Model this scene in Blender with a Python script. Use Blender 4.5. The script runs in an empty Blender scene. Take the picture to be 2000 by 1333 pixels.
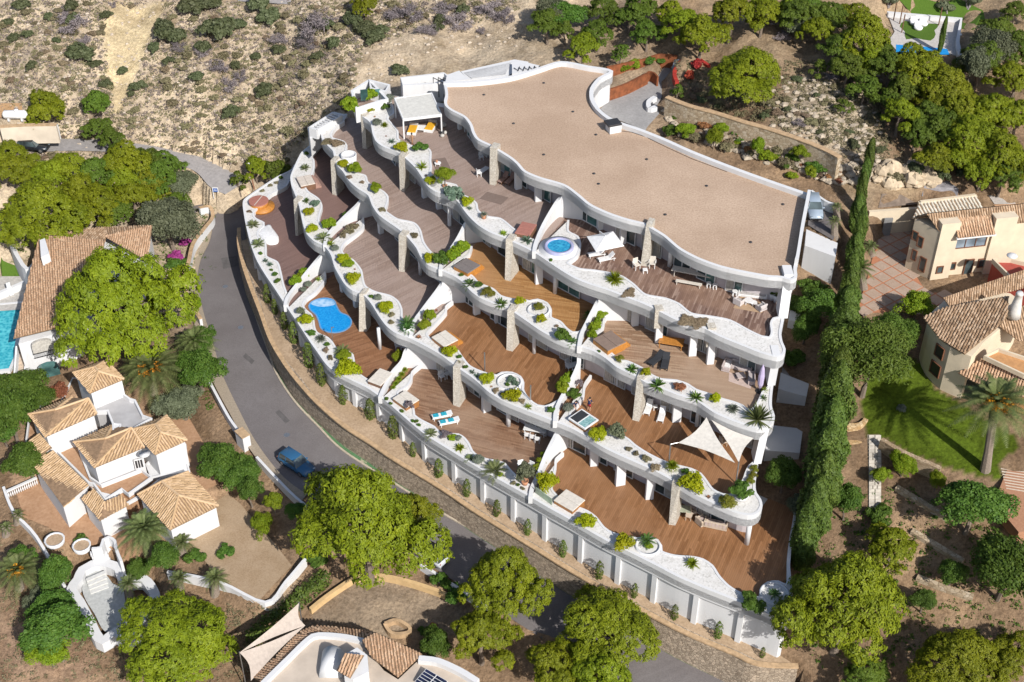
import bpy, bmesh, math, random
import numpy as np
from mathutils import Vector, Matrix
from mathutils.geometry import delaunay_2d_cdt
random.seed(7); rng = np.random.default_rng(7)
scene = bpy.context.scene
COL = scene.collection
# ---------------------------------------------------------------- camera
F_PX = 2667.0; TILT = math.radians(38.7); CAM_Z = 106.0
cam_d = bpy.data.cameras.new('camera'); cam = bpy.data.objects.new('camera', cam_d); COL.objects.link(cam)
cam.location = (0, 0, CAM_Z); cam.rotation_euler = (math.pi/2 - TILT, 0, 0)
cam_d.sensor_fit = 'HORIZONTAL'; cam_d.sensor_width = 36.0; cam_d.lens = 36.0*F_PX/2000.0
cam_d.clip_start = 1.0; cam_d.clip_end = 3000.0
scene.camera = cam
# ---------------------------------------------------------------- sky, sun, exposure
SUN_AZ = math.radians(149.0); SUN_EL = math.radians(37.5)
world = bpy.data.worlds.new('World'); scene.world = world; world.use_nodes = True
wn = world.node_tree; wn.nodes.clear()
sky = wn.nodes.new('ShaderNodeTexSky'); sky.sky_type = 'NISHITA'; sky.sun_disc = False
sky.sun_elevation = SUN_EL; sky.sun_rotation = SUN_AZ; sky.air_density = 1.0; sky.dust_density = 1.5
bg = wn.nodes.new('ShaderNodeBackground'); bg.inputs['Strength'].default_value = 0.098
wo = wn.nodes.new('ShaderNodeOutputWorld')
wn.links.new(sky.outputs[0], bg.inputs[0]); wn.links.new(bg.outputs[0], wo.inputs[0])
sd = bpy.data.lights.new('sun', 'SUN'); sd.energy = 4.6; sd.angle = math.radians(0.5); sd.color = (1.0, 0.955, 0.895)
sun = bpy.data.objects.new('sun', sd); COL.objects.link(sun); sun.location = (40, -40, 150)
to_sun = Vector((math.sin(SUN_AZ)*math.cos(SUN_EL), math.cos(SUN_AZ)*math.cos(SUN_EL), math.sin(SUN_EL)))
sun.rotation_euler = to_sun.to_track_quat('Z', 'Y').to_euler()
vs = scene.view_settings; vs.view_transform = 'Standard'; vs.look = 'None'; vs.gamma = 1.0; vs.use_curve_mapping = False
vs.exposure = 0.36
# ---------------------------------------------------------------- pixel -> place
_f = np.array([0, math.cos(TILT), -math.sin(TILT)]); _u = np.array([0, math.sin(TILT), math.cos(TILT)])
def ray(x, y): return _f + np.array([(x-1000)/F_PX, 0, 0]) + _u*(666.5-y)/F_PX
def P(x, y, z):
    d = ray(x, y); t = (z-CAM_Z)/d[2]
    return Vector((d[0]*t, d[1]*t, z))
def PX(p):
    v = np.array([p[0], p[1], p[2]-CAM_Z]); k = v@_f
    return 1000+F_PX*v[0]/k, 666.5-F_PX*(v@_u)/k
def PZ(pts, z): return [P(a, b, z) for a, b in pts]
def zoom(ox, oy, k, pts): return [(ox+a/k, oy+b/k) for a, b in pts]
def pxm(p):            # pixels of the photograph per metre at p
    return F_PX/((np.array([p[0], p[1], p[2]-CAM_Z]))@_f)
# ---------------------------------------------------------------- object helpers
def tag(o, label=None, cat=None, group=None, kind=None):
    if label: o['label'] = label
    if cat: o['category'] = cat
    if group: o['group'] = group
    if kind: o['kind'] = kind
    return o
REG = {}
def reg(o, phrase, px, cat, group=None):
    """phrase holds {n} where an ordinal goes when several things share it"""
    o['category'] = cat
    if group: o['group'] = group
    REG.setdefault(phrase, []).append((px, o))
    return o
def empty(name, loc=(0, 0, 0), rz=0.0, scale=1.0):
    o = bpy.data.objects.new(name, None); COL.objects.link(o)
    o.location = loc; o.rotation_euler = (0, 0, rz); o.empty_display_size = 0.3
    o.scale = (scale,)*3 if not hasattr(scale, '__len__') else scale
    return o
def link(name, me, parent=None):
    o = bpy.data.objects.new(name, me); COL.objects.link(o)
    if parent is not None: o.parent = parent
    return o
def copy_tree(o, parent=None):
    c = o.copy(); COL.objects.link(c)
    if parent is not None: c.parent = parent
    for ch in o.children: copy_tree(ch, c)
    return c
def tomesh(name, verts, faces, mat=None, smooth=False):
    me = bpy.data.meshes.new(name); me.from_pydata([tuple(v) for v in verts], [], faces)
    if mat: me.materials.append(mat)
    if smooth: me.polygons.foreach_set('use_smooth', [True]*len(me.polygons))
    me.update(); return me
class MB:
    """collects shapes; build() links them as ONE mesh object"""
    def __init__(s): s.v = []; s.f = []
    def add(s, vs, fs):
        n = len(s.v); s.v += [tuple(v) for v in vs]; s.f += [tuple(i+n for i in f) for f in fs]; return s
    def box(s, c, size, rz=0.0, bev=0.0):
        x, y, z = (a/2 for a in size); ca, sa = math.cos(rz), math.sin(rz)
        if bev <= 0:
            pts = [(-x,-y,-z),(x,-y,-z),(x,y,-z),(-x,y,-z),(-x,-y,z),(x,-y,z),(x,y,z),(-x,y,z)]
            fs = [(3,2,1,0),(4,5,6,7),(0,1,5,4),(1,2,6,5),(2,3,7,6),(3,0,4,7)]
        else:
            b = bev; pts = []
            for zz, xx, yy in ((-z, x-b, y-b), (-z+b, x, y), (z-b, x, y), (z, x-b, y-b)):
                q = b*0.6
                pts += [(-xx+q,-yy,zz),(xx-q,-yy,zz),(xx,-yy+q,zz),(xx,yy-q,zz),(xx-q,yy,zz),(-xx+q,yy,zz),(-xx,yy-q,zz),(-xx,-yy+q,zz)]
            fs = [tuple(range(7,-1,-1)), tuple(range(24,32))]
            for r in range(3):
                for i in range(8): fs.append((r*8+i, r*8+(i+1)%8, (r+1)*8+(i+1)%8, (r+1)*8+i))
        return s.add([(c[0]+a*ca-b_*sa, c[1]+a*sa+b_*ca, c[2]+d) for a, b_, d in pts], fs)
    def prism(s, poly, z0, z1, top=True, bottom=True):
        n = len(poly); g0 = (lambda i: z0) if not hasattr(z0, '__len__') else (lambda i: z0[i])
        g1 = (lambda i: z1) if not hasattr(z1, '__len__') else (lambda i: z1[i])
        a = sum(poly[i][0]*poly[(i+1)%n][1]-poly[(i+1)%n][0]*poly[i][1] for i in range(n))
        idx = list(range(n)) if a > 0 else list(range(n-1, -1, -1))
        vs = [(poly[i][0], poly[i][1], g0(i)) for i in idx]+[(poly[i][0], poly[i][1], g1(i)) for i in idx]
        fs = [(i, (i+1)%n, n+(i+1)%n, n+i) for i in range(n)]
        if top: fs.append(tuple(range(n, 2*n)))
        if bottom: fs.append(tuple(range(n-1, -1, -1)))
        return s.add(vs, fs)
    def sheet(s, poly, z=None):
        n = len(poly); a = sum(poly[i][0]*poly[(i+1)%n][1]-poly[(i+1)%n][0]*poly[i][1] for i in range(n))
        pp = list(poly) if a > 0 else list(reversed(poly))
        if n > 12 and z is not None:
            vo, eo, fo, _, _, _ = delaunay_2d_cdt([Vector((p[0], p[1])) for p in pp], [], [list(range(n))], 2, 1e-4)
            up = []
            for f in fo:
                q = [vo[i] for i in f]; up.append(tuple(f) if (q[1]-q[0]).cross(q[2]-q[0]) > 0 else tuple(reversed(f)))
            return s.add([(p.x, p.y, z) for p in vo], up)
        return s.add([(p[0], p[1], p[2] if z is None else z) for p in pp], [tuple(range(n))])
    def wall(s, path, z0, z1, t, side=0.0, closed=False):
        """upright ribbon of thickness t along a plan path; side -1..1 shifts it across"""
        n = len(path); L = []; R = []
        for i in range(n):
            a = Vector(path[(i-1) % n if closed else max(i-1, 0)][:2]); b = Vector(path[(i+1) % n if closed else min(i+1, n-1)][:2])
            d = (b-a); d = d.normalized() if d.length > 1e-6 else Vector((1, 0)); nn = Vector((-d.y, d.x))
            p = Vector(path[i][:2]); L.append(p+nn*t*(0.5+side*0.5)); R.append(p-nn*t*(0.5-side*0.5))
        h0 = (lambda i: z0[i]) if hasattr(z0, '__len__') else (lambda i: z0)
        h1 = (lambda i: z1[i]) if hasattr(z1, '__len__') else (lambda i: z1)
        vs = []
        for i in range(n): vs += [(L[i].x, L[i].y, h0(i)), (L[i].x, L[i].y, h1(i)), (R[i].x, R[i].y, h1(i)), (R[i].x, R[i].y, h0(i))]
        fs = []
        for i in range(n if closed else n-1):
            a, b = 4*i, 4*((i+1) % n)
            for k in range(4): fs.append((a+k, a+(k+1) % 4, b+(k+1) % 4, b+k))
        if not closed: fs += [(3, 2, 1, 0), (4*n-4, 4*n-3, 4*n-2, 4*n-1)]
        return s.add(vs, fs)
    def tube(s, pts, r, seg=6, cap=True):
        pts = [Vector(p) for p in pts]; n = len(pts); vs = []; fs = []
        for i in range(n):
            d = pts[min(i+1, n-1)]-pts[max(i-1, 0)]; d = d.normalized() if d.length > 1e-6 else Vector((0, 0, 1))
            a = d.cross(Vector((0, 0, 1))); a = a.normalized() if a.length > 1e-3 else Vector((1, 0, 0)); b = d.cross(a)
            rr = r[i] if hasattr(r, '__len__') else r
            for k in range(seg):
                t = 2*math.pi*k/seg; vs.append(pts[i]+a*math.cos(t)*rr+b*math.sin(t)*rr)
        for i in range(n-1):
            for k in range(seg): fs.append((i*seg+k, (i+1)*seg+k, (i+1)*seg+(k+1) % seg, i*seg+(k+1) % seg))
        if cap: fs += [tuple(range(seg)), tuple(range(n*seg-1, (n-1)*seg-1, -1))]
        return s.add(vs, fs)
    def lathe(s, prof, c=(0, 0, 0), seg=16, sx=1.0, sy=1.0, cap=True):
        vs = []; fs = []; n = len(prof)
        for r, z in prof:
            for k in range(seg):
                t = 2*math.pi*k/seg; vs.append((c[0]+r*sx*math.cos(t), c[1]+r*sy*math.sin(t), c[2]+z))
        for i in range(n-1):
            for k in range(seg): fs.append((i*seg+k, i*seg+(k+1) % seg, (i+1)*seg+(k+1) % seg, (i+1)*seg+k))
        if cap: fs += [tuple(range(seg-1, -1, -1)), tuple(range((n-1)*seg, n*seg))]
        return s.add(vs, fs)
    def blob(s, c, r, seg=8, rings=5, jit=0.0):
        vs = []; fs = []
        rx, ry, rz = r if hasattr(r, '__len__') else (r, r, r)
        for i in range(rings+1):
            ph = math.pi*i/rings
            for k in range(seg):
                t = 2*math.pi*k/seg; j = 1+random.uniform(-jit, jit)
                vs.append((c[0]+rx*math.sin(ph)*math.cos(t)*j, c[1]+ry*math.sin(ph)*math.sin(t)*j, c[2]+rz*math.cos(ph)*j))
        for i in range(rings):
            for k in range(seg): fs.append((i*seg+k, (i+1)*seg+k, (i+1)*seg+(k+1) % seg, i*seg+(k+1) % seg))
        return s.add(vs, fs)
    def mesh(s, name, mat, origin=(0, 0, 0), smooth=False):
        ox, oy, oz = origin
        return tomesh(name, [(a-ox, b-oy, c-oz) for a, b, c in s.v], s.f, mat, smooth)
    def build(s, name, mat, parent=None, smooth=False, world=True):
        """world=True: the collected points are world points; the parent's place is taken off"""
        o = parent.matrix_basis.translation if (parent is not None and world) else (0, 0, 0)
        if parent is not None and world and parent.parent is not None: o = o+parent.parent.matrix_basis.translation
        return link(name, s.mesh(name, mat, o, smooth), parent)
# ---------------------------------------------------------------- curves in plan
def smooth_path(pts, step=0.5, closed=False):
    p = [Vector((q[0], q[1])) for q in pts]; n = len(p); out = []
    rngi = range(n) if closed else range(n-1)
    for i in rngi:
        g = lambda k: p[k % n] if closed else p[min(max(k, 0), n-1)]
        p0, p1, p2, p3 = g(i-1), g(i), g(i+1), g(i+2)
        m = max(1, int((p2-p1).length/step))
        # centripetal-ish tangents keep the curve from overshooting short spans
        L = (p2-p1).length
        t1 = (p2-p0); t1 = t1.normalized()*L if t1.length > 1e-6 else t1
        t2 = (p3-p1); t2 = t2.normalized()*L if t2.length > 1e-6 else t2
        for k in range(m):
            t = k/m; a = 2*t**3-3*t*t+1; b = t**3-2*t*t+t; c = -2*t**3+3*t*t; d = t**3-t*t
            out.append(p1*a+t1*b*0.8+p2*c+t2*d*0.8)
    if not closed: out.append(p[-1])
    return out
def even(path, step):
    out = [path[0]]; acc = 0.0
    for a, b in zip(path[:-1], path[1:]):
        L = (b-a).length
        while acc+L >= step and L > 1e-9:
            t = (step-acc)/L; a = a+(b-a)*t; out.append(a.copy()); L = (b-a).length; acc = 0.0
        acc += L
    if (out[-1]-path[-1]).length > step*0.3: out.append(path[-1])
    return out
def offset(path, d):
    out = []; n = len(path)
    for i in range(n):
        t = path[min(i+1, n-1)]-path[max(i-1, 0)]; t = t.normalized() if t.length > 1e-9 else Vector((1, 0))
        out.append(path[i]+Vector((-t.y, t.x))*d)
    return out
def nearest(path, q):
    q = Vector(q[:2]); return min(range(len(path)), key=lambda i: (path[i]-q).length_squared)
def gauss(path, w):
    a = np.array([[p.x, p.y] for p in path]); n = len(a); out = []
    k = np.arange(-3*w, 3*w+1); g = np.exp(-k*k/(2.0*w*w)); g /= g.sum()
    for i in range(n):
        m = min(i, n-1-i, 3*w); kk = np.arange(-m, m+1); gg = np.exp(-kk*kk/(2.0*w*w)); gg /= gg.sum()
        out.append(Vector((gg@a[i-m:i+m+1, 0], gg@a[i-m:i+m+1, 1])))
    return out
def inside(poly, xs, ys):
    px = np.array([p[0] for p in poly]); py = np.array([p[1] for p in poly]); n = len(px)
    r = np.zeros(xs.shape, bool); j = n-1
    for i in range(n):
        c = ((py[i] > ys) != (py[j] > ys)) & (xs < (px[j]-px[i])*(ys-py[i])/(py[j]-py[i]+1e-12)+px[i]); r ^= c; j = i
    return r
# ---------------------------------------------------------------- materials
MATS = {}
def _nodes(name):
    m = bpy.data.materials.new(name); m.use_nodes = True; nt = m.node_tree; nt.nodes.clear()
    out = nt.nodes.new('ShaderNodeOutputMaterial'); b = nt.nodes.new('ShaderNodeBsdfPrincipled')
    nt.links.new(b.outputs[0], out.inputs[0]); MATS[name] = m
    return m, nt, b, out
def _ramp(nt, fac, stops):
    r = nt.nodes.new('ShaderNodeValToRGB'); e = r.color_ramp.elements
    e[0].position = stops[0][0]; e[0].color = (*stops[0][1], 1); e[1].position = stops[-1][0]; e[1].color = (*stops[-1][1], 1)
    for p, c in stops[1:-1]:
        k = e.new(p); k.color = (*c, 1)
    nt.links.new(fac, r.inputs[0]); return r
def _pos(nt, world=True, scale=(1, 1, 1), rz=0.0):
    if world: g = nt.nodes.new('ShaderNodeNewGeometry'); o = g.outputs['Position']
    else: g = nt.nodes.new('ShaderNodeTexCoord'); o = g.outputs['Object']
    mp = nt.nodes.new('ShaderNodeMapping'); mp.inputs['Scale'].default_value = scale; mp.inputs['Rotation'].default_value = (0, 0, rz)
    nt.links.new(o, mp.inputs[0]); return mp.outputs[0]
def _noise(nt, vec, scale, detail=4, rough=0.6):
    n = nt.nodes.new('ShaderNodeTexNoise'); n.inputs['Scale'].default_value = scale; n.inputs['Detail'].default_value = detail
    n.inputs['Roughness'].default_value = rough; nt.links.new(vec, n.inputs['Vector']); return n
def _bump(nt, b, h, strength, dist):
    k = nt.nodes.new('ShaderNodeBump'); k.inputs['Strength'].default_value = strength; k.inputs['Distance'].default_value = dist
    nt.links.new(h, k.inputs['Height']); nt.links.new(k.outputs[0], b.inputs['Normal']); return k
def _mix(nt, fac, a, b, mode='MIX'):
    m = nt.nodes.new('ShaderNodeMix'); m.data_type = 'RGBA'; m.blend_type = mode
    for sock, val in ((m.inputs[0], fac), (m.inputs[6], a), (m.inputs[7], b)):
        if hasattr(val, 'is_output'): nt.links.new(val, sock)
        elif hasattr(val, '__len__'): sock.default_value = (*val, 1)
        else: sock.default_value = val
    return m.outputs[2]
def _math(nt, op, a, b=None):
    m = nt.nodes.new('ShaderNodeMath'); m.operation = op
    for i, v in ((0, a), (1, b)):
        if v is None: continue
        if hasattr(v, 'is_output'): nt.links.new(v, m.inputs[i])
        else: m.inputs[i].default_value = v
    return m.outputs[0]
def plain(name, c, rough=0.6, metal=0.0, var=0.12, scale=3.0, bump=0.0, world=False, spec=0.4, bscale=None):
    m, nt, b, out = _nodes(name); v = _pos(nt, world)
    n = _noise(nt, v, scale); lo = tuple(x*(1-var) for x in c); hi = tuple(min(1, x*(1+var)) for x in c)
    r = _ramp(nt, n.outputs[0], [(0.3, lo), (0.7, hi)]); nt.links.new(r.outputs[0], b.inputs['Base Color'])
    b.inputs['Roughness'].default_value = rough; b.inputs['Metallic'].default_value = metal; b.inputs['Specular IOR Level'].default_value = spec
    if bump: _bump(nt, b, _noise(nt, v, bscale or scale*8, 3).outputs[0], bump, 0.02)
    return m
def speck(name, stops, scale, rough=0.9, big=None, bigscale=0.15, bump=0.3, bdist=0.03, world=True, detail=6, vor=None):
    """granular ground: fine noise through a ramp, tinted by slow patches"""
    m, nt, b, out = _nodes(name); v = _pos(nt, world)
    if vor:
        t = nt.nodes.new('ShaderNodeTexVoronoi'); t.inputs['Scale'].default_value = vor; nt.links.new(v, t.inputs['Vector'])
        fac = _mix(nt, 0.35, t.outputs['Color'], _noise(nt, v, scale, detail).outputs['Color'])
        bw = nt.nodes.new('ShaderNodeRGBToBW'); nt.links.new(fac, bw.inputs[0]); f = bw.outputs[0]; h = t.outputs['Distance']
    else:
        f = _noise(nt, v, scale, detail, 0.7).outputs[0]; h = f
    col = _ramp(nt, f, stops).outputs[0]
    if big:
        g = _ramp(nt, _noise(nt, v, bigscale, 5, 0.65).outputs[0], [(0.38, (0, 0, 0)), (0.62, (1, 1, 1))]).outputs[0]
        bw = nt.nodes.new('ShaderNodeRGBToBW'); nt.links.new(g, bw.inputs[0]); col = _mix(nt, bw.outputs[0], col, _mix(nt, 0.8, col, big, 'MULTIPLY'))
    nt.links.new(col, b.inputs['Base Color']); b.inputs['Roughness'].default_value = rough; b.inputs['Specular IOR Level'].default_value = 0.2
    if bump: _bump(nt, b, h, bump, bdist)
    return m
def planks(name, cols, width, rz, length=3.0, weather=None, wscale=0.12, rough=0.55):
    """boards: tone by board, butt joints, slow weathering"""
    m, nt, b, out = _nodes(name); v = _pos(nt, True, (1, 1, 1), rz)
    sx = nt.nodes.new('ShaderNodeSeparateXYZ'); nt.links.new(v, sx.inputs[0])
    u = _math(nt, 'DIVIDE', sx.outputs[0], width); row = _math(nt, 'FLOOR', u); fr = _math(nt, 'FRACT', u)
    wn1 = nt.nodes.new('ShaderNodeTexWhiteNoise'); wn1.noise_dimensions = '1D'; nt.links.new(row, wn1.inputs['W'])
    w = _math(nt, 'ADD', _math(nt, 'DIVIDE', sx.outputs[1], length), _math(nt, 'MULTIPLY', wn1.outputs[0], 7.0)); seg = _math(nt, 'FLOOR', w)
    cb = nt.nodes.new('ShaderNodeCombineXYZ'); nt.links.new(row, cb.inputs[0]); nt.links.new(seg, cb.inputs[1])
    wn2 = nt.nodes.new('ShaderNodeTexWhiteNoise'); wn2.noise_dimensions = '2D'; nt.links.new(cb.outputs[0], wn2.inputs['Vector'])
    n = len(cols); col = _ramp(nt, wn2.outputs[0], [(i/(n-1), c) for i, c in enumerate(cols)]).outputs[0]
    gr = _noise(nt, _pos(nt, True, (1, 0.12, 1), rz), 9.0, 5); col = _mix(nt, 0.55, col, _ramp(nt, gr.outputs[0], [(0.25, (.55, .55, .55)), (0.75, (1.25, 1.25, 1.25))]).outputs[0], 'MULTIPLY')
    if weather:
        g = _ramp(nt, _noise(nt, _pos(nt, True), wscale, 4, 0.6).outputs[0], [(0.42, (0, 0, 0)), (0.62, (1, 1, 1))]).outputs[0]
        bw = nt.nodes.new('ShaderNodeRGBToBW'); nt.links.new(g, bw.inputs[0]); col = _mix(nt, _math(nt, 'MULTIPLY', bw.outputs[0], 0.75), col, weather)
    gap = _math(nt, 'LESS_THAN', fr, 0.07); col = _mix(nt, _math(nt, 'MULTIPLY', gap, 0.6), col, (0.02, 0.012, 0.008))
    nt.links.new(col, b.inputs['Base Color']); b.inputs['Roughness'].default_value = rough; b.inputs['Specular IOR Level'].default_value = 0.3
    _bump(nt, b, gr.outputs[0], 0.2, 0.01); return m
def leaf(name, dark, mid, light, trans=0.3, rough=0.6, scale=0.8):
    m = bpy.data.materials.new(name); m.use_nodes = True; nt = m.node_tree; nt.nodes.clear(); MATS[name] = m
    out = nt.nodes.new('ShaderNodeOutputMaterial'); b = nt.nodes.new('ShaderNodeBsdfPrincipled'); t = nt.nodes.new('ShaderNodeBsdfTranslucent'); mx = nt.nodes.new('ShaderNodeMixShader')
    g = nt.nodes.new('ShaderNodeNewGeometry'); oi = nt.nodes.new('ShaderNodeObjectInfo')
    n = _noise(nt, g.outputs['Position'], scale, 3)
    f = _math(nt, 'ADD', _math(nt, 'MULTIPLY', g.outputs['Random Per Island'], 0.35), _math(nt, 'MULTIPLY', n.outputs[0], 0.65))
    col = _ramp(nt, f, [(0.15, dark), (0.5, mid), (0.85, light)]).outputs[0]
    hs = nt.nodes.new('ShaderNodeHueSaturation'); nt.links.new(col, hs.inputs['Color'])
    nt.links.new(_math(nt, 'ADD', _math(nt, 'MULTIPLY', oi.outputs['Random'], 0.03), 0.485), hs.inputs['Hue'])
    nt.links.new(_math(nt, 'ADD', _math(nt, 'MULTIPLY', oi.outputs['Random'], 0.35), 0.82), hs.inputs['Value'])
    nt.links.new(hs.outputs[0], b.inputs['Base Color']); nt.links.new(hs.outputs[0], t.inputs['Color'])
    b.inputs['Roughness'].default_value = rough; b.inputs['Specular IOR Level'].default_value = 0.25
    mx.inputs[0].default_value = trans; nt.links.new(b.outputs[0], mx.inputs[1]); nt.links.new(t.outputs[0], mx.inputs[2]); nt.links.new(mx.outputs[0], out.inputs[0])
    return m
def tilemat(name, cols, moss=(0.05, 0.04, 0.03), amount=0.5):
    m, nt, b, out = _nodes(name); g = nt.nodes.new('ShaderNodeNewGeometry'); n = len(cols)
    col = _ramp(nt, g.outputs['Random Per Island'], [(i/(n-1), c) for i, c in enumerate(cols)]).outputs[0]
    nz = _ramp(nt, _noise(nt, g.outputs['Position'], 1.2, 6, 0.75).outputs[0], [(0.48, (0, 0, 0)), (0.68, (1, 1, 1))]).outputs[0]
    bw = nt.nodes.new('ShaderNodeRGBToBW'); nt.links.new(nz, bw.inputs[0])
    col = _mix(nt, _math(nt, 'MULTIPLY', bw.outputs[0], amount), col, moss)
    nt.links.new(col, b.inputs['Base Color']); b.inputs['Roughness'].default_value = 0.85; b.inputs['Specular IOR Level'].default_value = 0.2
    _bump(nt, b, _noise(nt, g.outputs['Position'], 14.0, 3).outputs[0], 0.3, 0.02); return m
def stonewall(name, cols, scale, mortar, world=True, rough=0.9, dist=0.05, zs=1.6, edge=0.06):
    m, nt, b, out = _nodes(name); v = _pos(nt, world, (1, 1, zs))
    t = nt.nodes.new('ShaderNodeTexVoronoi'); t.inputs['Scale'].default_value = scale; nt.links.new(v, t.inputs['Vector'])
    e = nt.nodes.new('ShaderNodeTexVoronoi'); e.feature = 'DISTANCE_TO_EDGE'; e.inputs['Scale'].default_value = scale; nt.links.new(v, e.inputs['Vector'])
    bw = nt.nodes.new('ShaderNodeRGBToBW'); nt.links.new(t.outputs['Color'], bw.inputs[0]); n = len(cols)
    col = _ramp(nt, bw.outputs[0], [(0.15+0.7*i/(n-1), c) for i, c in enumerate(cols)]).outputs[0]
    col = _mix(nt, 0.5, col, _ramp(nt, _noise(nt, v, scale*6, 4).outputs[0], [(0.3, (.6, .6, .6)), (0.7, (1.2, 1.2, 1.2))]).outputs[0], 'MULTIPLY')
    er = _ramp(nt, e.outputs['Distance'], [(0.0, (0, 0, 0)), (edge, (1, 1, 1))]).outputs[0]
    b2 = nt.nodes.new('ShaderNodeRGBToBW'); nt.links.new(er, b2.inputs[0]); col = _mix(nt, b2.outputs[0], mortar, col)
    nt.links.new(col, b.inputs['Base Color']); b.inputs['Roughness'].default_value = rough; b.inputs['Specular IOR Level'].default_value = 0.2
    _bump(nt, b, b2.outputs[0], 0.7, dist); return m
def watermat(name, deep, shallow, rough=0.04, scale=2.2):
    m, nt, b, out = _nodes(name); v = _pos(nt, True); n = _noise(nt, v, scale, 3)
    t = nt.nodes.new('ShaderNodeTexVoronoi'); t.feature = 'SMOOTH_F1'; t.inputs['Scale'].default_value = scale*1.3; nt.links.new(v, t.inputs['Vector'])
    col = _ramp(nt, t.outputs['Distance'], [(0.1, deep), (0.75, shallow)]).outputs[0]
    nt.links.new(col, b.inputs['Base Color']); b.inputs['Roughness'].default_value = rough; b.inputs['IOR'].default_value = 1.33
    _bump(nt, b, n.outputs[0], 0.35, 0.08); return m
def glassmat(name, c, rough=0.05):
    m, nt, b, out = _nodes(name); n = _noise(nt, _pos(nt, True), 0.5, 2)
    nt.links.new(_ramp(nt, n.outputs[0], [(0.35, tuple(x*0.5 for x in c)), (0.65, tuple(min(1, x*1.6) for x in c))]).outputs[0], b.inputs['Base Color'])
    b.inputs['Roughness'].default_value = rough; b.inputs['Specular IOR Level'].default_value = 0.8; return m
# shared materials
def whitewash():
    m, nt, b, out = _nodes('white_render'); v = _pos(nt, True)
    st = _noise(nt, _pos(nt, True, (1, 1, 0.18)), 1.3, 6, 0.7); n = _noise(nt, v, 0.25, 4)
    col = _ramp(nt, st.outputs[0], [(0.22, (0.525, 0.525, 0.525)), (0.42, (0.595, 0.60, 0.61)), (0.8, (0.625, 0.63, 0.64))]).outputs[0]
    col = _mix(nt, 0.35, col, _ramp(nt, n.outputs[0], [(0.3, (.93, .925, .91)), (0.7, (1.02, 1.02, 1.02))]).outputs[0], 'MULTIPLY')
    nt.links.new(col, b.inputs['Base Color']); b.inputs['Roughness'].default_value = 0.75; b.inputs['Specular IOR Level'].default_value = 0.25
    _bump(nt, b, _noise(nt, v, 18, 3).outputs[0], 0.12, 0.01); return m
WHITE = whitewash()
WGRAVEL = speck('white_gravel', [(0.15, (0.42, 0.41, 0.39)), (0.4, (0.59, 0.58, 0.56)), (0.75, (0.655, 0.645, 0.63))], 6.0, vor=6.0, bump=0.3, big=(0.92, 0.91, 0.89), bigscale=0.5)
ROOFGRAVEL = speck('roof_gravel', [(0.25, (0.29, 0.20, 0.14)), (0.5, (0.46, 0.34, 0.25)), (0.78, (0.60, 0.465, 0.36))], 5.0, bump=0.5, big=(0.78, 0.75, 0.72), bigscale=0.09, detail=8)
ASPHALT = speck('asphalt', [(0.3, (0.135, 0.123, 0.122)), (0.7, (0.195, 0.18, 0.178))], 8.0, bump=0.2, big=(0.78, 0.76, 0.76), bigscale=0.12, rough=0.85)
STONE = stonewall('pale_stone_cladding', [(0.43, 0.39, 0.33), (0.53, 0.49, 0.42), (0.60, 0.565, 0.50)], 5.2, (0.36, 0.32, 0.27), zs=2.2)
GREYDECK = [planks('weathered_deck_%d' % i, [(0.255, 0.185, 0.15), (0.30, 0.222, 0.185), (0.345, 0.265, 0.225)], 0.2, a, 4.0, (0.33, 0.255, 0.22), 0.10) for i, a in enumerate((0.85, 0.85))]
REDDECK = planks('red_brown_deck', [(0.155, 0.098, 0.085), (0.185, 0.118, 0.102), (0.215, 0.14, 0.122)], 0.2, 0.85, 4.0, (0.20, 0.125, 0.105), 0.1)
BROWNDECK = planks('brown_deck', [(0.16, 0.085, 0.05), (0.225, 0.125, 0.075), (0.30, 0.185, 0.115)], 0.2, 1.92, 2.6, (0.33, 0.225, 0.155), 0.16)
WARMDECK = planks('warm_deck', [(0.20, 0.092, 0.038), (0.255, 0.122, 0.052), (0.315, 0.16, 0.075)], 0.2, 0.42, 3.0, (0.285, 0.15, 0.075), 0.16)
POOLDECK = planks('pool_terrace_deck', [(0.19, 0.088, 0.042), (0.24, 0.115, 0.056), (0.295, 0.15, 0.078)], 0.2, 1.05, 3.0, (0.275, 0.145, 0.08), 0.16)
ORANGEDECK = planks('orange_deck', [(0.28, 0.14, 0.05), (0.345, 0.18, 0.068), (0.41, 0.23, 0.095)], 0.2, 1.8, 3.0, (0.37, 0.21, 0.10), 0.14)
TEAKDECK = planks('teak_deck', [(0.23, 0.14, 0.085), (0.31, 0.20, 0.13), (0.40, 0.285, 0.195)], 0.2, 1.75, 3.0, (0.36, 0.26, 0.185), 0.12)
DARKDECK = planks('dark_striped_deck', [(0.12, 0.07, 0.055), (0.185, 0.115, 0.09), (0.33, 0.24, 0.195)], 0.2, 0.35, 1.8, (0.29, 0.185, 0.13), 0.12)
GLASS = glassmat('window_glass', (0.055, 0.075, 0.08))
TEAL = glassmat('teal_glass', (0.06, 0.13, 0.125))
FRAME = plain('white_frame', (0.62, 0.62, 0.62), 0.4)
MAUVE = plain('mauve_render', (0.46, 0.42, 0.43), 0.8, world=True, scale=0.6)
CURTAIN = plain('curtain_cloth', (0.42, 0.40, 0.36), 0.9, var=0.25, scale=4)
METAL = plain('grey_metal', (0.42, 0.42, 0.42), 0.35, 0.8)
DARK = plain('dark_metal', (0.03, 0.03, 0.032), 0.5)
TERRACOTTA = plain('terracotta', (0.42, 0.20, 0.11), 0.8)
WOOD = plain('oiled_wood', (0.30, 0.135, 0.045), 0.5, var=0.25, scale=5)
WOODD = plain('dark_wood', (0.16, 0.085, 0.05), 0.6, var=0.25, scale=5)
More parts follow.
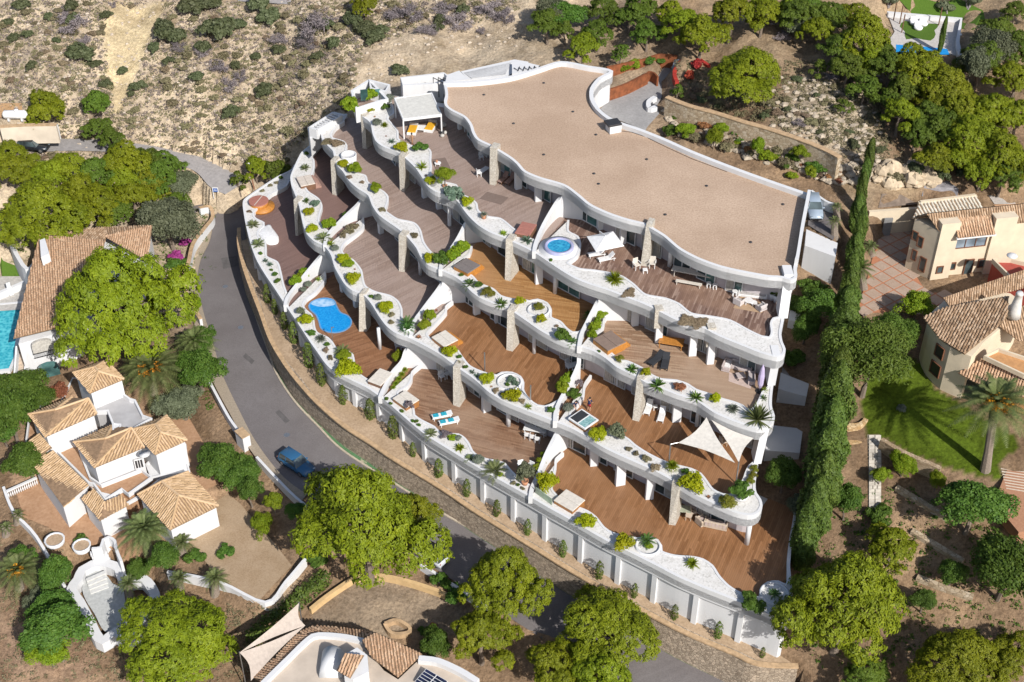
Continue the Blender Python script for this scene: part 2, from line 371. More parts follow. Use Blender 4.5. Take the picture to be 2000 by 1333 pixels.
CREAMCLOTH = plain('cream_cover', (0.56, 0.52, 0.46), 0.85)
WHITEP = plain('white_plastic', (0.68, 0.68, 0.68), 0.4)
BLACKF = plain('black_fabric', (0.025, 0.027, 0.032), 0.8)
POOLW = watermat('pool_water', (0.006, 0.20, 0.55), (0.02, 0.30, 0.66), scale=4.0)
TUBW = watermat('tub_water', (0.01, 0.16, 0.34), (0.05, 0.36, 0.55), scale=3.0)
BARK = plain('pine_bark', (0.17, 0.135, 0.105), 0.95, var=0.35, scale=4, bump=0.5)
GREYBARK = plain('grey_bark', (0.27, 0.245, 0.24), 0.95, var=0.3, scale=5, bump=0.4)
PINE = leaf('pine_needles', (0.065, 0.09, 0.004), (0.15, 0.182, 0.006), (0.23, 0.255, 0.010), 0.16, scale=0.3)
PINED = leaf('dark_pine_needles', (0.038, 0.066, 0.008), (0.08, 0.125, 0.012), (0.135, 0.18, 0.02), 0.16, scale=0.3)
CUSH = leaf('yellow_green_leaves', (0.17, 0.205, 0.003), (0.28, 0.31, 0.004), (0.36, 0.37, 0.006), 0.25)
GREEN = leaf('green_leaves', (0.035, 0.075, 0.012), (0.075, 0.14, 0.018), (0.13, 0.20, 0.03), 0.3)
LIME = leaf('lime_leaves', (0.10, 0.17, 0.01), (0.19, 0.26, 0.012), (0.28, 0.33, 0.02), 0.35)
OLIVE = leaf('olive_leaves', (0.055, 0.065, 0.035), (0.11, 0.125, 0.07), (0.17, 0.185, 0.11), 0.2)
GREYG = leaf('grey_green_leaves', (0.08, 0.095, 0.07), (0.15, 0.175, 0.13), (0.23, 0.25, 0.20), 0.2)
AGAVE = leaf('blue_green_leaves', (0.05, 0.085, 0.055), (0.10, 0.155, 0.105), (0.17, 0.23, 0.165), 0.15)
PALM = leaf('palm_leaves', (0.055, 0.085, 0.025), (0.125, 0.155, 0.05), (0.215, 0.23, 0.095), 0.25)
CYP = leaf('cypress_leaves', (0.035, 0.062, 0.012), (0.075, 0.12, 0.018), (0.13, 0.18, 0.03), 0.15)
DRY = leaf('dry_brown_leaves', (0.12, 0.085, 0.05), (0.20, 0.15, 0.095), (0.28, 0.22, 0.15), 0.15)
RUST = leaf('rust_leaves', (0.14, 0.06, 0.03), (0.26, 0.11, 0.05), (0.34, 0.17, 0.08), 0.2)
SCRUB = leaf('scrub_leaves', (0.11, 0.10, 0.05), (0.175, 0.155, 0.085), (0.25, 0.215, 0.13), 0.15)
DSCRUB = leaf('dark_scrub_leaves', (0.045, 0.058, 0.025), (0.08, 0.095, 0.042), (0.13, 0.14, 0.075), 0.15)
DEADW = leaf('dead_twigs', (0.12, 0.10, 0.105), (0.21, 0.18, 0.185), (0.32, 0.28, 0.285), 0.05)
MAGENTA = leaf('magenta_flowers', (0.20, 0.02, 0.12), (0.34, 0.05, 0.22), (0.45, 0.10, 0.32), 0.2)
REDF = leaf('red_flowers', (0.20, 0.02, 0.015), (0.36, 0.04, 0.03), (0.45, 0.08, 0.06), 0.2)
ORANGEF = leaf('orange_dates', (0.40, 0.17, 0.01), (0.55, 0.26, 0.015), (0.62, 0.34, 0.03), 0.2)
PURPLE = leaf('purple_leaves', (0.10, 0.08, 0.09), (0.17, 0.14, 0.15), (0.24, 0.20, 0.20), 0.15)
# ================================================================ TERRAIN AND ROADS
Z1, Z2, Z3, Z4, Z5 = 8.0, 12.0, 16.0, 20.0, 24.0
ROAD = [((1330,1400),(1460,1338),-1.5),((1300,1380),(1400,1307),-1.2),((1130,1290),(1307,1260),-.8),((1000,1210),(1130,1160),-.2),((910,1150),(1010,1095),.1),
 ((827,1097),(937,1045),.4),((740,1045),(862,1002),.75),((670,1005),(770,945),1.05),((600,967),(670,881),1.35),((550,929),(620,832),1.55),
 ((500,864),(575,784),1.65),((466,800),(540,730),1.7),((433,729),(522,680),1.7),((415,666),(507,640),1.65),((400,620),(494,600),1.6),
 ((388,570),(484,560),1.55),((386,540),(478,533),1.5),((393,506),(479,500),1.5),((410,470),(480,465),1.5),((415,433),(478,430),1.55),((402,412),(480,386),1.7),((372,422),(380,402),2.0),((300,436),(310,412),2.5)]
UPROAD = [((-60,300),(-60,274),10.8),((70,297),(70,274),10.2),((160,295),(160,271),9.5),((262,302),(270,280),8.3),((352,324),(362,300),7.),((385,338),(400,310),6.),((410,365),(450,335),5.2),((440,380),(485,352),4.6)]
CAP = [(478,470),(484,500),(490,535),(502,570),(520,625),(537.5,673.5),(560,706),(588,739),(625,786),(680,834),(738,871),(783,899),(876,954),(938,992),(1000,1022),(1062,1062),(1150,1110),(1250,1160),(1300,1190),(1375,1225),(1450,1255),(1500,1277),(1558,1303)]
CAPZ = [4.9,4.9,4.9,4.9,4.88,4.85,4.8,4.75,4.6,4.45,4.25,4.1,3.75,3.55,3.4,3.25,3.1,3.0,2.95,2.85,2.8,2.75,2.6]
FOOTZ = [1.6,1.6,1.6,1.6,1.65,1.7,1.75,1.75,1.7,1.5,1.25,1.0,.5,.3,.1,0,-.2,-.55,-.7,-1.0,-1.2,-1.4,-1.5]
FOOT = [(474,471),(478,502),(483,540),(494,580),(507,640),(526,692),(547,735),(572,775),(617,822),(668,868),(722,905),(765,938),(858,990),(920,1028),(982,1060),(1042,1098),(1130,1145),(1228,1192),(1280,1222),(1345,1255),(1432,1302),(1482,1323),(1540,1350)]
cp = []
for L, R, z in ROAD+UPROAD:
    for q in (L, R): cp.append((*q, z))
for (a, b), z in zip(CAP[4:], CAPZ[4:]): cp.append((a+6, b-4, z+.1))
def hp(px, py, zb, yb, m):            # ground height where a sight line meets a slope of grade m
    d = ray(px, py); t = (zb-m*yb-CAM_Z)/(d[2]-m*d[1]); return (px, py, CAM_Z+d[2]*t)
cp += [hp(x, y, 10.0, 160, 0.42) for x in (-80,0,120,250,400,520) for y in (-60,0,60,120,180,230)]
cp += [hp(x, y, 12.5, 160, 0.42) for x in (600,) for y in (-60,0,60,120,180)]+[hp(x, y, 16, 163, 0.38) for x in (700,) for y in (-60,0,60,110)]
cp += [hp(x, y, 18.5, 166, 0.32) for x in (800,900,1010) for y in (-60,0,50,95)]
cp += [(480,310,7),(560,300,7.4),(560,330,5.5),(690,170,17.5),(800,150,18.5),(0,215,13),(60,215,13),(0,350,8.8),(100,350,8.2),(250,350,6.6),(0,450,5.2),(100,440,4.6),(200,430,4.4),(300,400,4.6),
 (330,470,2.8),(340,540,2.1),(300,560,1.9),(200,600,1.6),(60,560,1.6),(20,500,2.6),(-60,640,1),(30,760,0),(100,740,.3),(370,700,1.6),(390,780,1.3),(350,860,.7),(440,900,.9),(420,960,0.),(470,1000,-.2),(560,1090,-.9),(430,1100,-1.2),(350,1130,-1.5),(250,1090,-1.8),
 (100,900,-.6),(20,880,-1.2),(60,1000,-1.8),(150,1050,-2),(60,1150,-3.2),(200,1200,-3.2),(0,1333,-5),(200,1320,-4.3),(100,1250,-4),(450,1250,-3),(330,1320,-4),(550,1200,-2.2),(650,1180,-1.8),(750,1180,-1.6),(700,1230,-2.2),(850,1200,-1.6),(600,1333,-3.2),(820,1333,-3),(900,1250,-2),(960,1333,-2.6),(1100,1333,-1.8),(980,1240,-1),
 (1545,1333,-.5),(1580,1300,1.5),(1600,1200,4),(1560,1120,5.5),(1650,1290,3),(1800,1300,4),(1700,1150,6),(1900,1200,6.5),(2000,1333,4.5),(2060,1200,7),(1560,1000,8),(1620,1020,8.3),(1800,1000,9.2),(1760,950,10),(1900,1050,9),(1640,960,9),(1560,860,10.5),(1655,888,10.2),(1668,845,11.2),(1660,800,12),(1760,900,11),
 (1850,850,12),(1960,950,11.6),(2050,900,12),(1780,720,12.8),(1570,740,12),(1600,680,12.6),(1650,700,13.2),(1700,640,14),(1740,560,15),(1700,500,15.5),(1590,560,14),(1690,430,17),(1900,600,14),(2050,650,14),(2000,480,16),(1600,430,18.5),(1640,370,19.2),(1720,350,20),(1800,380,19),(1900,400,19),(2000,380,19.5),
 (1590,330,19.6),(1500,300,19.8),(1400,260,20.2),(1320,250,20),(1240,220,20.3),(1290,150,20.8),(1200,180,20.5),(1210,150,20.8),(1400,170,22.4),(1500,220,22.8),(1620,285,22),(1330,150,21.8),(1600,200,23.6),(1700,250,22.4),(1850,300,20.5),(1950,300,20.5),(1300,60,23.3),(1450,60,24.5),(1150,90,21.5),(1250,120,21.8),(1600,60,25.2),(1600,-20,27),(1400,-20,25.5),(1200,-20,23.5),(1750,60,24.6),(1800,90,24.2),(1900,30,25.5),(1950,120,23.6),(2000,-20,26.8),(2080,200,22.3),(1850,180,22.8),
 (600,420,4.2),(700,480,6.),(800,600,6.2),(900,680,6.4),(1000,790,6.3),(1200,900,6.3),(1400,1050,6),(1500,1080,5.8),(760,330,11),(900,350,14),(1000,450,13),(1200,560,12.5),(1350,650,11.5),(1450,750,10),(1000,250,18),(1200,300,18.5),(1400,400,17.5),(1500,450,17),(700,230,15),(800,200,19)]
C = np.array([[*P(a, b, z)] for a, b, z in cp])
def _rbf_fit(C):
    n = len(C); D = np.sqrt(((C[:, None, :2]-C[None, :, :2])**2).sum(-1)); A = np.zeros((n+3, n+3)); A[:n, :n] = -np.sqrt(D*D+30)+np.eye(n)*1.5
    A[:n, n] = 1; A[:n, n+1:] = C[:, :2]; A[n:, :n] = A[:n, n:].T
    return np.linalg.solve(A, np.concatenate([C[:, 2], [0, 0, 0]]))
_w = _rbf_fit(C)
GX0, GX1, GY0, GY1, GS = -100.0, 104.0, 62.0, 262.0, 0.5
gx = np.arange(GX0, GX1+1e-6, GS); gy = np.arange(GY0, GY1+1e-6, GS); XX, YY = np.meshgrid(gx, gy)
ZZ = np.zeros_like(XX)
for i in range(len(gy)):
    D = np.sqrt((gx[:, None]-C[None, :, 0])**2+(gy[i]-C[None, :, 1])**2); ZZ[i] = -np.sqrt(D*D+30)@_w[:len(C)]+_w[-3]+_w[-2]*gx+_w[-1]*gy[i]
def vnoise(x, y, s, seed):
    r = np.random.default_rng(seed).random((64, 64)); u = x/s; v = y/s; iu = np.floor(u).astype(int); iv = np.floor(v).astype(int); fu = u-iu; fv = v-iv
    fu = fu*fu*(3-2*fu); fv = fv*fv*(3-2*fv); g = lambda a, b: r[a % 64, b % 64]
    return (g(iu, iv)*(1-fu)+g(iu+1, iv)*fu)*(1-fv)+(g(iu, iv+1)*(1-fu)+g(iu+1, iv+1)*fu)*fv-0.5
rough = np.clip((ZZ-9)/6, 0.12, 1)*np.clip((YY-118)/20, 0.15, 1)
ZZ += rough*(vnoise(XX, YY*.32, 5.5, 9)*2.0*np.clip((YY-150)/10, 0, 1)+vnoise(XX, YY, 7, 1)*1.3+vnoise(XX, YY, 2.7, 2)*0.7+vnoise(XX, YY, 1.1, 3)*0.35)
def flat(poly, z, drop=0.12, grow=0.0):
    m = inside(poly, XX, YY)
    if grow:
        for dx, dy in ((grow, 0), (-grow, 0), (0, grow), (0, -grow)): m |= inside(poly, XX+dx, YY+dy)
    if callable(z): ZZ[m] = z(XX[m], YY[m])-drop
    else: ZZ[m] = z-drop
def along(path):
    A = np.array([[p[0], p[1], p[2]] for p in path])
    def f(x, y):
        best = np.full(x.shape, 1e9); zz = np.zeros(x.shape)
        for a, b in zip(A[:-1], A[1:]):
            d = b[:2]-a[:2]; L = max(d@d, 1e-9); t = np.clip(((x-a[0])*d[0]+(y-a[1])*d[1])/L, 0, 1)
            dd = (x-a[0]-t*d[0])**2+(y-a[1]-t*d[1])**2; m = dd < best; best[m] = dd[m]; zz[m] = (a[2]+t*(b[2]-a[2]))[m]
        return zz
    return f
def pairpath(rows, k=6):
    """edges given as (left px, right px, height) -> dense left and right 3-D paths"""
    L = [P(*l, z) for l, r, z in rows]; R = [P(*r, z) for l, r, z in rows]
    def dens(A):
        out = []
        n = len(A)
        for i in range(n-1):
            p0, p1, p2, p3 = A[max(i-1, 0)], A[i], A[i+1], A[min(i+2, n-1)]
            for q in range(k):
                t = q/k; out.append(0.5*((2*p1)+(p2-p0)*t+(2*p0-5*p1+4*p2-p3)*t*t+(3*p1-p0-3*p2+p3)*t**3))
        out.append(A[-1]); return out
    return dens(L), dens(R)
RL, RR = pairpath(ROAD); UL, UR = pairpath(UPROAD)
O1px = [(574,322),(568,331.5),(544,343.5),(520,358.5),(491.5,378),(475,391.5),(476.5,420),(482.5,450),(490,478.5),(500.5,507),(517,535.5),(535,562),(560,600),(582.5,633),(605,667.5),(620,688.5),(636,711),(650,724),(688,744),(715,757),(743,776),(765.6,794),(796,821),(833,851),(876,878),(926,909),(985,943),(1036,971.5),(1077.5,995.5),(1121,1019.5),(1135,1028),(1180,1054),(1225,1076.5),(1280,1104),(1325,1127.5),(1370,1147),(1415,1165),(1443.5,1176),(1503,1200),(1536,1213),(1546,1205),(1548,1160),(1543,1100),(1548,1050),(1556,1003),(1558,940),(1562,880)]
capP = [P(a, b, z) for (a, b), z in zip(CAP, CAPZ)]; footP = [P(a, b, z) for (a, b), z in zip(FOOT, FOOTZ)]
_w1 = smooth_path(PZ(O1px, Z1+.55), 0.5)
def _push(p, gap):                     # keep the stone wall clear of the white wall behind it
    i = min(max(nearest(_w1, p), 1), len(_w1)-2); d = (_w1[i+1]-_w1[i-1]).normalized(); nn = Vector((d.y, -d.x)); sg = (Vector((p.x, p.y))-_w1[i]).dot(nn)
    return p+Vector((nn.x, nn.y, 0))*max(0, gap-sg)
capP = [_push(p, .75) for p in capP]; footP = [_push(p, 1.55) for p in footP]
flat([*footP, *PZ([(1560,1280),(1500,1180),(1300,1090),(1100,990),(900,870),(760,770),(640,690),(560,570),(500,470),(490,420)], 7)], along(footP), 0.7, 0.5)
flat([*RL, *reversed(RR)], along([(a+b)/2 for a, b in zip(RL, RR)]), 0.14, 0.4)
flat([*RR[:6*20], *footP], along([(a+b)/2 for a, b in zip(RL, RR)]), 0.14, 0.3)
flat([*UL, *reversed(UR)], along([(a+b)/2 for a, b in zip(UL, UR)]), 0.14, 0.3)
gut = [r for r in RR if True]
def fpoly(px, z, drop=0.14, grow=0.3, feather=5):
    poly = PZ(px, z); m = inside(poly, XX, YY)
    for dx, dy in ((grow, 0), (-grow, 0), (0, grow), (0, -grow)): m |= inside(poly, XX+dx, YY+dy)
    f = m.astype(float)
    for _ in range(feather):
        g = np.pad(f, 1, mode='edge'); f = np.maximum(f*(m), (g[:-2, 1:-1]+g[2:, 1:-1]+g[1:-1, :-2]+g[1:-1, 2:]+g[1:-1, 1:-1])/5); f[m] = 1
    ZZ[:] = ZZ*(1-f)+(z-drop)*f
DRIVE_Z = 20.3
DRIVE = zoom(1000, 0, 4, [(690,850),(760,790),(880,720),(1060,640),(1140,600),(1190,520),(1230,520),(1260,560),(1170,640),(1170,760),(1130,830),(1150,890),(1060,990),(1040,1025),(960,990),(860,950),(760,920)])
fpoly(DRIVE, DRIVE_Z)
COURT_Z = 15.0
COURT = [(1722,462),(1770,440),(1800,455),(1768,505),(1810,572),(1852,572),(1850,600),(1770,610),(1668,612),(1690,560),(1705,500)]
fpoly(COURT, COURT_Z)
PARK_Z = 18.6
PARK = [(1578,440),(1585,372),(1612,392),(1640,408),(1628,470)]
fpoly(PARK, PARK_Z)
LAWN_PX = [(1695,720),(1765,690),(1800,712),(1830,760),(1880,790),(1990,860),(1990,880),(1955,900),(1955,935),(1850,912),(1760,880),(1722,855),(1690,845)]
for nm, rows in (('left_terr', [((20,1110),(20,960),-1.6)]),): pass
TERR_L = [(33,966),(75,941),(125,990),(180,1010),(262,990),(300,1060),(262,1105),(200,1060),(150,1075),(95,1030),(45,1010)]
fpoly(TERR_L, -1.6)
DRIVE_L = [(370,880),(395,870),(440,960),(470,985),(535,1060),(570,1105),(500,1180),(420,1120),(370,1060),(330,1055),(427,1010),(400,950)]
fpoly(DRIVE_L, -0.7, 0.14)
PATIO_L = [(320,820),(360,800),(420,905),(428,945),(395,960),(362,915)]
fpoly(PATIO_L, 0.3)
YARD_B = [(610,1190),(650,1165),(700,1130),(760,1132),(860,1160),(920,1190),(890,1240),(760,1250),(700,1225),(600,1225)]
fpoly([(1732,25),(1878,35),(1872,110),(1735,100)], 24.4)
fpoly([(-40,200),(45,200),(48,232),(-40,235)], 14.2)
fpoly([(125,1090),(300,1120),(290,1260),(190,1260)], -3.4, .2)
fpoly([(-60,530),(60,535),(45,700),(15,735),(-60,735)], 1.2)
def H(x, y):
    u = (x-GX0)/GS; v = (y-GY0)/GS; i = int(min(max(u, 0), len(gx)-2)); j = int(min(max(v, 0), len(gy)-2)); a = u-i; b = v-j
    return float((ZZ[j, i]*(1-a)+ZZ[j, i+1]*a)*(1-b)+(ZZ[j+1, i]*(1-a)+ZZ[j+1, i+1]*a)*b)
def above(px, py, h):
    """the point on the pixel's sight line that stands h metres over the ground"""
    d = ray(px, py); t = max(70.0, (46.0-CAM_Z)/d[2])
    while t < 420:
        p = (d[0]*t, d[1]*t, CAM_Z+d[2]*t)
        if p[2]-H(p[0], p[1])-h < 0: break
        t += 0.4
    a, b = t-0.4, t
    for _ in range(12):
        m = (a+b)/2; z = CAM_Z+d[2]*m
        if z-H(d[0]*m, d[1]*m)-h < 0: b = m
        else: a = m
    t = (a+b)/2; return Vector((d[0]*t, d[1]*t, CAM_Z+d[2]*t))
def G(px, py): return above(px, py, 0.0)
# ground cover by place: one vertex colour (what the ground is made of), fine grain from the material
SOIL, ROCK, GRASSG, GARDEN = (0.27, 0.19, 0.125), (0.47, 0.395, 0.30), (0.085, 0.13, 0.012), (0.24, 0.19, 0.115)
cols = np.zeros((*XX.shape, 3)); cols[:] = SOIL
hill = np.clip((YY-128)/14, 0, 1)*np.clip((20-XX)/26+0.25, 0.0, 1); hill = np.clip(hill, 0, 1)[..., None]
cols = cols*(1-hill)+np.array(ROCK)*hill
rgt = (np.clip((XX-18)/12, 0, 1)*np.clip((YY-150)/14, 0, 1))[..., None]; cols = cols*(1-rgt*0.75)+np.array((0.36, 0.28, 0.19))*rgt*0.75
def paintpoly(px, zz, c, k=1.0):
    m = inside([P(a, b, zz) for a, b in px], XX, YY); cols[m] = cols[m]*(1-k)+np.array(c)*k
lawn_xy = [G(a, b) for a, b in smooth_path([Vector(q) for q in LAWN_PX], 12, True)]
m = inside(lawn_xy, XX, YY); cols[m] = GRASSG
track = [G(a, b) for a, b in [(215,0),(330,0),(318,20),(290,80),(268,140),(245,190),(232,225),(222,222),(218,180),(210,140),(205,100),(200,60)]]
m = inside(track, XX, YY); cols[m] = (0.52, 0.435, 0.285); ZZ[m] -= 0.35
vb = [G(a, b) for a, b in YARD_B]; cols[inside(vb, XX, YY)] = (0.27, 0.215, 0.16)
for px_, c_ in [([(1700,325),(1790,320),(1795,368),(1730,372),(1700,350)], (.46,.37,.25)), ([(1640,330),(1720,330),(1700,420),(1660,440)], (.34,.27,.19)), ([(1560,150),(1700,170),(1720,330),(1640,310),(1500,240)], (.40,.34,.26)), ([(20,960),(60,800),(200,700),(330,800),(430,990),(330,1060),(260,1110),(100,1040)], (.44,.30,.20)), ([(0,1180),(200,1280),(190,1333),(0,1333)], (.34,.235,.165)), ([(1720,960),(1880,1060),(1900,1250),(1760,1200),(1700,1050)], (.36,.255,.165))]:
    m = inside([G(*q) for q in px_], XX, YY); f = m.astype(float)
    for _ in range(6):
        g = np.pad(f, 1, mode='edge'); f = (g[:-2, 1:-1]+g[2:, 1:-1]+g[1:-1, :-2]+g[1:-1, 2:]+g[1:-1, 1:-1])/5
    cols[:] = cols*(1-f[..., None])+np.array(c_)*f[..., None]
def terrain_mesh():
    ny, nx = XX.shape; V = np.stack([XX, YY, ZZ], -1).reshape(-1, 3); idx = np.arange(ny*nx).reshape(ny, nx)
    Fq = np.stack([idx[:-1, :-1], idx[:-1, 1:], idx[1:, 1:], idx[1:, :-1]], -1).reshape(-1, 4)
    me = bpy.data.meshes.new('ground'); me.vertices.add(len(V)); me.vertices.foreach_set('co', V.ravel())
    me.loops.add(Fq.size); me.loops.foreach_set('vertex_index', Fq.ravel()); me.polygons.add(len(Fq))
    me.polygons.foreach_set('loop_start', np.arange(0, Fq.size, 4)); me.polygons.foreach_set('loop_total', np.full(len(Fq), 4)); me.update(calc_edges=True)
    at = me.color_attributes.new('cover', 'FLOAT_COLOR', 'POINT'); at.data.foreach_set('color', np.concatenate([cols.reshape(-1, 3), np.ones((ny*nx, 1))], 1).ravel())
    me.polygons.foreach_set('use_smooth', [True]*len(Fq))
    m, nt, b, out = _nodes('ground_cover'); a = nt.nodes.new('ShaderNodeAttribute'); a.attribute_name = 'cover'; v = _pos(nt, True)
    n1 = _noise(nt, v, 3.2, 8, 0.75); n2 = _noise(nt, v, 0.33, 6, 0.7); n3 = _noise(nt, v, 9.0, 4)
    t = nt.nodes.new('ShaderNodeTexVoronoi'); t.inputs['Scale'].default_value = 1.7; nt.links.new(v, t.inputs['Vector'])
    col = _mix(nt, 1.0, a.outputs['Color'], _ramp(nt, n1.outputs[0], [(0.25, (.42, .40, .38)), (0.5, (.98, .97, .95)), (0.72, (1.4, 1.38, 1.34))]).outputs[0], 'MULTIPLY')
    col = _mix(nt, 0.8, col, _ramp(nt, n2.outputs[0], [(0.32, (.62, .58, .50)), (0.5, (1., 1., 1.)), (0.7, (1.18, 1.15, 1.1))]).outputs[0], 'MULTIPLY')
    dn = nt.nodes.new('ShaderNodeTexNoise'); dn.inputs['Scale'].default_value = .11; dn.inputs['Detail'].default_value = 9; dn.inputs['Roughness'].default_value = .7; dn.inputs['Distortion'].default_value = 1.2; nt.links.new(v, dn.inputs['Vector'])
    col = _mix(nt, 0.85, col, _ramp(nt, dn.outputs[0], [(0.36, (.56, .52, .48)), (0.5, (.86, .84, .82)), (0.6, (1.16, 1.14, 1.1))]).outputs[0], 'MULTIPLY')
    nt.links.new(col, b.inputs['Base Color']); b.inputs['Roughness'].default_value = 0.95; b.inputs['Specular IOR Level'].default_value = 0.1
    h = _math(nt, 'ADD', n1.outputs[0], _math(nt, 'MULTIPLY', t.outputs['Distance'], 0.5)); _bump(nt, b, h, 0.8, 0.22)
    me.materials.append(m); o = link('ground', me); tag(o, kind='structure')
terrain_mesh()
# far ground that carries the sheet to the horizon
far = MB(); ring = [(-1500, -200), (1500, -200), (1500, 2500), (-1500, 2500)]; inner = [(GX0+1, GY0+1), (GX1-1, GY0+1), (GX1-1, GY1-1), (GX0+1, GY1-1)]
zi = [H(*q)-0.5 for q in inner]; zo = [-30, -20, 60, 60]
far.add([(*q, z) for q, z in zip(ring, zo)]+[(*q, z) for q, z in zip(inner, zi)], [(0, 1, 5, 4), (1, 2, 6, 5), (2, 3, 7, 6), (3, 0, 4, 7)])
tag(far.build('far_hillside', speck('hillside_far', [(0.3, (0.13, 0.12, 0.06)), (0.7, (0.34, 0.28, 0.19))], 0.5, bump=0)), kind='structure')
def ribbon(name, L, R, dz, mat):
    b = MB(); n = len(L); V = []
    for a, c in zip(L, R): V += [(a.x, a.y, a.z+dz), (c.x, c.y, c.z+dz)]
    b.add(V, [(2*i, 2*i+1, 2*i+3, 2*i+2) for i in range(n-1)]); o = b.build(name, mat); tag(o, kind='structure'); return o
def shift(A, B, t): return [a+(b-a)*t for a, b in zip(A, B)]
ribbon('road', RL, RR, 0.0, ASPHALT); ribbon('upper_road', UL, UR, 0.0, plain('pale_asphalt', (0.27, 0.255, 0.25), 0.9, world=True, var=0.15, scale=2))
pm = plain('asphalt_patch', (.10,.093,.092), .9, world=True, var=.2, scale=2)
def onroad(x, y): q = P(x, y, 1.6); z = float(along([(a+b)/2 for a, b in zip(RL, RR)])(np.array([q.x]), np.array([q.y]))[0]); q = P(x, y, z); return Vector((q.x, q.y, z+.006))
for pts in ([(432,505),(462,500),(466,520),(436,526)], [(480,690),(497,705),(492,712),(474,697)], [(545,800),(566,822),(558,828),(538,806)]): tag(MB().sheet([onroad(*q) for q in pts]).build('asphalt_patch', pm), kind='structure')
for x, y in ((470,640),(560,850),(440,560)):
    c_ = onroad(x, y); mh = MB(); mh.lathe([(.02, .012), (.36, .01), (.36, .0)], c_, 14, cap=False); tag(mh.build('manhole_cover', METAL), 'round manhole cover%s' % {470: ' in the middle of the road bend', 560: ' on the road just above the blue car', 440: ' on the upper road stretch'}[x], 'manhole')
# green gutter between the road and the stone wall, with a stone kerb
GREENP = speck('worn_green_paint', [(0.36, (0.36, 0.34, 0.24)), (0.43, (0.075, 0.165, 0.075)), (0.8, (0.11, 0.215, 0.105))], 1.1, rough=0.8, bump=0.1, detail=8)
Rg = [r for r in RR]; gi = 17
fz = along(footP); fline = smooth_path([Vector((p.x, p.y)) for p in footP], 0.6)
gl = MB(); gp = []
kb = MB()
outer = []
for p in RR[6:6*15]:
    i = nearest(fline, p); q = fline[i]; outer.append((p, Vector((q.x, q.y, p.z))))
V = []; 
for p, q in outer: V += [(p.x, p.y, p.z+0.012), (q.x, q.y, p.z+0.02)]
gl.add(V, [(2*i, 2*i+1, 2*i+3, 2*i+2) for i in range(len(outer)-1)]); tag(gl.build('green_gutter', GREENP), kind='structure')
for i in range(6, 6*15, 1):
    if i+1 >= len(RR): break
kb.wall([(p.x, p.y) for p in RR[6:6*15]], [p.z-0.1 for p in RR[6:6*15]], [p.z+0.13 for p in RR[6:6*15]], 0.22, 0)
tag(kb.build('kerb', plain('kerb_concrete', (0.42, 0.36, 0.28), 0.9, world=True, var=0.2)), kind='structure')
# left pavement
LP = RL[6*8:6*20]; pv = []
V = []
for i, p in enumerate(LP):
    q = RR[6*8+i]; d = (p-q).normalized(); w = 1.0+0.5*math.sin(i*0.05); V += [(p.x, p.y, p.z+0.11), (p.x+d.x*w, p.y+d.y*w, p.z+0.12), (p.x, p.y, p.z-0.1)]
b = MB(); b.add(V, [(3*i, 3*i+3, 3*i+4, 3*i+1) for i in range(len(LP)-1)]+[(3*i+2, 3*i+5, 3*i+3, 3*i) for i in range(len(LP)-1)])
tag(b.build('pavement', speck('tan_pavement', [(0.3, (0.24, 0.2, 0.15)), (0.7, (0.36, 0.3, 0.23))], 5, bump=0.2)), kind='structure')
# stone retaining wall along the road
STONEW = stonewall('road_wall_stone', [(0.25, 0.20, 0.15), (0.36, 0.295, 0.225), (0.46, 0.37, 0.28)], 3.0, (0.20, 0.155, 0.11), zs=1.2, edge=0.08)
OCHRE = plain('ochre_cap', (0.42, 0.29, 0.17), 0.9, world=True, var=0.25, scale=2, bump=0.3)
def dens3(A, k=5):
    out = []; n = len(A)
    for i in range(n-1):
        p0, p1, p2, p3 = A[max(i-1, 0)], A[i], A[i+1], A[min(i+2, n-1)]
        for q in range(k):
            t = q/k; out.append(0.5*((2*p1)+(p2-p0)*t+(2*p0-5*p1+4*p2-p3)*t*t+(3*p1-p0-3*p2+p3)*t**3))
    out.append(A[-1]); return out
capD, footD = dens3(capP), dens3(footP)
root = empty('stone_retaining_wall', footP[11]); tag(root, 'long curved stone retaining wall with ochre cap above the green gutter', 'wall')
b = MB(); V = []
for f, c in zip(footD, capD):
    g = f+(c-f)*0.35; g.z = c.z                       # the face is steep, a level strip runs behind the cap
    V += [(f.x, f.y, f.z-0.3), (g.x, g.y, c.z), (c.x, c.y, c.z+0.02)]
n = len(footD)
b.add(V, [(3*i, 3*i+3, 3*i+4, 3*i+1) for i in range(n-1)]+[(3*i+1, 3*i+4, 3*i+5, 3*i+2) for i in range(n-1)])
b.build('wall_face', STONEW, root)
b = MB(); top = [f+(c-f)*0.42 for f, c in zip(footD, capD)]
b.wall([(p.x, p.y) for p in top], [c.z-0.05 for c in capD], [c.z+0.14 for c in capD], 0.5, 0); b.build('wall_cap', OCHRE, root)
for (x, y, w, h) in [(1404,1263,17,30),(1432,1277,16,28)]:
    z = -0.0; c = P(x, y+h/2, -0.6); d = Vector((0.85, -0.52)).normalized(); b = MB()
    b.box((c.x, c.y, c.z+1.1), (w/19.5*1.25, 0.2, 2.3), math.atan2(d.y, d.x)); o = b.build('meter_door', plain('grey_door', (0.13, 0.14, 0.15), 0.5), root)
for (x, y) in [(1469,1281),(1468,1299),(1492,1292),(1495,1312)]:
    c = P(x, y, 0.6); b = MB(); b.box((c.x, c.y, c.z), (0.55, 0.16, 0.5), math.atan2(-0.52, 0.85)); b.build('meter_cover', MATS['grey_metal'], root)
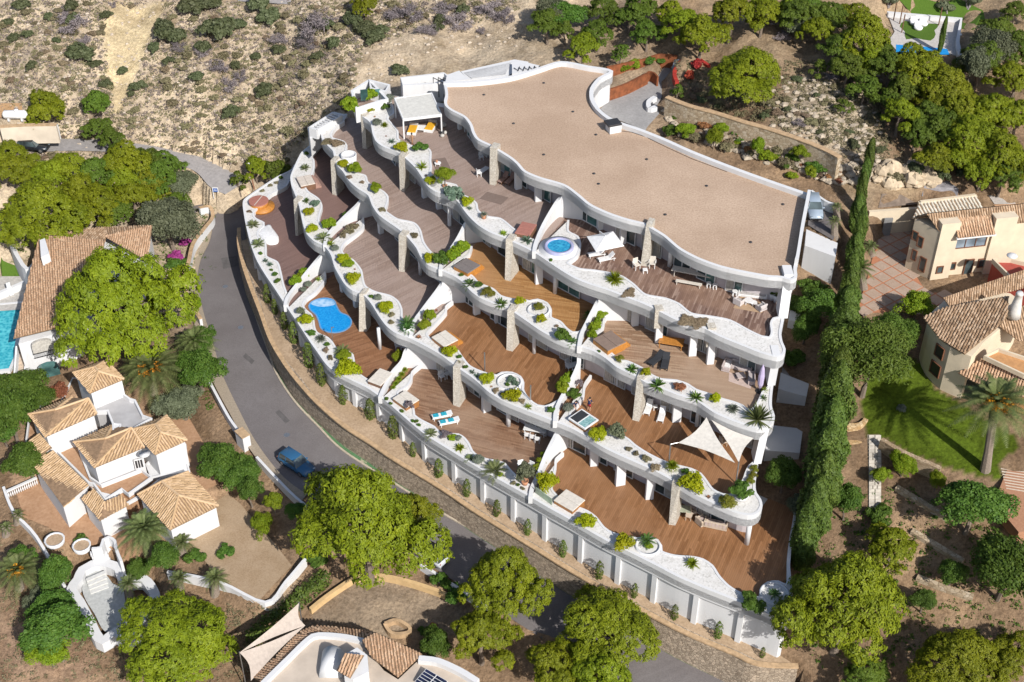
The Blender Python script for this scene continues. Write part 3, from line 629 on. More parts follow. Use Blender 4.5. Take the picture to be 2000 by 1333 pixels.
# ground strip between the stone wall and the white wall is terrain; blocky ledge at its upper end
# ================================================================ THE TERRACED APARTMENT BUILDING
O2px = [(610,262),(606,282),(589,297),(581.5,310.5),(572.5,330),(567,346),(569,362),(574,375),(580,390),(586,409.5),(590.5,433.5),(598,456),(613,471),(634,482),(646,498),(653.5,522),(664,541),(674,556.5),(689,568.5),(704,573),(714.5,581),(726.5,596),(740,618),(755,637.5),(773,651),(798,660),(815,668),(836,679),(860,693),(884,711),(900.5,723),(920,736.5),(935,748.5),(953,765),(980,782),(1010,795),(1040,807),(1085,824.5),(1115,836.5),(1145,853),(1175,872.5),(1205,887.5),(1242.5,904),(1282.5,922),(1309.5,937),(1327.5,949),(1353,964),(1380,977.5),(1410,991),(1440,1003),(1467,1007.5),(1482,1001.5),(1489.5,989.5),(1486.5,974.5),(1477,961),(1476,940),(1480,915),(1484,880),(1490,840)]
O3px = [(676,222),(659,229.5),(640,243),(627,255),(629,272),(640,285),(650,295),(653,310),(657,322),(670,336),(681,353),(699,369),(718,381),(727,402),(738,418.5),(751,429),(775,445.5),(792.5,460.5),(812.5,484),(822,503),(834,517),(862,529),(888,540.5),(904,552),(919,568.5),(937,582),(962.5,592.5),(989,600.5),(1006,612),(1030,628.5),(1052,644),(1082,661),(1107.5,671.5),(1137.5,679),(1160,686.5),(1182.5,700),(1205,718),(1243,736),(1262,748),(1290,758.5),(1320,770.5),(1344,778),(1362,784),(1375,793),(1395,806.5),(1425,820),(1455,830.5),(1482,838),(1498.5,835),(1511,824),(1513.5,812),(1508,796),(1508,775),(1511,750),(1516,715),(1522,700)]
O4px = [(760,178),(744,193),(730,202),(714,206),(698,217),(706,226),(723,240),(727,259),(734,276),(747,286),(777,298),(790,308),(812,329),(824,346.5),(836,364.5),(851,375),(875,382.5),(893,393),(905,409.5),(917,424.5),(935,441),(957.5,454.5),(987.5,466),(1003,473.5),(1025,484),(1044.5,494),(1070,511),(1097,529),(1122.5,544),(1152.5,556),(1190,568),(1220,580),(1250,591),(1277,603),(1293,611.5),(1320,625),(1353,635.5),(1377,642.5),(1395,652.5),(1425,665.5),(1455,677.5),(1485,689.5),(1506,695.5),(1522,698),(1533,691),(1534.5,681),(1529,669),(1526,652),(1529,635),(1535,605),(1545,560)]
ROOFpx = [(866,161),(870,183),(867,197),(870,207),(880,215),(905,228),(917,243),(922,258),(931,272),(957.5,285),(972.5,294),(995,308),(1008.5,319.5),(1022,334.5),(1050,347),(1100,362),(1125,379.5),(1150,400),(1187.5,417.5),(1225,430),(1257.5,438),(1275,448),(1296,461),(1325,485.5),(1362.5,505.5),(1412.5,523),(1500,540.5),(1527,542),(1546,547),(1557,541),(1556,523),(1560,508),(1570,445.5),(1582.5,380.5)]
ROOFBACK = [(1500,352),(1447.5,333),(1400,315),(1350,295),(1300,272.5),(1250,252.5),(1212.5,240),(1190,230),(1170,212.5),(1160,195),(1160,175),(1175,155),(1197.5,140),(1150,130),(1095,121),(1050,134),(1000,149),(960,155.5),(915,160)]
def outer(px, z): return even(smooth_path(PZ(px, z+0.55), 0.4), 0.45)
O = {1: outer(O1px, Z1), 2: outer(O2px, Z2), 3: outer(O3px, Z3), 4: outer(O4px, Z4), 5: even(smooth_path(PZ(ROOFpx, Z5+0.45), 0.4), 0.45)}
RB = smooth_path(PZ(ROOFBACK, Z5+0.45), 0.8)
ZD = {1: Z1, 2: Z2, 3: Z3, 4: Z4, 5: Z5}
BLD = empty('apartment_building', (0, 115, 4)); tag(BLD, 'white terraced apartment building with wavy planter edges and wooden terraces', 'building')
def part(mb, name, mat, smooth=False, label=None):
    o = mb.build(name, mat, BLD, smooth)
    if label: o['label'] = label
    return o
# dividing walls: top edge px from the facade (high) out to the planter edge (low)
DIV = {1: [[(629.5,494),(612,516),(577,559),(561,581),(557,597)], [(798,677),(792,685),(785,705),(765,729),(747,764),(742,776)], [(1085,850),(1067,887),(1052,925),(1040,951),(1036,971)]],
       2: [[(707,385.5),(698,399),(670,426),(641.5,457),(634,479)], [(863,551),(856,564),(824.5,606),(808,630),(802,656)], [(1131,703),(1129,714),(1115,745),(1095,780),(1086,803),(1084,823)]],
       3: [[(909,433),(905,444),(891,471),(865,510),(860,527)], [(1170,581),(1164,595),(1149,625),(1136,652),(1131,677)]],
       4: [[(1100,380),(1087,395),(1062,438),(1047,473),(1043,492)]]}
# inner planter edge of each unit, from its left dividing wall to the next one
INN = {1: [[(565,352),(559,363),(547,370),(530,378),(519,388),(503,405),(494,418),(499,427),(515,435),(515,441),(505,450),(504,462),(517,471),(519,487),(520,501),(541,512),(548,532),(553,555),(559,572)],
           [(634,530),(635,545),(617,569),(597,584),(591,595),(596,605),(607,614),(612,626),(614,640),(619,650),(640,660),(650,671),(656,680),(686,690),(691,704),(692,714),(701,730),(716,741),(735,752),(752,750)],
           [(823,711),(805,727),(803,741),(795,754),(776,767),(790,785),(807,797),(809,811),(823,821),(848,834),(859,845),(880,848),(895,848.5),(907,856),(916,868),(922,881),(932,890),(948,896.5),(972,901),(986,906),(995,917),(1013,934),(1035,948),(1044,945)],
           [(1100,884),(1086,897),(1085,910),(1080,934),(1077,955),(1085,966),(1108,984),(1131,992),(1148,999),(1163,1010),(1180,1031),(1198,1042),(1234,1050),(1245,1052),(1262,1050),(1284,1055),(1291,1066),(1292,1077),(1318,1085.5),(1355,1088.5),(1373,1093),(1391,1105),(1404,1125),(1422,1144),(1441,1156),(1460,1163.5),(1485,1167),(1487,1150),(1500,1138),(1520,1136),(1536,1142),(1540,1110),(1545,1050),(1553,1003),(1555,930)]],
       2: [[(630,272),(627,279),(616,294),(606,305),(612,312),(613,324),(610,338),(600,352),(596,366),(602,375),(621,388),(628,402),(624,418),(622,431),(631,444),(641,452)],
           [(709,425),(709,444),(694,458),(673,474),(666,489),(673,498),(689,508),(705,528),(709,548),(714,560),(732,570),(762,578),(777,589),(784,604),(785,621),(796,640),(806,646)],
           [(884,588),(871,599),(871,609),(847,636),(833,653),(850,668),(875,678),(891,682),(902,697),(917,715),(943,727),(971,733),(980,728),(1000,728),(1016,736),(1022,748),(1021,760),(1028,774),(1040,786),(1050,792),(1064,794),(1079,789),(1094,780)],
           [(1154,733),(1142,751),(1139,772),(1130,787),(1113,808),(1130,832),(1155,838),(1190,842.5),(1209,848),(1227,858),(1238,868),(1262,884),(1296,901),(1330,911),(1350,916),(1368,925),(1380,940),(1392,956),(1410,965),(1424,967),(1432,965),(1444,945),(1452,938),(1457,924),(1463,911),(1470,905),(1476,900),(1480,880),(1485,845)]],
       3: [[(672,237),(655,249),(646,264),(650,270),(670,276),(677,285),(675,293),(684,311),(690,318),(688,330),(696,338),(713,343),(718,356),(733,366),(748,374),(757,384),(756,396),(752,411),(760,418),(776,428),(808,435.5),(820,449),(827,473),(843,494),(864,504)],
           [(921,481),(916,496),(904,505),(888,515),(905,530),(922,539),(935,553),(962,564),(978,578),(997,583.5),(1023,586),(1034,588),(1050,585),(1068,592),(1076,606),(1076,620),(1094,628),(1106,641),(1118,649),(1130,649),(1138,643)],
           [(1187,614),(1180,624),(1178,637),(1163,656),(1170,676),(1194,690),(1208,702),(1226,706),(1254,719),(1272,732),(1290,740),(1323,743.5),(1344,751),(1359,761),(1387,770),(1407,778),(1432,785),(1448,791),(1465,801),(1476,794),(1484,780),(1490,766),(1499,758),(1506,750),(1512,722)]],
       4: [[(766,205),(768,222),(756,230),(764,241),(776,256),(778,272),(792,280),(808,286),(834,289),(841,297),(840,312),(842,326),(840,338),(848,346),(872,357),(890,361),(899,378),(917,387),(930,397),(934,412),(953,423),(977,427),(1003,447),(1030,464),(1048,470)],
           [(1110,430),(1110,452),(1128,462),(1133,480),(1127,498),(1112,510),(1108,514),(1132,525),(1160,528),(1195,534),(1215,540),(1237,555),(1260,575),(1300,583),(1325,593),(1350,612),(1387,618),(1425,625.5),(1462,645),(1488,657),(1503,659),(1508,648),(1506,632),(1511,622),(1524,618),(1536,585)]]}
DECKS = {1: [REDDECK, POOLDECK, BROWNDECK, WARMDECK], 2: [REDDECK, GREYDECK[0], WARMDECK, WARMDECK], 3: [GREYDECK[0], ORANGEDECK, TEAKDECK], 4: [GREYDECK[1], DARKDECK]}
def seg(path, i, j): return path[i:j+1] if i <= j else list(reversed(path[j:i+1]))
FAC = {}
for k in (1, 2, 3, 4):
    up = O[k+1]; up = up[:nearest(up, P(*{1: (1467,1007.5), 2: (1482,838), 3: (1515,697), 4: (1535,545)}[k], ZD[k+1]+0.55))+1]; g = gauss(up, 9); FAC[k] = offset(g, 1.9)          # glazing line, set back under the slab above
    lead = FAC[k][0]; FAC[k] = even(FAC[k], 0.45)
divplan = {}
for k in DIV:
    divplan[k] = []
    for pts in DIV[k]:
        n = len(pts); L = [0.0]
        for a, b in zip(pts[:-1], pts[1:]): L.append(L[-1]+math.hypot(a[0]-b[0], a[1]-b[1]))
        pl = []
        for (x, y), l in zip(pts, L):
            t = l/L[-1]; h = 0.75+(2.95-0.75)*(1-t)**3.0; pl.append(P(x, y, ZD[k]+h))
        divplan[k].append(dens3(pl, 5))
# floor slabs, terrace decks, planters, fascias
for k in (1, 2, 3, 4):
    z = ZD[k]; out = O[k]; back = offset(FAC[k], 4.0)
    mb = MB(); mb.prism([*out, *reversed(back)], z-0.95, z-0.03); part(mb, 'floor_slab', WHITE)
    fas = MB(); f0 = z-0.95 if k > 1 else z-0.75
    fas.wall(out, f0, z+0.55, 0.28, 1.0); part(fas, 'curved_fascia', WHITE, label='wavy white fascia and planter rim of terrace row %d from the bottom' % k)
    cuts = [0]+[nearest(out, d[-1]) for d in divplan[k]]+[len(out)-1]
    tops = [0]+[nearest(FAC[k], d[0]) for d in divplan[k]]+[len(FAC[k])-1]
    for u in range(len(INN[k])):
        a, b = cuts[u], cuts[u+1]; o_seg = seg(out, a, b); fb = seg(FAC[k], tops[u], tops[u+1])
        # deck
        dk = MB(); dk.sheet([(p.x, p.y) for p in o_seg]+[(p.x, p.y) for p in reversed(offset(fb, 0.6))], z); part(dk, 'terrace_deck', DECKS[k][u])
        # planter bed and its inner rim
        inn = smooth_path(PZ(INN[k][u], z+0.55), 0.4)
        o_in = offset(o_seg, 0.24); poly = [(p.x, p.y) for p in o_in]+[(p.x, p.y) for p in reversed(inn)]
        bed = MB(); bed.sheet(poly, z+0.49); part(bed, 'gravel_bed', WGRAVEL)
        rim = MB(); rim.wall(inn, z-0.01, z+0.56, 0.24, 0.0); part(rim, 'planter_rim', WHITE)
# dividing walls
for k in divplan:
    for d in divplan[k]:
        mb = MB(); a = d[0]; dirv = Vector((d[0].x-d[2].x, d[0].y-d[2].y)).normalized()
        ext = [Vector((a.x+dirv.x*s, a.y+dirv.y*s, ZD[k]+3.03)) for s in (3.2, 1.6, 0.6)]
        path = ext+d; mb.wall([(p.x, p.y) for p in path], ZD[k]-0.2, [p.z for p in path], 0.42, 0.0); part(mb, 'dividing_wall', WHITE)
# stone pillars: px of top-left, top-right, bottom-right, bottom-left of the front face, and of the rear foot
PIL = [(1,(574,388),(583,391),(582,461),(577,461),(592,455)),(1,(702,571),(712,571),(716,648),(701,648),(722,640)),(1,(885,712),(899,715),(898,796),(885,792),(911,776)),(1,(1312,938),(1327,945),(1319,1027),(1306,1025),(1330,1003)),
       (2,(646,311),(655,313),(659,383),(649,380),(673,368)),(2,(779,456),(791,459),(790,532),(779,530),(801,514)),(2,(991,602),(1005,604),(1001,687),(989,684),(1014,672)),(2,(1244,731),(1258,736),(1248,824),(1235,821),(1261,795)),
       (3,(705,221),(713,224),(716,292),(708,290),(726,285)),(3,(779,301),(790,304),(790,375),(781,372),(800,362)),(3,(988,464),(1002,466),(997,550),(986,547),(1014,529)),
       (4,(957,285),(970,288),(967,363),(956,361),(978,350)),(4,(1262,433),(1273,436),(1267,522),(1251,519),(1274,505))]
for k, tl, tr, br, bl, rb in PIL:
    z = ZD[k]; t = [P(*tl, z+4.72)+Vector((0, -.32, 0)), P(*tr, z+4.72)+Vector((0, -.32, 0))]; b_ = [P(*br, z), P(*bl, z)]; q = P(*rb, z)
    dv = Vector((q.x-b_[0].x, q.y-b_[0].y)); ln = max(dv.length, 0.9); dv.normalize(); dv = dv*min(max(ln, 1.2), 2.2)
    top_back = Vector((0.3, 0.75)).normalized()*1.2
    V = [b_[1], b_[0], b_[0]+Vector((dv.x, dv.y, 0)), b_[1]+Vector((dv.x, dv.y, 0)), t[0], t[1], t[1]+Vector((top_back.x, top_back.y, 0)), t[0]+Vector((top_back.x, top_back.y, 0))]
    mb = MB(); mb.add(V, [(3, 2, 1, 0), (4, 5, 6, 7), (0, 1, 5, 4), (1, 2, 6, 5), (2, 3, 7, 6), (3, 0, 4, 7)]); part(mb, 'stone_pillar', STONE)
# two stone heads on white columns, upper right
for (tl, br, foot) in [((1278,598),(1290,640),(1286,673)),((1380,640),(1392,676),(1387,715))]:
    a = P((tl[0]+br[0])/2, br[1], Z3+2.3); mb = MB(); mb.box((a.x, a.y+0.3, Z3+3.5), (0.85, 0.9, 2.45), 0.1); part(mb, 'stone_pillar', STONE)
    c = P(*foot, Z3); mb = MB(); mb.box((c.x, c.y+0.4, Z3+1.4), (0.75, 0.5, 2.8), 0.1, 0.04); part(mb, 'column', WHITE)
# white columns by their foot
for k, x, y, w, d, rz in [(1,993,834,.62,.62,9),(1,950,806,.95,.55,.5),(1,1160,912,.85,.5,.15),(1,1211,950,1.0,.5,.25),(1,1268,977,.8,.5,.1),(1,742,684,.5,.5,9),(1,669,572,.5,.5,.6),(1,695,602,.5,.5,.6),
        (2,1043,692,.5,.5,9),(2,931,616,.75,.5,.4),(2,971,632,.6,.4,.4),(2,821,538,.5,.5,9),(2,1209,755,.75,.5,.5),(2,1321,826,.9,.5,.1),(2,1361,835,.5,.5,9),(2,744,458,.6,.5,.6),
        (3,1084,575,.55,.55,9),(3,1052,556,.85,.5,.3),(3,829,388,.6,.5,.5),(3,857,410,.6,.5,.4),(3,1240,638,.75,.5,.2),(3,1352,697,.8,.5,.1),(3,878,443,.35,.35,.4),(3,975,492,.5,.4,.3),
        (4,1308,522,.6,.6,9),(4,1433,560,.55,.55,9),(4,1051,395,.8,.5,.3),(4,1173,450,.8,.5,.3),(4,1216,478,.7,.5,.3),(4,1012,371,.8,.5,.4),(4,898,254,.5,.4,.5)]:
    c = P(x, y, ZD[k]); mb = MB()
    if rz == 9: mb.lathe([(w*0.42, 0.0), (w*0.42, 3.06)], (c.x, c.y+0.2, c.z), 14)
    else: mb.box((c.x, c.y+d*0.5, c.z+1.53), (w, d, 3.06), rz, 0.03)
    part(mb, 'column', WHITE, smooth=(rz == 9))
c = P(1459, 1066, Z1); mb = MB(); mb.lathe([(0.26, 0), (0.26, 3.06)], (c.x, c.y+0.25, c.z), 16); part(mb, 'column', WHITE, True)
# facade behind: rendered wall, then windows with frames and panes
for k in (1, 2, 3, 4):
    z = ZD[k]; fac = FAC[k]; mb = MB(); w = offset(fac, 0.35); mb.wall(w, z-0.02, z+3.04, 0.3, 0.0); part(mb, 'facade_wall', MAUVE)
    i = 4; r = random.Random(k*11)
    while i < len(fac)-8:
        nwin = r.choice((4, 5, 6, 7)); gap = r.choice((2, 3, 4, 6))
        j = min(i+nwin, len(fac)-2); s = fac[i:j+1]
        if any((s[len(s)//2]-Vector((d[0].x, d[0].y))).length < 2.2 for d in divplan[k]): i += 3; continue
        ww = empty('window', BLD.location*0); ww.parent = BLD; ww.location = (s[0].x-BLD.location.x, s[0].y-BLD.location.y, z-BLD.location.z)
        org = (s[0].x, s[0].y, z)
        A, B = s[0], s[-1]; n = max(2, int((B-A).length/1.15)); dv = (B-A)/n; nrm = Vector((-dv.y, dv.x)).normalized()
        gl = MB(); fr = MB(); ang = math.atan2(dv.y, dv.x)
        for q in range(n+1):
            p = A+dv*q; fr.box((p.x-org[0], p.y-org[1], 1.45), (0.09, 0.1, 2.9), ang)
        mid = (A+B)/2
        for hz in (0.05, 2.86): fr.box((mid.x-org[0], mid.y-org[1], hz), ((B-A).length, 0.1, 0.1), ang)
        link('frame', fr.mesh('frame', FRAME), ww)
        for q in range(n):
            p = A+dv*(q+0.5)+nrm*0.02; pb = MB(); pb.box((p.x-org[0], p.y-org[1], 1.45), (dv.length-0.1, 0.03, 2.7), ang)
            link('pane', pb.mesh('pane', TEAL if (k in (3, 4) and r.random() < 0.35) else GLASS), ww)
            if r.random() < 0.45:
                cb = MB(); p2 = A+dv*(q+0.5)-nrm*0.05
                for t in range(5): cb.box((p2.x-org[0]+dv.x*(t-2)/6, p2.y-org[1]+dv.y*(t-2)/6, 1.4), (dv.length*0.14, 0.05+0.03*(t % 2), 2.55), ang)
                link('curtain', cb.mesh('curtain', CURTAIN), ww)
        i = j+gap
# roof
rf = [(p.x, p.y) for p in O[5]]+[(p.x, p.y) for p in RB]
mb = MB(); mb.prism(rf, Z5-0.95, Z5-0.03); part(mb, 'roof_slab', WHITE)
mb = MB(); mb.sheet(rf, Z5); part(mb, 'roof_gravel', ROOFGRAVEL)
mb = MB(); mb.wall(O[5], Z5-0.95, Z5+0.4, 0.34, 1.0); part(mb, 'curved_fascia', WHITE, label='wavy white fascia around the gravel roof')
mb = MB(); mb.wall([O[5][-1]]+RB+[O[5][0]], Z5-0.95, Z5+0.55, 0.5, 1.0); part(mb, 'roof_parapet', WHITE)
i0 = nearest(O[5], P(1560, 515, Z5+.45)); mb = MB(); mb.wall(O[5][i0:], Z5+.3, Z5+1.05, 0.34, 1.0); part(mb, 'high_parapet', WHITE)
# body of the building under the roof (back and right end)
body = offset(FAC[4], 0.55); mb = MB(); mb.prism([(p.x, p.y) for p in body]+[(p.x, p.y) for p in offset(RB, 0.3)], 8.0, Z5-0.94); part(mb, 'rear_wall', WHITE)
for x, y in [(1062,163),(1119,219),(1164,264),(1062,303),(1263,312),(1003,242),(945,186),(1169,360),(1299,420),(1380,364),(1466,474),(1529,400),(1160,490-150)]:
    c = P(x, y, Z5); mb = MB(); mb.lathe([(0.02, 0.0), (0.2, 0.03), (0.15, 0.1), (0.02, 0.12)], (c.x, c.y, c.z), 8); part(mb, 'roof_drain', DARK)
cb_ = [P(*q, Z5+.03) for q in [(1213,256),(1235,259),(1262,268),(1300,287),(1350,310),(1420,336)]]; mb = MB(); mb.tube(cb_, .035, 4); part(mb, 'roof_cable', DARK)
c = P(1198, 256, Z5); mb = MB(); mb.box((c.x, c.y, c.z+0.45), (1.5, 1.3, 0.9), 0.35, 0.03); part(mb, 'roof_vent', WHITE, label='white box vent with dark lid on the gravel roof')
mb = MB(); mb.box((c.x-0.1, c.y+0.1, c.z+1.05), (1.75, 1.5, 0.22), 0.35, 0.03); part(mb, 'vent_lid', DARK)
# end fins on the right
for (a, b, z0, z1, t) in [((1541,536),(1529,621),Z4+.5,Z5+.45,.95),((1517,694),(1506,752),Z3+.5,Z4+.56,.8),((1496,832),(1479,905),Z2+.5,Z3+.56,.75)]:
    p = P(*a, z1); q = P(*b, z0); mb = MB(); cx, cy = (p.x+q.x)/2, (p.y+q.y)/2
    V = []
    for c, zz in ((q, z0), (p, z1)): V += [(c.x-t/2, c.y-0.1, zz), (c.x+t/2, c.y-0.1, zz), (c.x+t/2, c.y+1.6, zz), (c.x-t/2, c.y+1.6, zz)]
    mb.add(V, [(3, 2, 1, 0), (4, 5, 6, 7), (0, 1, 5, 4), (1, 2, 6, 5), (2, 3, 7, 6), (3, 0, 4, 7)]); part(mb, 'end_fin', WHITE)
# base wall with pilasters
basez = along([Vector((p.x, p.y, zz)) for p, zz in zip(PZ([(478,455),(520,560),(600,700),(650,775),(742,839),(836,914),(951,988),(1075,1060),(1215,1137),(1371,1219),(1456,1254),(1530,1290)], 4), [4.95,4.95,4.9,4.85,4.5,4.2,3.7,3.3,3.1,3.0,2.9,2.7])])
n1 = nearest(O[1], P(475, 391, Z1+.55)); n2 = nearest(O[1], P(1548, 1200, Z1+.55))
wl = offset(O[1][n1:], 0.42); bz = basez(np.array([p.x for p in wl]), np.array([p.y for p in wl]))
mb = MB(); mb.wall(wl, [float(q)-1.2 for q in bz], Z1-0.7, 0.4, 0.6); part(mb, 'base_wall', WHITE)
sw = []
for c in capD:
    i = nearest(wl, c); q = wl[i]; sw.append((c, Vector((q.x, q.y, float(bz[i])))))
V = []
for c, q in sw: V += [(c.x, c.y, c.z+0.01), (c.x*0.5+q.x*0.5, c.y*0.5+q.y*0.5, c.z*0.6+q.z*0.4+0.05), (q.x, q.y, max(q.z, c.z)+0.05)]
mb = MB(); mb.add(V, [(3*i+j, 3*i+3+j, 3*i+4+j, 3*i+1+j) for i in range(len(sw)-1) for j in (0, 1)])
tag(mb.build('planting_strip', speck('dry_tan_soil', [(0.3, (0.30, 0.215, 0.14)), (0.6, (0.44, 0.325, 0.22)), (0.8, (0.52, 0.40, 0.285))], 4.0, bump=0.5, big=(0.75, 0.72, 0.66), bigscale=0.4)), kind='structure')
def pilaster(q):
    i = nearest(O[1], q); i = min(max(i, 1), len(O[1])-2); p = O[1][i]; d = (O[1][i+1]-O[1][i-1]).normalized(); nn = Vector((-d.y, d.x))
    c = p+nn*0.26; h0 = float(basez(np.array([p.x]), np.array([p.y]))[0])-0.6; mb = MB()
    mb.box((c.x, c.y, (h0+Z1-0.76)/2), (0.55, 0.42, Z1-0.76-h0), math.atan2(d.y, d.x), 0.02); part(mb, 'pilaster', WHITE)
    return p
for x, y in [(640,735),(682,752),(732,772),(778,809),(825,845),(880,881),(938,916),(998,951),(1064,988),(1134,1028),(1206,1067),(1282,1106),(1364,1145),(1449,1178)]: pilaster(P(x, y, Z1+.55))
for x, y in [(620,688),(600,660),(581,631),(562,603),(545,577),(527,550),(512,526),(499,502),(489,477)]: pilaster(P(x, y, Z1+.55))
# white walls and low terraces on the far left end
def slabroof(px, z, t, name, mat=WHITE):
    mb = MB(); mb.prism(PZ(px, z), z-t, z); return part(mb, name, mat)
c0 = zoom(460,180,6.667,[(935,445),(1280,235),(1420,270),(1100,480),(1040,520),(970,600)])
mb = MB(); mb.prism(PZ(c0, Z3+0.2), Z3-2.6, Z3-0.05); part(mb, 'end_block', WHITE)
pp = PZ(zoom(460,180,6.667,[(960,460),(1270,262),(1380,300),(1060,490)]), Z3+1.3)
pg = MB()
for a, b in ((0, 1), (1, 2), (2, 3), (3, 0)): pg.wall([pp[a], pp[b]], Z3-0.1, Z3+1.3, 0.22)
part(pg, 'pergola_frame', WHITE)
for i in range(9):
    t = (i+0.5)/9; a = pp[0]+(pp[1]-pp[0])*t; b = pp[3]+(pp[2]-pp[3])*t; mb = MB(); mb.wall([a, b], Z3+1.1, Z3+1.28, 0.16); part(mb, 'pergola_slat', WHITE)
mb = MB(); mb.sheet([(p.x, p.y) for p in pp], Z3+0.02); part(mb, 'pergola_floor', plain('pale_floor', (0.5, 0.5, 0.5), 0.8))
# entry pavilion behind the upper left terrace
def block(px, z0, z1, name='pavilion_wall', mat=WHITE, ring=False):
    mb = MB()
    if ring:
        mb.wall([(p.x, p.y) for p in PZ(px, z1)], z0, z1, .35, 0, True); fl = MB(); fl.prism(PZ(px, z1), z0, z0+.6); part(fl, 'pavilion_floor', GREYDECK[0])
    else: mb.prism(PZ(px, z1), z0, z1)
    return part(mb, name, mat)
block(zoom(660,100,6.667,[(182,515),(410,375),(430,395),(640,620),(560,640),(240,740)]), Z4-.4, Z4+1.7, ring=True)
block(zoom(660,100,6.667,[(410,375),(665,440),(620,520),(430,480)]), Z4-.4, Z4+1.9, ring=True)
block(zoom(660,100,6.667,[(820,350),(1380,285),(1440,330),(1420,380),(1240,420),(850,440)]), Z4-.6, Z4+2.2, ring=True)
block(zoom(660,100,6.667,[(1420,310),(1580,255),(1700,370),(1400,400)]), 18, Z4+3.3)
block(zoom(660,100,6.667,[(1600,265),(2300,110),(2480,140),(2200,330),(1700,375)]), 18, Z5-1.2)
for (x, y, w, h) in [(711,186,14,18),(829,171,16,10),(738,180,10,9)]:
    c = P(x, y, Z4+1.2); c = c+(Vector((0, 0, CAM_Z))-c).normalized()*0.9; ww = MB(); ww.box((c.x, c.y, c.z), (w/15.5, 0.16, h/15.5*1.3), 0.25); part(ww, 'window_opening', TEAL)
for i in range(3):
    a = P(846+i*10, 152, Z4+3.0); mb = MB(); mb.tube([(a.x, a.y, Z4+0.2), (a.x, a.y, Z4+3.0), (a.x+1.6, a.y-1.0, Z4+2.6)], 0.07, 5); part(mb, 'steel_brace', DARK)
mb = MB(); pp = PZ(zoom(660,100,6.667,[(1640,285),(2260,150),(2440,175),(2180,310),(1740,360)]), Z5-1.15)
for i in range(40):
    t = (i+.5)/40; a = pp[0]+(pp[1]-pp[0])*t; b = pp[4]+(pp[3]-pp[4])*t; mb.wall([a, b], Z5-1.19, Z5-1.1, 0.12)
part(mb, 'ribbed_roof', plain('pale_metal', (0.5, 0.5, 0.5), 0.6))
a = zoom(1000,0,4,[(0,490),(100,485),(220,515),(120,560),(0,580)])
mb = MB(); mb.prism(PZ(a, Z5-.6), 19, Z5-.6); part(mb, 'canopy', WHITE)
for i in range(5):
    p = P(1004+i*10, 133-i*0.5, Z5-.5); mb = MB(); mb.tube([(p.x, p.y, p.z), (p.x+0.55, p.y-1.0, p.z+0.1), (p.x+0.7, p.y+0.3, p.z)], 0.06, 4); part(mb, 'steel_brace', DARK)
# ================================================================ NEIGHBOURING HOUSES, WALLS, YARDS
TAN_T = tilemat('tan_tiles', [(0.40, 0.27, 0.15), (0.50, 0.345, 0.20), (0.56, 0.40, 0.25)], (0.24, 0.15, 0.08), 0.35)
PEACH_T = tilemat('peach_tiles', [(0.42, 0.26, 0.16), (0.54, 0.35, 0.22), (0.60, 0.42, 0.28)], (0.16, 0.10, 0.07), 0.55)
OLD_T = tilemat('old_tiles', [(0.27, 0.17, 0.10), (0.40, 0.27, 0.17), (0.52, 0.38, 0.26)], (0.07, 0.05, 0.035), 0.65)
WHT_T = tilemat('pale_tiles', [(0.50, 0.46, 0.38), (0.58, 0.54, 0.46), (0.62, 0.58, 0.5)], (0.16, 0.13, 0.1), 0.5)
CREAM = plain('cream_render', (0.60, 0.51, 0.38), 0.85, world=True, scale=0.7, var=0.08)
TILEFLOOR = speck('terracotta_paving', [(0.3, (0.34, 0.20, 0.115)), (0.7, (0.46, 0.29, 0.18))], 3.0, bump=0.1, big=(0.82, 0.78, 0.74), bigscale=0.6)
GREYFLOOR = plain('grey_roof_paint', (0.36, 0.355, 0.36), 0.8, world=True, scale=0.8)
BLUEGLASS = glassmat('pale_window', (0.16, 0.2, 0.24))
TSHADE = plain('tile_channel_shade', (.23,.15,.09), .95, world=True, var=.3)  # darker deck colour paints the shade between the tile rows
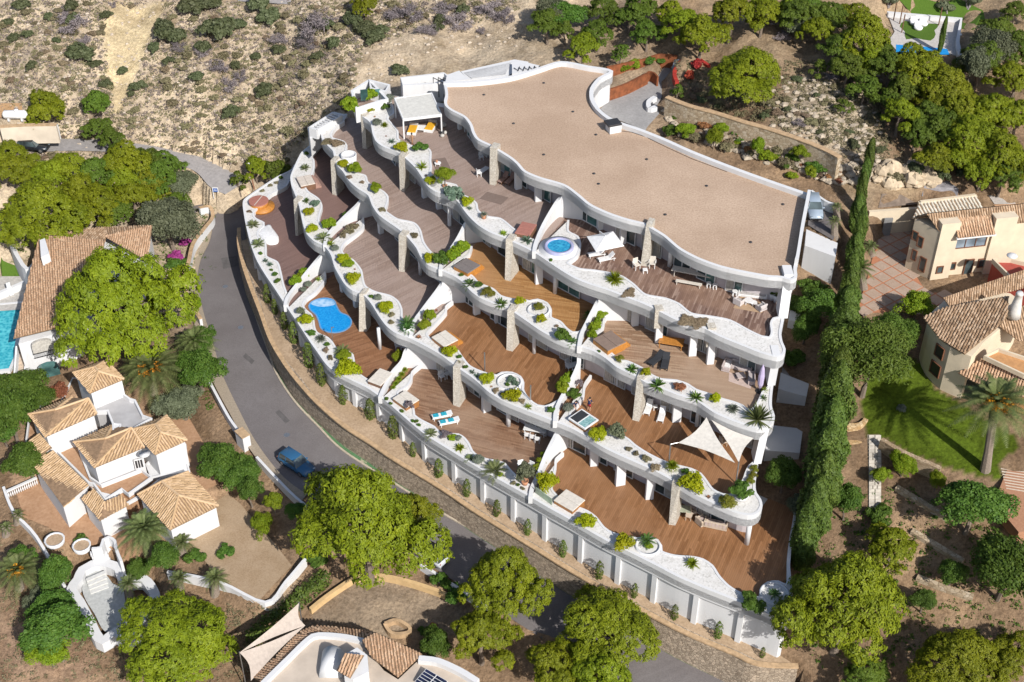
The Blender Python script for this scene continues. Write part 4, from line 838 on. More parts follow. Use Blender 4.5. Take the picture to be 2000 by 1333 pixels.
def tiled(poly3, down, mat, parent, name='roof_tiles', pitch=0.29, tl=0.46, thick=0.14):
    """roof plane with rows of barrel tiles: poly3 = 3-D corners (planar), down = 3-D fall direction"""
    A = [Vector(p) for p in poly3]; n = (A[1]-A[0]).cross(A[2]-A[0]).normalized()
    if n.z < 0: n = -n
    d = Vector(down); d = (d-n*d.dot(n)).normalized(); u = d.cross(n).normalized(); o = A[0]
    loc = [((p-o).dot(u), (p-o).dot(d)) for p in A]; m = len(loc)
    base = MB(); base.add([p-n*0.02 for p in A]+[p-n*thick for p in A], [tuple(range(m)), tuple(range(2*m-1, m-1, -1))]+[(i, (i+1) % m, m+(i+1) % m, m+i) for i in range(m)])
    base.build('roof_deck', TSHADE, parent)
    us = [q[0] for q in loc]; k0 = math.ceil(min(us)/pitch); k1 = math.floor(max(us)/pitch); V = []; Fs = []
    for k in range(k0, k1+1):
        uu = k*pitch; hits = []
        for i in range(m):
            a, b = loc[i], loc[(i+1) % m]
            if (a[0]-uu)*(b[0]-uu) <= 0 and abs(a[0]-b[0]) > 1e-9: hits.append(a[1]+(uu-a[0])/(b[0]-a[0])*(b[1]-a[1]))
        if len(hits) < 2: continue
        lo, hi = min(hits), max(hits); v = lo; j = random.random()*0.2
        while v < hi-0.08:
            e = min(v+tl-(j if v == lo else 0), hi); r0, r1 = pitch*0.30, pitch*0.38; jit = random.uniform(-.035, .035); V0 = len(V)
            for (vv, r, h) in ((v, r0, 0.0), (e+0.03, r1, 0.035)):
                for c, s in ((-1, 0), (-.6, .75), (.6, .75), (1, 0)): V.append(o+u*(uu+c*r+jit)+d*vv+n*(s*r+h))
            for q in range(3): Fs.append((V0+q, V0+q+1, V0+4+q+1, V0+4+q))
            Fs.append((V0+4, V0+5, V0+6, V0+7)); v = e
    b = MB(); b.v = [tuple(p) for p in V]; b.f = Fs; ob = b.build(name, mat, parent); ob['kind'] = 'stuff'; return ob
def wallbox(px, z1, z0, parent, mat=WHITE, name='wall', inset=0.35):
    p = PZ(px, z1); c = sum((Vector((q.x, q.y)) for q in p), Vector((0, 0)))/len(p)
    q = [(Vector((a.x, a.y))-c)*(1-inset/max((Vector((a.x, a.y))-c).length, 1))+c for a in p]
    mb = MB(); mb.prism(q, z0, z1-0.08); return mb.build(name, mat, parent)
def hip(parent, L, T, R, B, a1, a2, ze, zr, mat):
    """four-sided roof: eave corners L,T,R,B in px, ridge ends a1 (towards L-T side) and a2 in px"""
    l, t, r, b = (P(*q, ze) for q in (L, T, R, B)); p, q = P(*a1, zr), P(*a2, zr)
    mid = lambda x, y: (x+y)/2
    tiled([l, b, q, p] if (p-q).length > .3 else [l, b, p], mid(l, b)-mid(p, q), mat, parent)
    tiled([b, r, q], mid(b, r)-q, mat, parent); tiled([r, t, p, q] if (p-q).length > .3 else [r, t, p], mid(r, t)-mid(p, q), mat, parent)
    tiled([t, l, p], mid(t, l)-p, mat, parent)
    rd = MB()
    for x, y in ((l, p), (t, p), (r, q), (b, q), (p, q)):
        if (x-y).length > .2: rd.tube([x+Vector((0, 0, .06)), y+Vector((0, 0, .08))], 0.13, 6)
    rd.build('ridge_tiles', mat, parent)
Z0 = lambda X, Y: (X/3.992, 666+Y/3.992)
# ---- lower-left villa
VL = empty('villa', P(220, 930, -1.0)); tag(VL, 'white villa with many tan hipped tile roofs left of the road', 'house')
zA = 6.2
hip(VL, Z0(568,250), Z0(830,150), Z0(970,300), Z0(700,412), Z0(742,207), Z0(770,242), zA, zA+1.0, TAN_T); wallbox([Z0(568,250), Z0(830,150), Z0(970,300), Z0(700,412)], zA, -1, VL)
zB = 4.6
hip(VL, Z0(220,575), Z0(560,440), Z0(755,572), Z0(350,752), Z0(430,540), Z0(690,452), zB, zB+1.0, TAN_T); wallbox([Z0(220,575), Z0(560,440), Z0(755,572), Z0(350,752)], zB, -1.5, VL)
zC = 4.2
hip(VL, Z0(572,792), Z0(880,655), Z0(1125,832), Z0(732,992), Z0(820,765), Z0(1025,682), zC, zC+1.1, TAN_T); wallbox([Z0(572,792), Z0(880,655), Z0(1125,832), Z0(732,992)], zC, -1.5, VL)
zD = 4.4
hip(VL, Z0(1030,692), Z0(1300,583), Z0(1462,777), Z0(1210,892), Z0(1213,655), Z0(1255,717), zD, zD+1.1, TAN_T); wallbox([Z0(1030,692), Z0(1300,583), Z0(1462,777), Z0(1210,892)], zD, 0, VL)
zE = 2.4
hip(VL, Z0(1072,1202), Z0(1470,1022), Z0(1707,1288), (332,1036), Z0(1262,1100), Z0(1395,1208), zE, zE+1.2, TAN_T); wallbox([Z0(1072,1202), Z0(1470,1022), Z0(1707,1288), (332,1036)], zE, -1.4, VL)
zF = 2.0
f = [P(*Z0(250,952), zF), P(*Z0(412,850), zF+1.0), P(*Z0(690,1122), zF+1.0), P(*Z0(490,1290), zF)]; tiled(f, (f[0]+f[3])-(f[1]+f[2]), TAN_T, VL); wallbox([Z0(250,952), Z0(412,850), Z0(690,1122), Z0(490,1290)], zF, -2.2, VL)
f = [P(*Z0(190,815), zF+.2), P(*Z0(312,722), zF+1.1), P(*Z0(402,832), zF+1.1), P(*Z0(265,927), zF+.2)]; tiled(f, (f[0]+f[3])-(f[1]+f[2]), TAN_T, VL); wallbox([Z0(190,815), Z0(312,722), Z0(402,832), Z0(265,927)], zF+.2, -2, VL)
f = [P(*Z0(630,1225), 1.6), P(*Z0(730,1150), 2.3), P(*Z0(815,1252), 2.3), P(195,1017,1.6)]; tiled(f, (f[0]+f[3])-(f[1]+f[2]), TAN_T, VL)
f = [P(*Z0(815,1252), 2.3), P(*Z0(950,1198), 2.3), P(*Z0(1003,1282), 1.6), P(195,1017,1.6)]; tiled(f, (f[2]+f[3])-(f[0]+f[1]), TAN_T, VL); wallbox([Z0(630,1225), Z0(730,1150), Z0(950,1198), Z0(1003,1282), (195,1017)], 1.6, -2, VL)
def flatroof(px, z, z0, parent, mat, rim=0.3, name='roof_terrace', rimmat=WHITE):
    mb = MB(); mb.prism(PZ(px, z), z0, z); mb.build(name, mat, parent)
    p = PZ(px, z+rim); r = MB(); r.wall([(q.x, q.y) for q in p], z-0.1, z+rim, 0.22, 0, True); r.build('parapet', rimmat, parent)
flatroof([Z0(700,420), Z0(930,390), Z0(1010,450), Z0(1050,460), Z0(1110,580), Z0(1180,600), Z0(1040,680), Z0(900,705), Z0(880,640), Z0(840,540), Z0(750,545)], 3.6, -1, VL, GREYFLOOR, 0.5)
flatroof([Z0(420,830), Z0(600,800), Z0(660,960), Z0(700,1060), Z0(790,1120), Z0(1100,1000), Z0(1180,1060), Z0(1000,1190), Z0(950,1150), Z0(820,1230), Z0(730,1110), Z0(690,1100)], 1.4, -2, VL, TILEFLOOR, 0.45)
flatroof([Z0(1200,900), Z0(1420,800), Z0(1475,1015), Z0(1255,1045), Z0(1180,1060), Z0(1140,960)], 0.9, -2, VL, WHITE, 0.2, 'lower_wing')
flatroof([Z0(880,640), Z0(940,650), Z0(935,700), Z0(885,720)], 4.6, 1, VL, WHITE, 0.1, 'chimney')
flatroof([(66,904),(50,870),(57,814),(110,802),(142,738),(238,748),(300,818),(362,868),(368,925),(316,932),(272,968),(240,986),(190,962),(173,948),(125,984)], 0.25, -3, VL, TILEFLOOR, 0.35, 'podium')
# openings of the villa
def opening(c, w, h, rz, parent, mat=BLUEGLASS, frame=FRAME, bars=1):
    r = empty('window'); r.parent = parent; r.location = Vector(c)-parent.location; r.rotation_euler = (0, 0, rz)
    fb = MB()
    for sx in (-1, 1): fb.box((sx*(w/2+.04), 0, 0), (.1, .16, h+.18))
    for sz in (-1, 1): fb.box((0, 0, sz*(h/2+.04)), (w, .16, .1))
    for i in range(bars): fb.box((-w/2+w*(i+1)/(bars+1), -.02, 0), (.07, .12, h))
    link('frame', fb.mesh('frame', frame), r); g = MB(); g.box((0, .03, 0), (w, .06, h)); link('pane', g.mesh('pane', mat), r); return r
a = P(382, 1027, 0.5); opening((a.x, a.y, 0.6), 2.6, 1.9, 0.42, VL, glassmat('garage_door', (0.26, 0.33, 0.38), .4), FRAME, 0)
a = P(272, 905, 2.6); opening((a.x, a.y-.1, 2.6), 0.8, 1.2, 0.35, VL, DARK, FRAME, 2)
dsh = MB(); c = P(283, 890, 4.6); dsh.lathe([(0.02, 0.0), (0.3, 0.04), (0.55, 0.16), (0.6, 0.24)], (c.x, c.y, c.z), 16); dsh.build('satellite_dish', plain('dish_grey', (0.55, 0.55, 0.55), .5), VL, True)
# terrace, balustrade, patio and drive
tag(MB().sheet(PZ(TERR_L, -1.6)).build('villa_terrace', TILEFLOOR), kind='structure'); tag(MB().sheet(PZ(PATIO_L, 0.3)).build('side_patio', TILEFLOOR), kind='structure')
DRV = speck('gravel_drive', [(0.3, (0.29, 0.21, 0.135)), (0.7, (0.43, 0.325, 0.22))], 6, bump=0.3, big=(0.8, 0.76, 0.7), bigscale=0.4)
tag(MB().sheet(PZ(DRIVE_L, -0.7)).build('villa_drive', DRV), kind='structure')
bal = empty('balustrade', P(45, 952, -1.6)); tag(bal, 'white balustrade with small posts edging the left villa terrace', 'balustrade')
p0, p1 = P(16, 972, -1.6), P(75, 945, -1.6); b = MB(); b.wall([p0, p1], -.75, -.6, .3); b.build('rail', WHITE, bal)
for i in range(15):
    q = p0+(p1-p0)*(i+.5)/15; b = MB(); b.lathe([(.06, 0), (.1, .3), (.05, .55), (.08, .85)], (q.x, q.y, -1.6), 6); b.build('baluster', WHITE, bal)
def gwall(name, px, z0, z1, t, mat, label, cat='wall', cap=None, ground=False, h=1.2):
    """free-standing wall along px; with ground=True its foot follows the ground and the px are its foot"""
    if ground: pts = [G(*q) for q in px]
    else: pts = [P(*q, z1) for q in px]
    d = dens3(pts, 4) if len(pts) > 2 else pts
    r = empty(name, pts[0]); tag(r, label, cat); b = MB()
    lo = [p.z-.5 for p in d] if ground else z0; hi = [p.z+h for p in d] if ground else z1
    b.wall([(p.x, p.y) for p in d], lo, hi, t); b.build('wall_body', mat, r)
    if cap:
        b = MB(); b.wall([(p.x, p.y) for p in d], [q-.01 for q in hi] if ground else z1-.01, [q+.1 for q in hi] if ground else z1+.1, t+.14); b.build('wall_cap', cap, r)
    return r
gwall('boundary_wall', [(392,422),(412,420),(418,440),(402,462),(380,492),(371,530),(362,556),(371,600),(395,640)], 0, 0, .35, WHITE, 'curved white boundary wall with tan cap inside the road bend', cap=OCHRE, ground=True, h=1.3)
gwall('garden_wall', [(408,752),(428,790),(450,830),(470,858)], 0, 0, .3, WHITE, 'stepped white garden wall along the road by the left villa', ground=True, h=1.1)
gwall('garden_wall', [(503,905),(540,945),(580,985),(620,1015)], 0, 0, .3, WHITE, 'low white garden wall beside the parked blue car', ground=True, h=1.0)
gwall('garden_wall', [(822,1112),(880,1150),(925,1178),(960,1205)], 0, 0, .3, WHITE, 'low white garden wall beside the parked white car', ground=True, h=.9)
gwall('garden_wall', [(598,1105),(560,1150),(520,1190),(430,1150),(330,1130)], 0, 0, .3, WHITE, 'white wall around the gravel drive of the left villa', ground=True, h=1.1)
gwall('garden_wall', [(10,962),(30,1010),(75,1060),(130,1157)], 0, 0, .3, WHITE, 'long low white wall below the left villa terrace', ground=True, h=.9)
gwall('mailbox_pier', [(470,865),(485,880)], 0, 0, .9, WHITE, 'white gate pier with tan top by the left villa entrance', 'pier', cap=OCHRE, ground=True, h=2.0)
# empty swimming pool of the left villa
PZL = -2.7
pool = empty('empty_pool', P(205, 1180, PZL)); tag(pool, 'drained grey pool with curved steps below the left villa', 'pool')
ZC = lambda X, Y: (X/4, 1000+Y/4)
rimp = [ZC(*q) for q in [(555,600),(610,520),(640,450),(720,405),(840,400),(930,440),(960,520),(1120,520),(1210,640),(1200,700),(1150,760),(1090,850),(1060,940),(960,980),(900,930),(800,1005),(700,850),(620,700)]]
inp = [ZC(*q) for q in [(640,600),(665,530),(700,470),(760,450),(830,490),(880,560),(960,600),(980,700),(1000,720),(1110,700),(1140,760),(1080,840),(1050,900),(950,940),(820,935),(740,800),(670,690)]]
b = MB(); b.sheet(smooth_path(PZ(inp, PZL+.02), .6, True), PZL+.02); b.build('pool_floor', plain('pool_grey', (0.42, 0.43, 0.42), .7, world=True, var=.15), pool)
b = MB(); b.wall(smooth_path(PZ(rimp, PZL+.7), .6, True), PZL-.6, PZL+.7, 1.0, 0, True); b.build('pool_rim', WHITE, pool)
for i in range(4):
    a, c = P(168+i*2.5, 1132+i*8, PZL+.6-i*.13), P(205+i*2, 1116+i*9, PZL+.6-i*.13); b = MB(); b.wall([a, c], PZL, PZL+.5-i*.13, .45); b.build('pool_step', plain('step_white', (.55,.55,.53), .7), pool)
# slide-like white stair and planters next to it
b = empty('stair_tower', P(212, 1080, -1.6)); tag(b, 'white rounded stair enclosure above the drained pool', 'stairs')
m_ = MB(); m_.wall(smooth_path(PZ([ZC(*q) for q in [(720,300),(790,290),(810,230),(850,210),(900,240),(910,300),(950,400)]], -.6), .4), -3.2, -.3, .3); m_.build('stair_wall', WHITE, b)
for i in range(4):
    a = P(192+i*3, 1080+i*6, -1.7-i*.2); m_ = MB(); m_.box((a.x, a.y, a.z), (1.6, .4, .5), .3); m_.build('step', WHITE, b)
def planterpot(name, px, z, r, h, label, mat=WHITE):
    c = P(*px, z); o = empty(name, c); tag(o, label, 'planter'); b = MB(); b.lathe([(r*.9, 0), (r, h), (r*.85, h), (r*.8, h*.8)], (0, 0, 0), 14, cap=False); b.build('planter_body', mat, o, True, False); b = MB(); b.lathe([(.02, h*.78), (r*.85, h*.8)], (0, 0, 0), 14, cap=False); b.build('soil', MATS['dry_tan_soil'], o, False, False); return o
planterpot('round_planter', (108,1060), -1.6, 1.1, .5, 'round white planter left of the terrace steps')
planterpot('round_planter', (161,1072), -1.6, 1.0, .6, 'round white planter right of the terrace steps')
# ---- upper-left villa with pool
VU = empty('villa', P(120, 600, 2.5)); tag(VU, 'white villa with large peach tile roof and arched windows behind the big pine', 'house')
Zu = lambda X, Y: (X/4, 333+Y/4)
ze, zr = 6.6, 8.6
f = [P(77,458,zr), P(26,661,ze), P(100,640,ze), P(175,560,ze+.6), P(200,470,zr)]; f = [P(77,458,zr), P(26,661,ze), P(112,640,ze)]; n_ = (f[1]-f[0]).cross(f[2]-f[0]); 
def onplane(px, f):
    n = (f[1]-f[0]).cross(f[2]-f[0]); d = Vector(ray(*px)); o = Vector((0, 0, CAM_Z)); return o+d*((f[0]-o).dot(n)/d.dot(n))
q = [f[0], f[1], f[2], onplane((195,520), f), onplane((205,470), f)]
tiled(q, Vector((.25, -.9, 0)), PEACH_T, VU)
f2 = [P(77,458,zr), P(205,444,ze+.6), P(207,466,ze+.9)]; tiled([f2[0], f2[1], f2[2], onplane((130,475), f2)], Vector((.2, 1, 0)), OLD_T, VU)
f3 = [P(200,460,ze+.8), P(297,440,ze+1.6), P(288,510,ze), P(215,500,ze)]; tiled([f3[0], f3[1], f3[2]], Vector((0, -1, 0)), PEACH_T, VU)
f4 = [P(200,462,ze+.8), P(296,441,ze+1.6), P(205,445,ze+.6)]; tiled(f4, Vector((-.3, .9, 0)), OLD_T, VU)
mb = MB(); mb.prism([(p.x, p.y) for p in [P(82,463,ze), P(32,658,ze), P(112,636,ze), P(190,600,ze), P(285,512,ze), P(292,446,ze)]], 0.5, ze-1.1); mb.build('wall', WHITE, VU)
mb = MB(); mb.prism(PZ(zoom(0,333,4,[(310,545),(350,530),(385,650),(320,680)]), 9.2), 6, 9.2); mb.build('chimney', WHITE, VU)
fr = P(30, 660, ze)-P(112, 640, ze); ang = math.atan2(-fr.y, -fr.x)
for (x, y, w, h, zz, m_) in [(82,676,2.3,1.6,4.9,CURTAIN),(96,723,2.3,1.9,1.9,TEAL)]:
    c = P(x, y, zz); r = empty('arched_window'); r.parent = VU; r.location = c-VU.location; r.rotation_euler = (0, 0, ang)
    g = MB(); pts = [(-w/2, -h/2), (w/2, -h/2), (w/2, h*.2)]+[(w/2*math.cos(t), h*.2+h*.35*math.sin(t)) for t in (.4, .9, 1.57, 2.24, 2.74)]+[(-w/2, h*.2)]
    n_ = len(pts); g.add([(a, -.12, b_) for a, b_ in pts]+[(a, .3, b_) for a, b_ in pts], [tuple(range(n_))]+[(i, (i+1) % n_, n_+(i+1) % n_, n_+i) for i in range(n_)]); link('pane', g.mesh('pane', m_), r)
    if zz > 3:
        rb = MB(); rb.box((0, -.3, -h/2+.1), (w, .06, .08)); rb.box((0, -.3, -h/2-.5), (w, .06, .08))
        for i in range(9): rb.box((-w/2+w*(i+.5)/9, -.3, -h/2-.2), (.05, .05, .6))
        link('railing', rb.mesh('railing', DARK), r)
up = empty('swimming_pool', P(15, 660, 1.2)); tag(up, 'turquoise swimming pool left of the peach-roofed villa', 'pool')
POOLT = watermat('turquoise_water', (0.01, 0.26, 0.36), (0.12, 0.52, 0.58))
mb = MB(); mb.sheet(PZ([(-60,600),(45,590),(38,640),(30,700),(18,722),(-60,730)], 1.25), 1.3); mb.build('pool_water', POOLT, up)
mb = MB(); mb.wall(PZ([(-60,600),(45,590),(38,640),(30,700),(18,722),(-60,730)], 1.5), .5, 1.5, .5, 0, True); mb.build('pool_rim', WHITE, up)
tag(MB().sheet(PZ([(-60,540),(60,540),(40,605),(-60,612)], 1.45)).build('pool_deck', plain('pale_stone_floor', (.42,.40,.37), .9, world=True, var=.2)), kind='structure')
st = empty('outdoor_stairs', P(42, 700, .8)); tag(st, 'white outdoor stairs with tan treads between pool and villa', 'stairs')
for i in range(8):
    c = P(42-i*.3, 676+i*7, 3.0-i*.3); b = MB(); b.box((c.x, c.y, c.z-.5), (1.3, .45, 1.0), .15); b.build('step', plain('tread_%d' % i, (.46,.38,.3), .9), st)
for sx in (-1, 1):
    a, c = P(42+sx*10, 676, 3.6), P(38+sx*10, 728, 1.4); b = MB(); b.wall([a, c], -.5, [3.6, 1.4], .2); b.build('stair_wall', WHITE, st)
fw = empty('front_wall', P(35, 750, .5)); tag(fw, 'plain white retaining wall below the turquoise pool', 'wall')
mb = MB(); mb.prism(PZ([(8,740),(55,730),(62,770),(40,768),(30,760)], 1.6), -2, 1.6); mb.build('wall_body', WHITE, fw)
for i, (px, z, lab) in enumerate([([(-10,575),(52,548)], 2.4, 'white low wall behind the turquoise pool'), ([(22,478),(52,525),(75,500)], 5.2, 'zigzag white wall above the lawn strip at the left edge')]):
    gwall('garden_wall', px, 1, z, .5, WHITE, lab)
tag(MB().sheet([G(*q)+Vector((0,0,.06)) for q in [(0,470),(10,470),(38,540),(5,545),(0,520)]]).build('lawn_strip', speck('turf', [(.3, (.05,.10,.012)), (.7, (.09,.16,.02))], 8, bump=.4)), kind='structure')
gs = empty('garden_slide', P(18, 575, 1.45)); tag(gs, 'white pool slide standing on the deck of the turquoise pool', 'slide')
b = MB(); b.tube([P(15,552,3.0), P(18,565,2.2), P(24,578,1.6)], .28, 8); b.build('chute', WHITEP, gs)
# ---- bottom villa
VB = empty('villa', P(700, 1310, -2.5)); tag(VB, 'white villa with curved tiled eaves and flat cream roof at the bottom edge', 'house')
Zb = lambda X, Y: (500+X/4, 1000+Y/4)
zq = 1.4; CREAMR = plain('cream_roof', (0.47, 0.40, 0.33), .85, world=True, scale=.6)
mb = MB(); mb.prism(PZ([Zb(*q) for q in [(60,1340),(440,960),(520,950),(830,990),(850,1060),(1000,1240),(1110,1310),(1290,1140),(1720,1290),(1760,1480),(60,1480)]], zq), -5, zq); mb.build('flat_roof', CREAMR, VB)
edge = [Zb(*q) for q in [(50,1335),(250,1140),(440,965),(540,955),(700,970),(835,1000)]]
w_ = smooth_path(PZ(edge, zq+.5), .5); mb = MB(); mb.wall(w_, -4, zq+.45, .5); mb.build('parapet', WHITE, VB)
mb = MB(); mb.wall(smooth_path(PZ([Zb(*q) for q in [(1270,1140),(1420,1160),(1600,1240),(1730,1320)]], zq+.6), .5), -4, zq+.6, .6); mb.build('parapet', WHITE, VB)
eo = [Zb(*q) for q in [(-20,1290),(150,1140),(330,950),(450,890),(640,905),(880,940),(950,980)]]
for (a, b2, c2, d2) in zip(eo[:-1], eo[1:], edge, edge[1:]+[edge[-1]]):
    A, B_ = P(*a, zq-.5), P(*b2, zq-.5); C_, D_ = P(*c2, zq+.3), P(*d2, zq+.3)
    tiled([A, B_, D_] if (D_-C_).length < .1 else [A, B_, D_, C_], (A+B_)-(C_+D_), PEACH_T, VB)
rr = [P(*Zb(830,1000), zq+1.4), P(*Zb(920,940), zq+1.4), P(*Zb(1300,1110), zq+.5), P(*Zb(1110,1290), zq+.5), P(*Zb(880,1100), zq+1.0)]
pl = [rr[0], rr[2], rr[3]]; tiled([rr[0], onplane(Zb(930,945), pl), rr[2], rr[3], onplane(Zb(900,1130), pl)], Vector((.2, -1, 0)), PEACH_T, VB)
c = P(*Zb(590,1190), zq+.5); mb = MB()
for i in range(9):
    t0 = math.pi*i/8
pr = []
for e in (0, 1):
    for i in range(9):
        t = math.pi*i/8; pr.append((c.x-1.1*math.cos(t), c.y-1.2+e*2.6, zq+1.5*math.sin(t)))
mb.add(pr, [(i, i+1, 10+i, 9+i) for i in range(8)]+[tuple(range(8, -1, -1)), tuple(range(9, 18))]); mb.build('vault', WHITE, VB, True)
tw = [Zb(*q) for q in [(700,1110),(790,1060),(870,1120),(880,1250),(760,1310),(690,1290)]]; mb = MB(); mb.prism(PZ(tw, zq+2.0), -3, zq+2.0); mb.build('chimney_tower', WHITE, VB)
g = [P(*Zb(700,1105), zq+2.9), P(*Zb(845,1120), zq+2.9), P(*Zb(735,1300), zq+2.2), P(*Zb(628,1240), zq+2.2)]; tiled([g[0], g[1], onplane(Zb(735,1300), g), g[3]], Vector((-.3, -1, 0)), PEACH_T, VB)
solar = empty('solar_panel', P(835, 1318, zq+.3)); tag(solar, 'dark blue solar panel with white grid on the bottom villa roof', 'solar panel')
A, B_, D_ = P(*Zb(1330,1225), zq+.9), P(*Zb(1500,1325), zq+.9), P(*Zb(1240,1325), zq+.35); ux = (B_-A); vy = (D_-A)
mb = MB(); mb.add([A, A+ux, A+ux+vy, A+vy], [(3, 2, 1, 0)]); mb.build('backing', FRAME, solar)
nn = ux.cross(vy).normalized(); nn = nn if nn.z > 0 else -nn
for i in range(2):
    for j in range(5):
        p = A+ux*(.02+i*.5)+vy*(.02+j*.2)+nn*.02; cell = MB(); cell.add([p, p+ux*.46, p+ux*.46+vy*.17, p+vy*.17], [(3, 2, 1, 0)]); cell.build('cell', glassmat('solar_cell_%d%d' % (i, j), (.015, .02, .05), .15), solar)
sail = empty('shade_sail', P(530, 1260, 1.5)); tag(sail, 'taupe shade sail stretched beside the bottom villa', 'shade sail')
TAUPE = plain('taupe_cloth', (.42,.36,.31), .9)
def sailmesh(c, sag, mat, parent, n=10, name='sail_cloth', th=.03):
    """triangular sail with hollow edges"""
    A, B_, C_ = (Vector(q) for q in c); V = []; Fs = []; idx = {}
    cen = (A+B_+C_)/3
    for i in range(n+1):
        for j in range(n+1-i):
            k = n-i-j; u, v, w = i/n, j/n, k/n; p = A*u+B_*v+C_*w; pull = (u*v+v*w+w*u)
            edge = min(u, v, w); p = p+(cen-p)*(4*max(u*v, v*w, w*u)*(1-edge*3)*0.17 if edge < 1/3 else 0); p.z -= sag*pull*3*(u*v*w*9); idx[(i, j)] = len(V); V.append(p)
    for i in range(n):
        for j in range(n-i):
            Fs.append((idx[(i, j)], idx[(i+1, j)], idx[(i, j+1)]))
            if i+j < n-1: Fs.append((idx[(i+1, j)], idx[(i+1, j+1)], idx[(i, j+1)]))
    b = MB(); m0 = len(V); b.add(V+[p-Vector((0, 0, th)) for p in V], Fs+[tuple(m0+q for q in reversed(f)) for f in Fs]); return b.build(name, mat, parent, True)
A = [P(584,1178,2.6), P(596,1222,1.2), P(468,1275,2.4)]; sailmesh(A, .3, TAUPE, sail); sailmesh([P(596,1222,1.2), P(468,1275,2.4), P(490,1330,1.0)], .3, TAUPE, sail)
for k, q in enumerate(A[::2]):
    b = MB(); b.tube([(q.x, q.y, H(q.x, q.y)-.2), (q.x, q.y, q.z+.1)], .06, 6); b.build('post', METAL, sail)
gwall('ochre_wall', [(607,1198),(648,1166),(705,1133),(768,1136),(850,1160),(890,1178)], 0, 0, .4, plain('ochre_render', (.55,.38,.19), .9, world=True, var=.15, scale=1.2), 'low ochre wall curving round the yard of the bottom villa', ground=True, h=.7)
gwall('stone_planter_box', [(752,1225),(775,1218),(800,1232),(795,1243),(765,1243),(752,1225)], 0, 0, .35, OCHRE, 'oval ochre planter box by the tiled eaves of the bottom villa', 'planter', ground=True, h=.6)
tag(MB().sheet([P(a, b_, -1.2) for a, b_ in [(500,1180),(560,1105),(590,1130),(540,1195)]]).build('drive_apron', DRV), kind='structure')
# ---- right villa, tall block
VR = empty('villa', P(1880, 560, 15)); tag(VR, 'tall cream villa block with weathered tile roof and triple window', 'house')
Zr = lambda X, Y: (1500+X/4, 333+Y/4)
g0 = COURT_Z
def pxb(q, z): return P(*Zr(*q), z)
# plan from foot points at the courtyard level and eaves
fl, fm, fr_ = P(1764,507,g0), P(1811,571,g0), P(1880,556,g0)
zt = g0+6.6
wl_, wm, wr = pxb((1150,380), zt), pxb((1335,475), zt), pxb((1820,430), zt)
wbk = wl_+Vector((0,0,0)); dx = (pxb((1480,460), zt)-wm).normalized()
A_ = Vector((wm.x, wm.y)); B_ = A_+Vector((dx.x, dx.y))*13.5; Dd = Vector((wl_.x, wl_.y))-A_; C_ = B_+Dd; D_ = A_+Dd
mb = MB(); mb.prism([A_, B_, C_, D_], g0-.3, zt); mb.build('wall', CREAM, VR)
ang = math.atan2(dx.y, dx.x)
def face(t, u, z, off=.0):               # point on the front face: t along, off outwards
    n = Vector((dx.y, -dx.x)); p = A_+Vector((dx.x, dx.y))*t+n*off; return (p.x, p.y, z)
r0 = [Vector((*D_, zt+.1)), Vector((*C_, zt+.1))]; rdg = [Vector((*(A_+Dd*.5-Vector((dx.x,dx.y))*.3), zt+1.5)), Vector((*(B_+Dd*.5), zt+1.5))]
ov = Vector((dx.y, -dx.x, 0))*.35
tiled([rdg[0], rdg[1], Vector((*C_, zt))-ov, Vector((*D_, zt))-ov], -ov, OLD_T, VR); tiled([rdg[0], rdg[1], Vector((*B_, zt))+ov*.2, Vector((*A_, zt))+ov*.2], ov, OLD_T, VR)
# front projections: chimney piers and lower roof over the triple window
for t, w in ((0.9, 2.2), (7.4, 2.6)):
    mb = MB(); c = face(t+.3, 0, 0, -.4); mb.box((c[0], c[1], g0+3.8), (w, 1.4, 7.7), ang); mb.build('front_pier', CREAM, VR)
p = [Vector(face(2.0, 0, zt+.9, -.9)), Vector(face(6.2, 0, zt+.9, -.9)), Vector(face(6.3, 0, zt-.5, 1.0)), Vector(face(1.9, 0, zt-.5, 1.0))]; tiled(p, Vector((dx.y, -dx.x, 0)), PEACH_T, VR)
mb = MB(); c = face(4.1, 0, 0, .9); mb.box((c[0], c[1], zt-.62), (4.6, .25, .2), ang); mb.build('eave_board', FRAME, VR)
opening(face(4.1, 0, g0+4.7, .06), 3.6, 1.25, ang, VR, BLUEGLASS, plain('brown_frame', (.16,.07,.04), .6), 2)
for t, zz, w, h in ((1.0, g0+1.5, .6, .8), (2.6, g0+1.6, .6, .8), (4.6, g0+1.2, .9, 2.0), (6.2, g0+1.6, .9, 1.0)): opening(face(t, 0, zz, .35 if t < 2.2 else .08), w, h, ang, VR, GLASS, MATS['brown_frame'], 0)
sd_ = Vector((Dd.y, -Dd.x)).normalized(); sd_ = -sd_ if sd_.dot(Vector((-1, 0))) < 0 else sd_; a2 = math.atan2(Dd.y, Dd.x)
for t, zz, w, h in ((.32, g0+1.6, .7, 1.7), (.6, g0+4.2, .6, 1.2), (.72, g0+2.2, .5, 1.2), (.85, g0+4.6, .6, 1.0)):
    p = A_+Dd*t+sd_*.06; opening((p.x, p.y, zz), w, h, a2+math.pi, VR, GLASS, MATS['brown_frame'], 0)
dsh = MB(); c = P(1977, 500, g0+6.4); dsh.lathe([(0.02, .25), (0.3, .2), (0.55, .06), (0.6, 0)], (c.x, c.y, c.z), 16); dsh.build('satellite_dish', MATS['dish_grey'], VR, True)
flatroof([Zr(1760,690), Zr(1900,690), Zr(2100,740), Zr(2100,900), Zr(1900,830)], g0+3.2, g0, VR, plain('red_roof_paint', (.36,.07,.05), .8, world=True), .5, 'low_roof', CREAM)
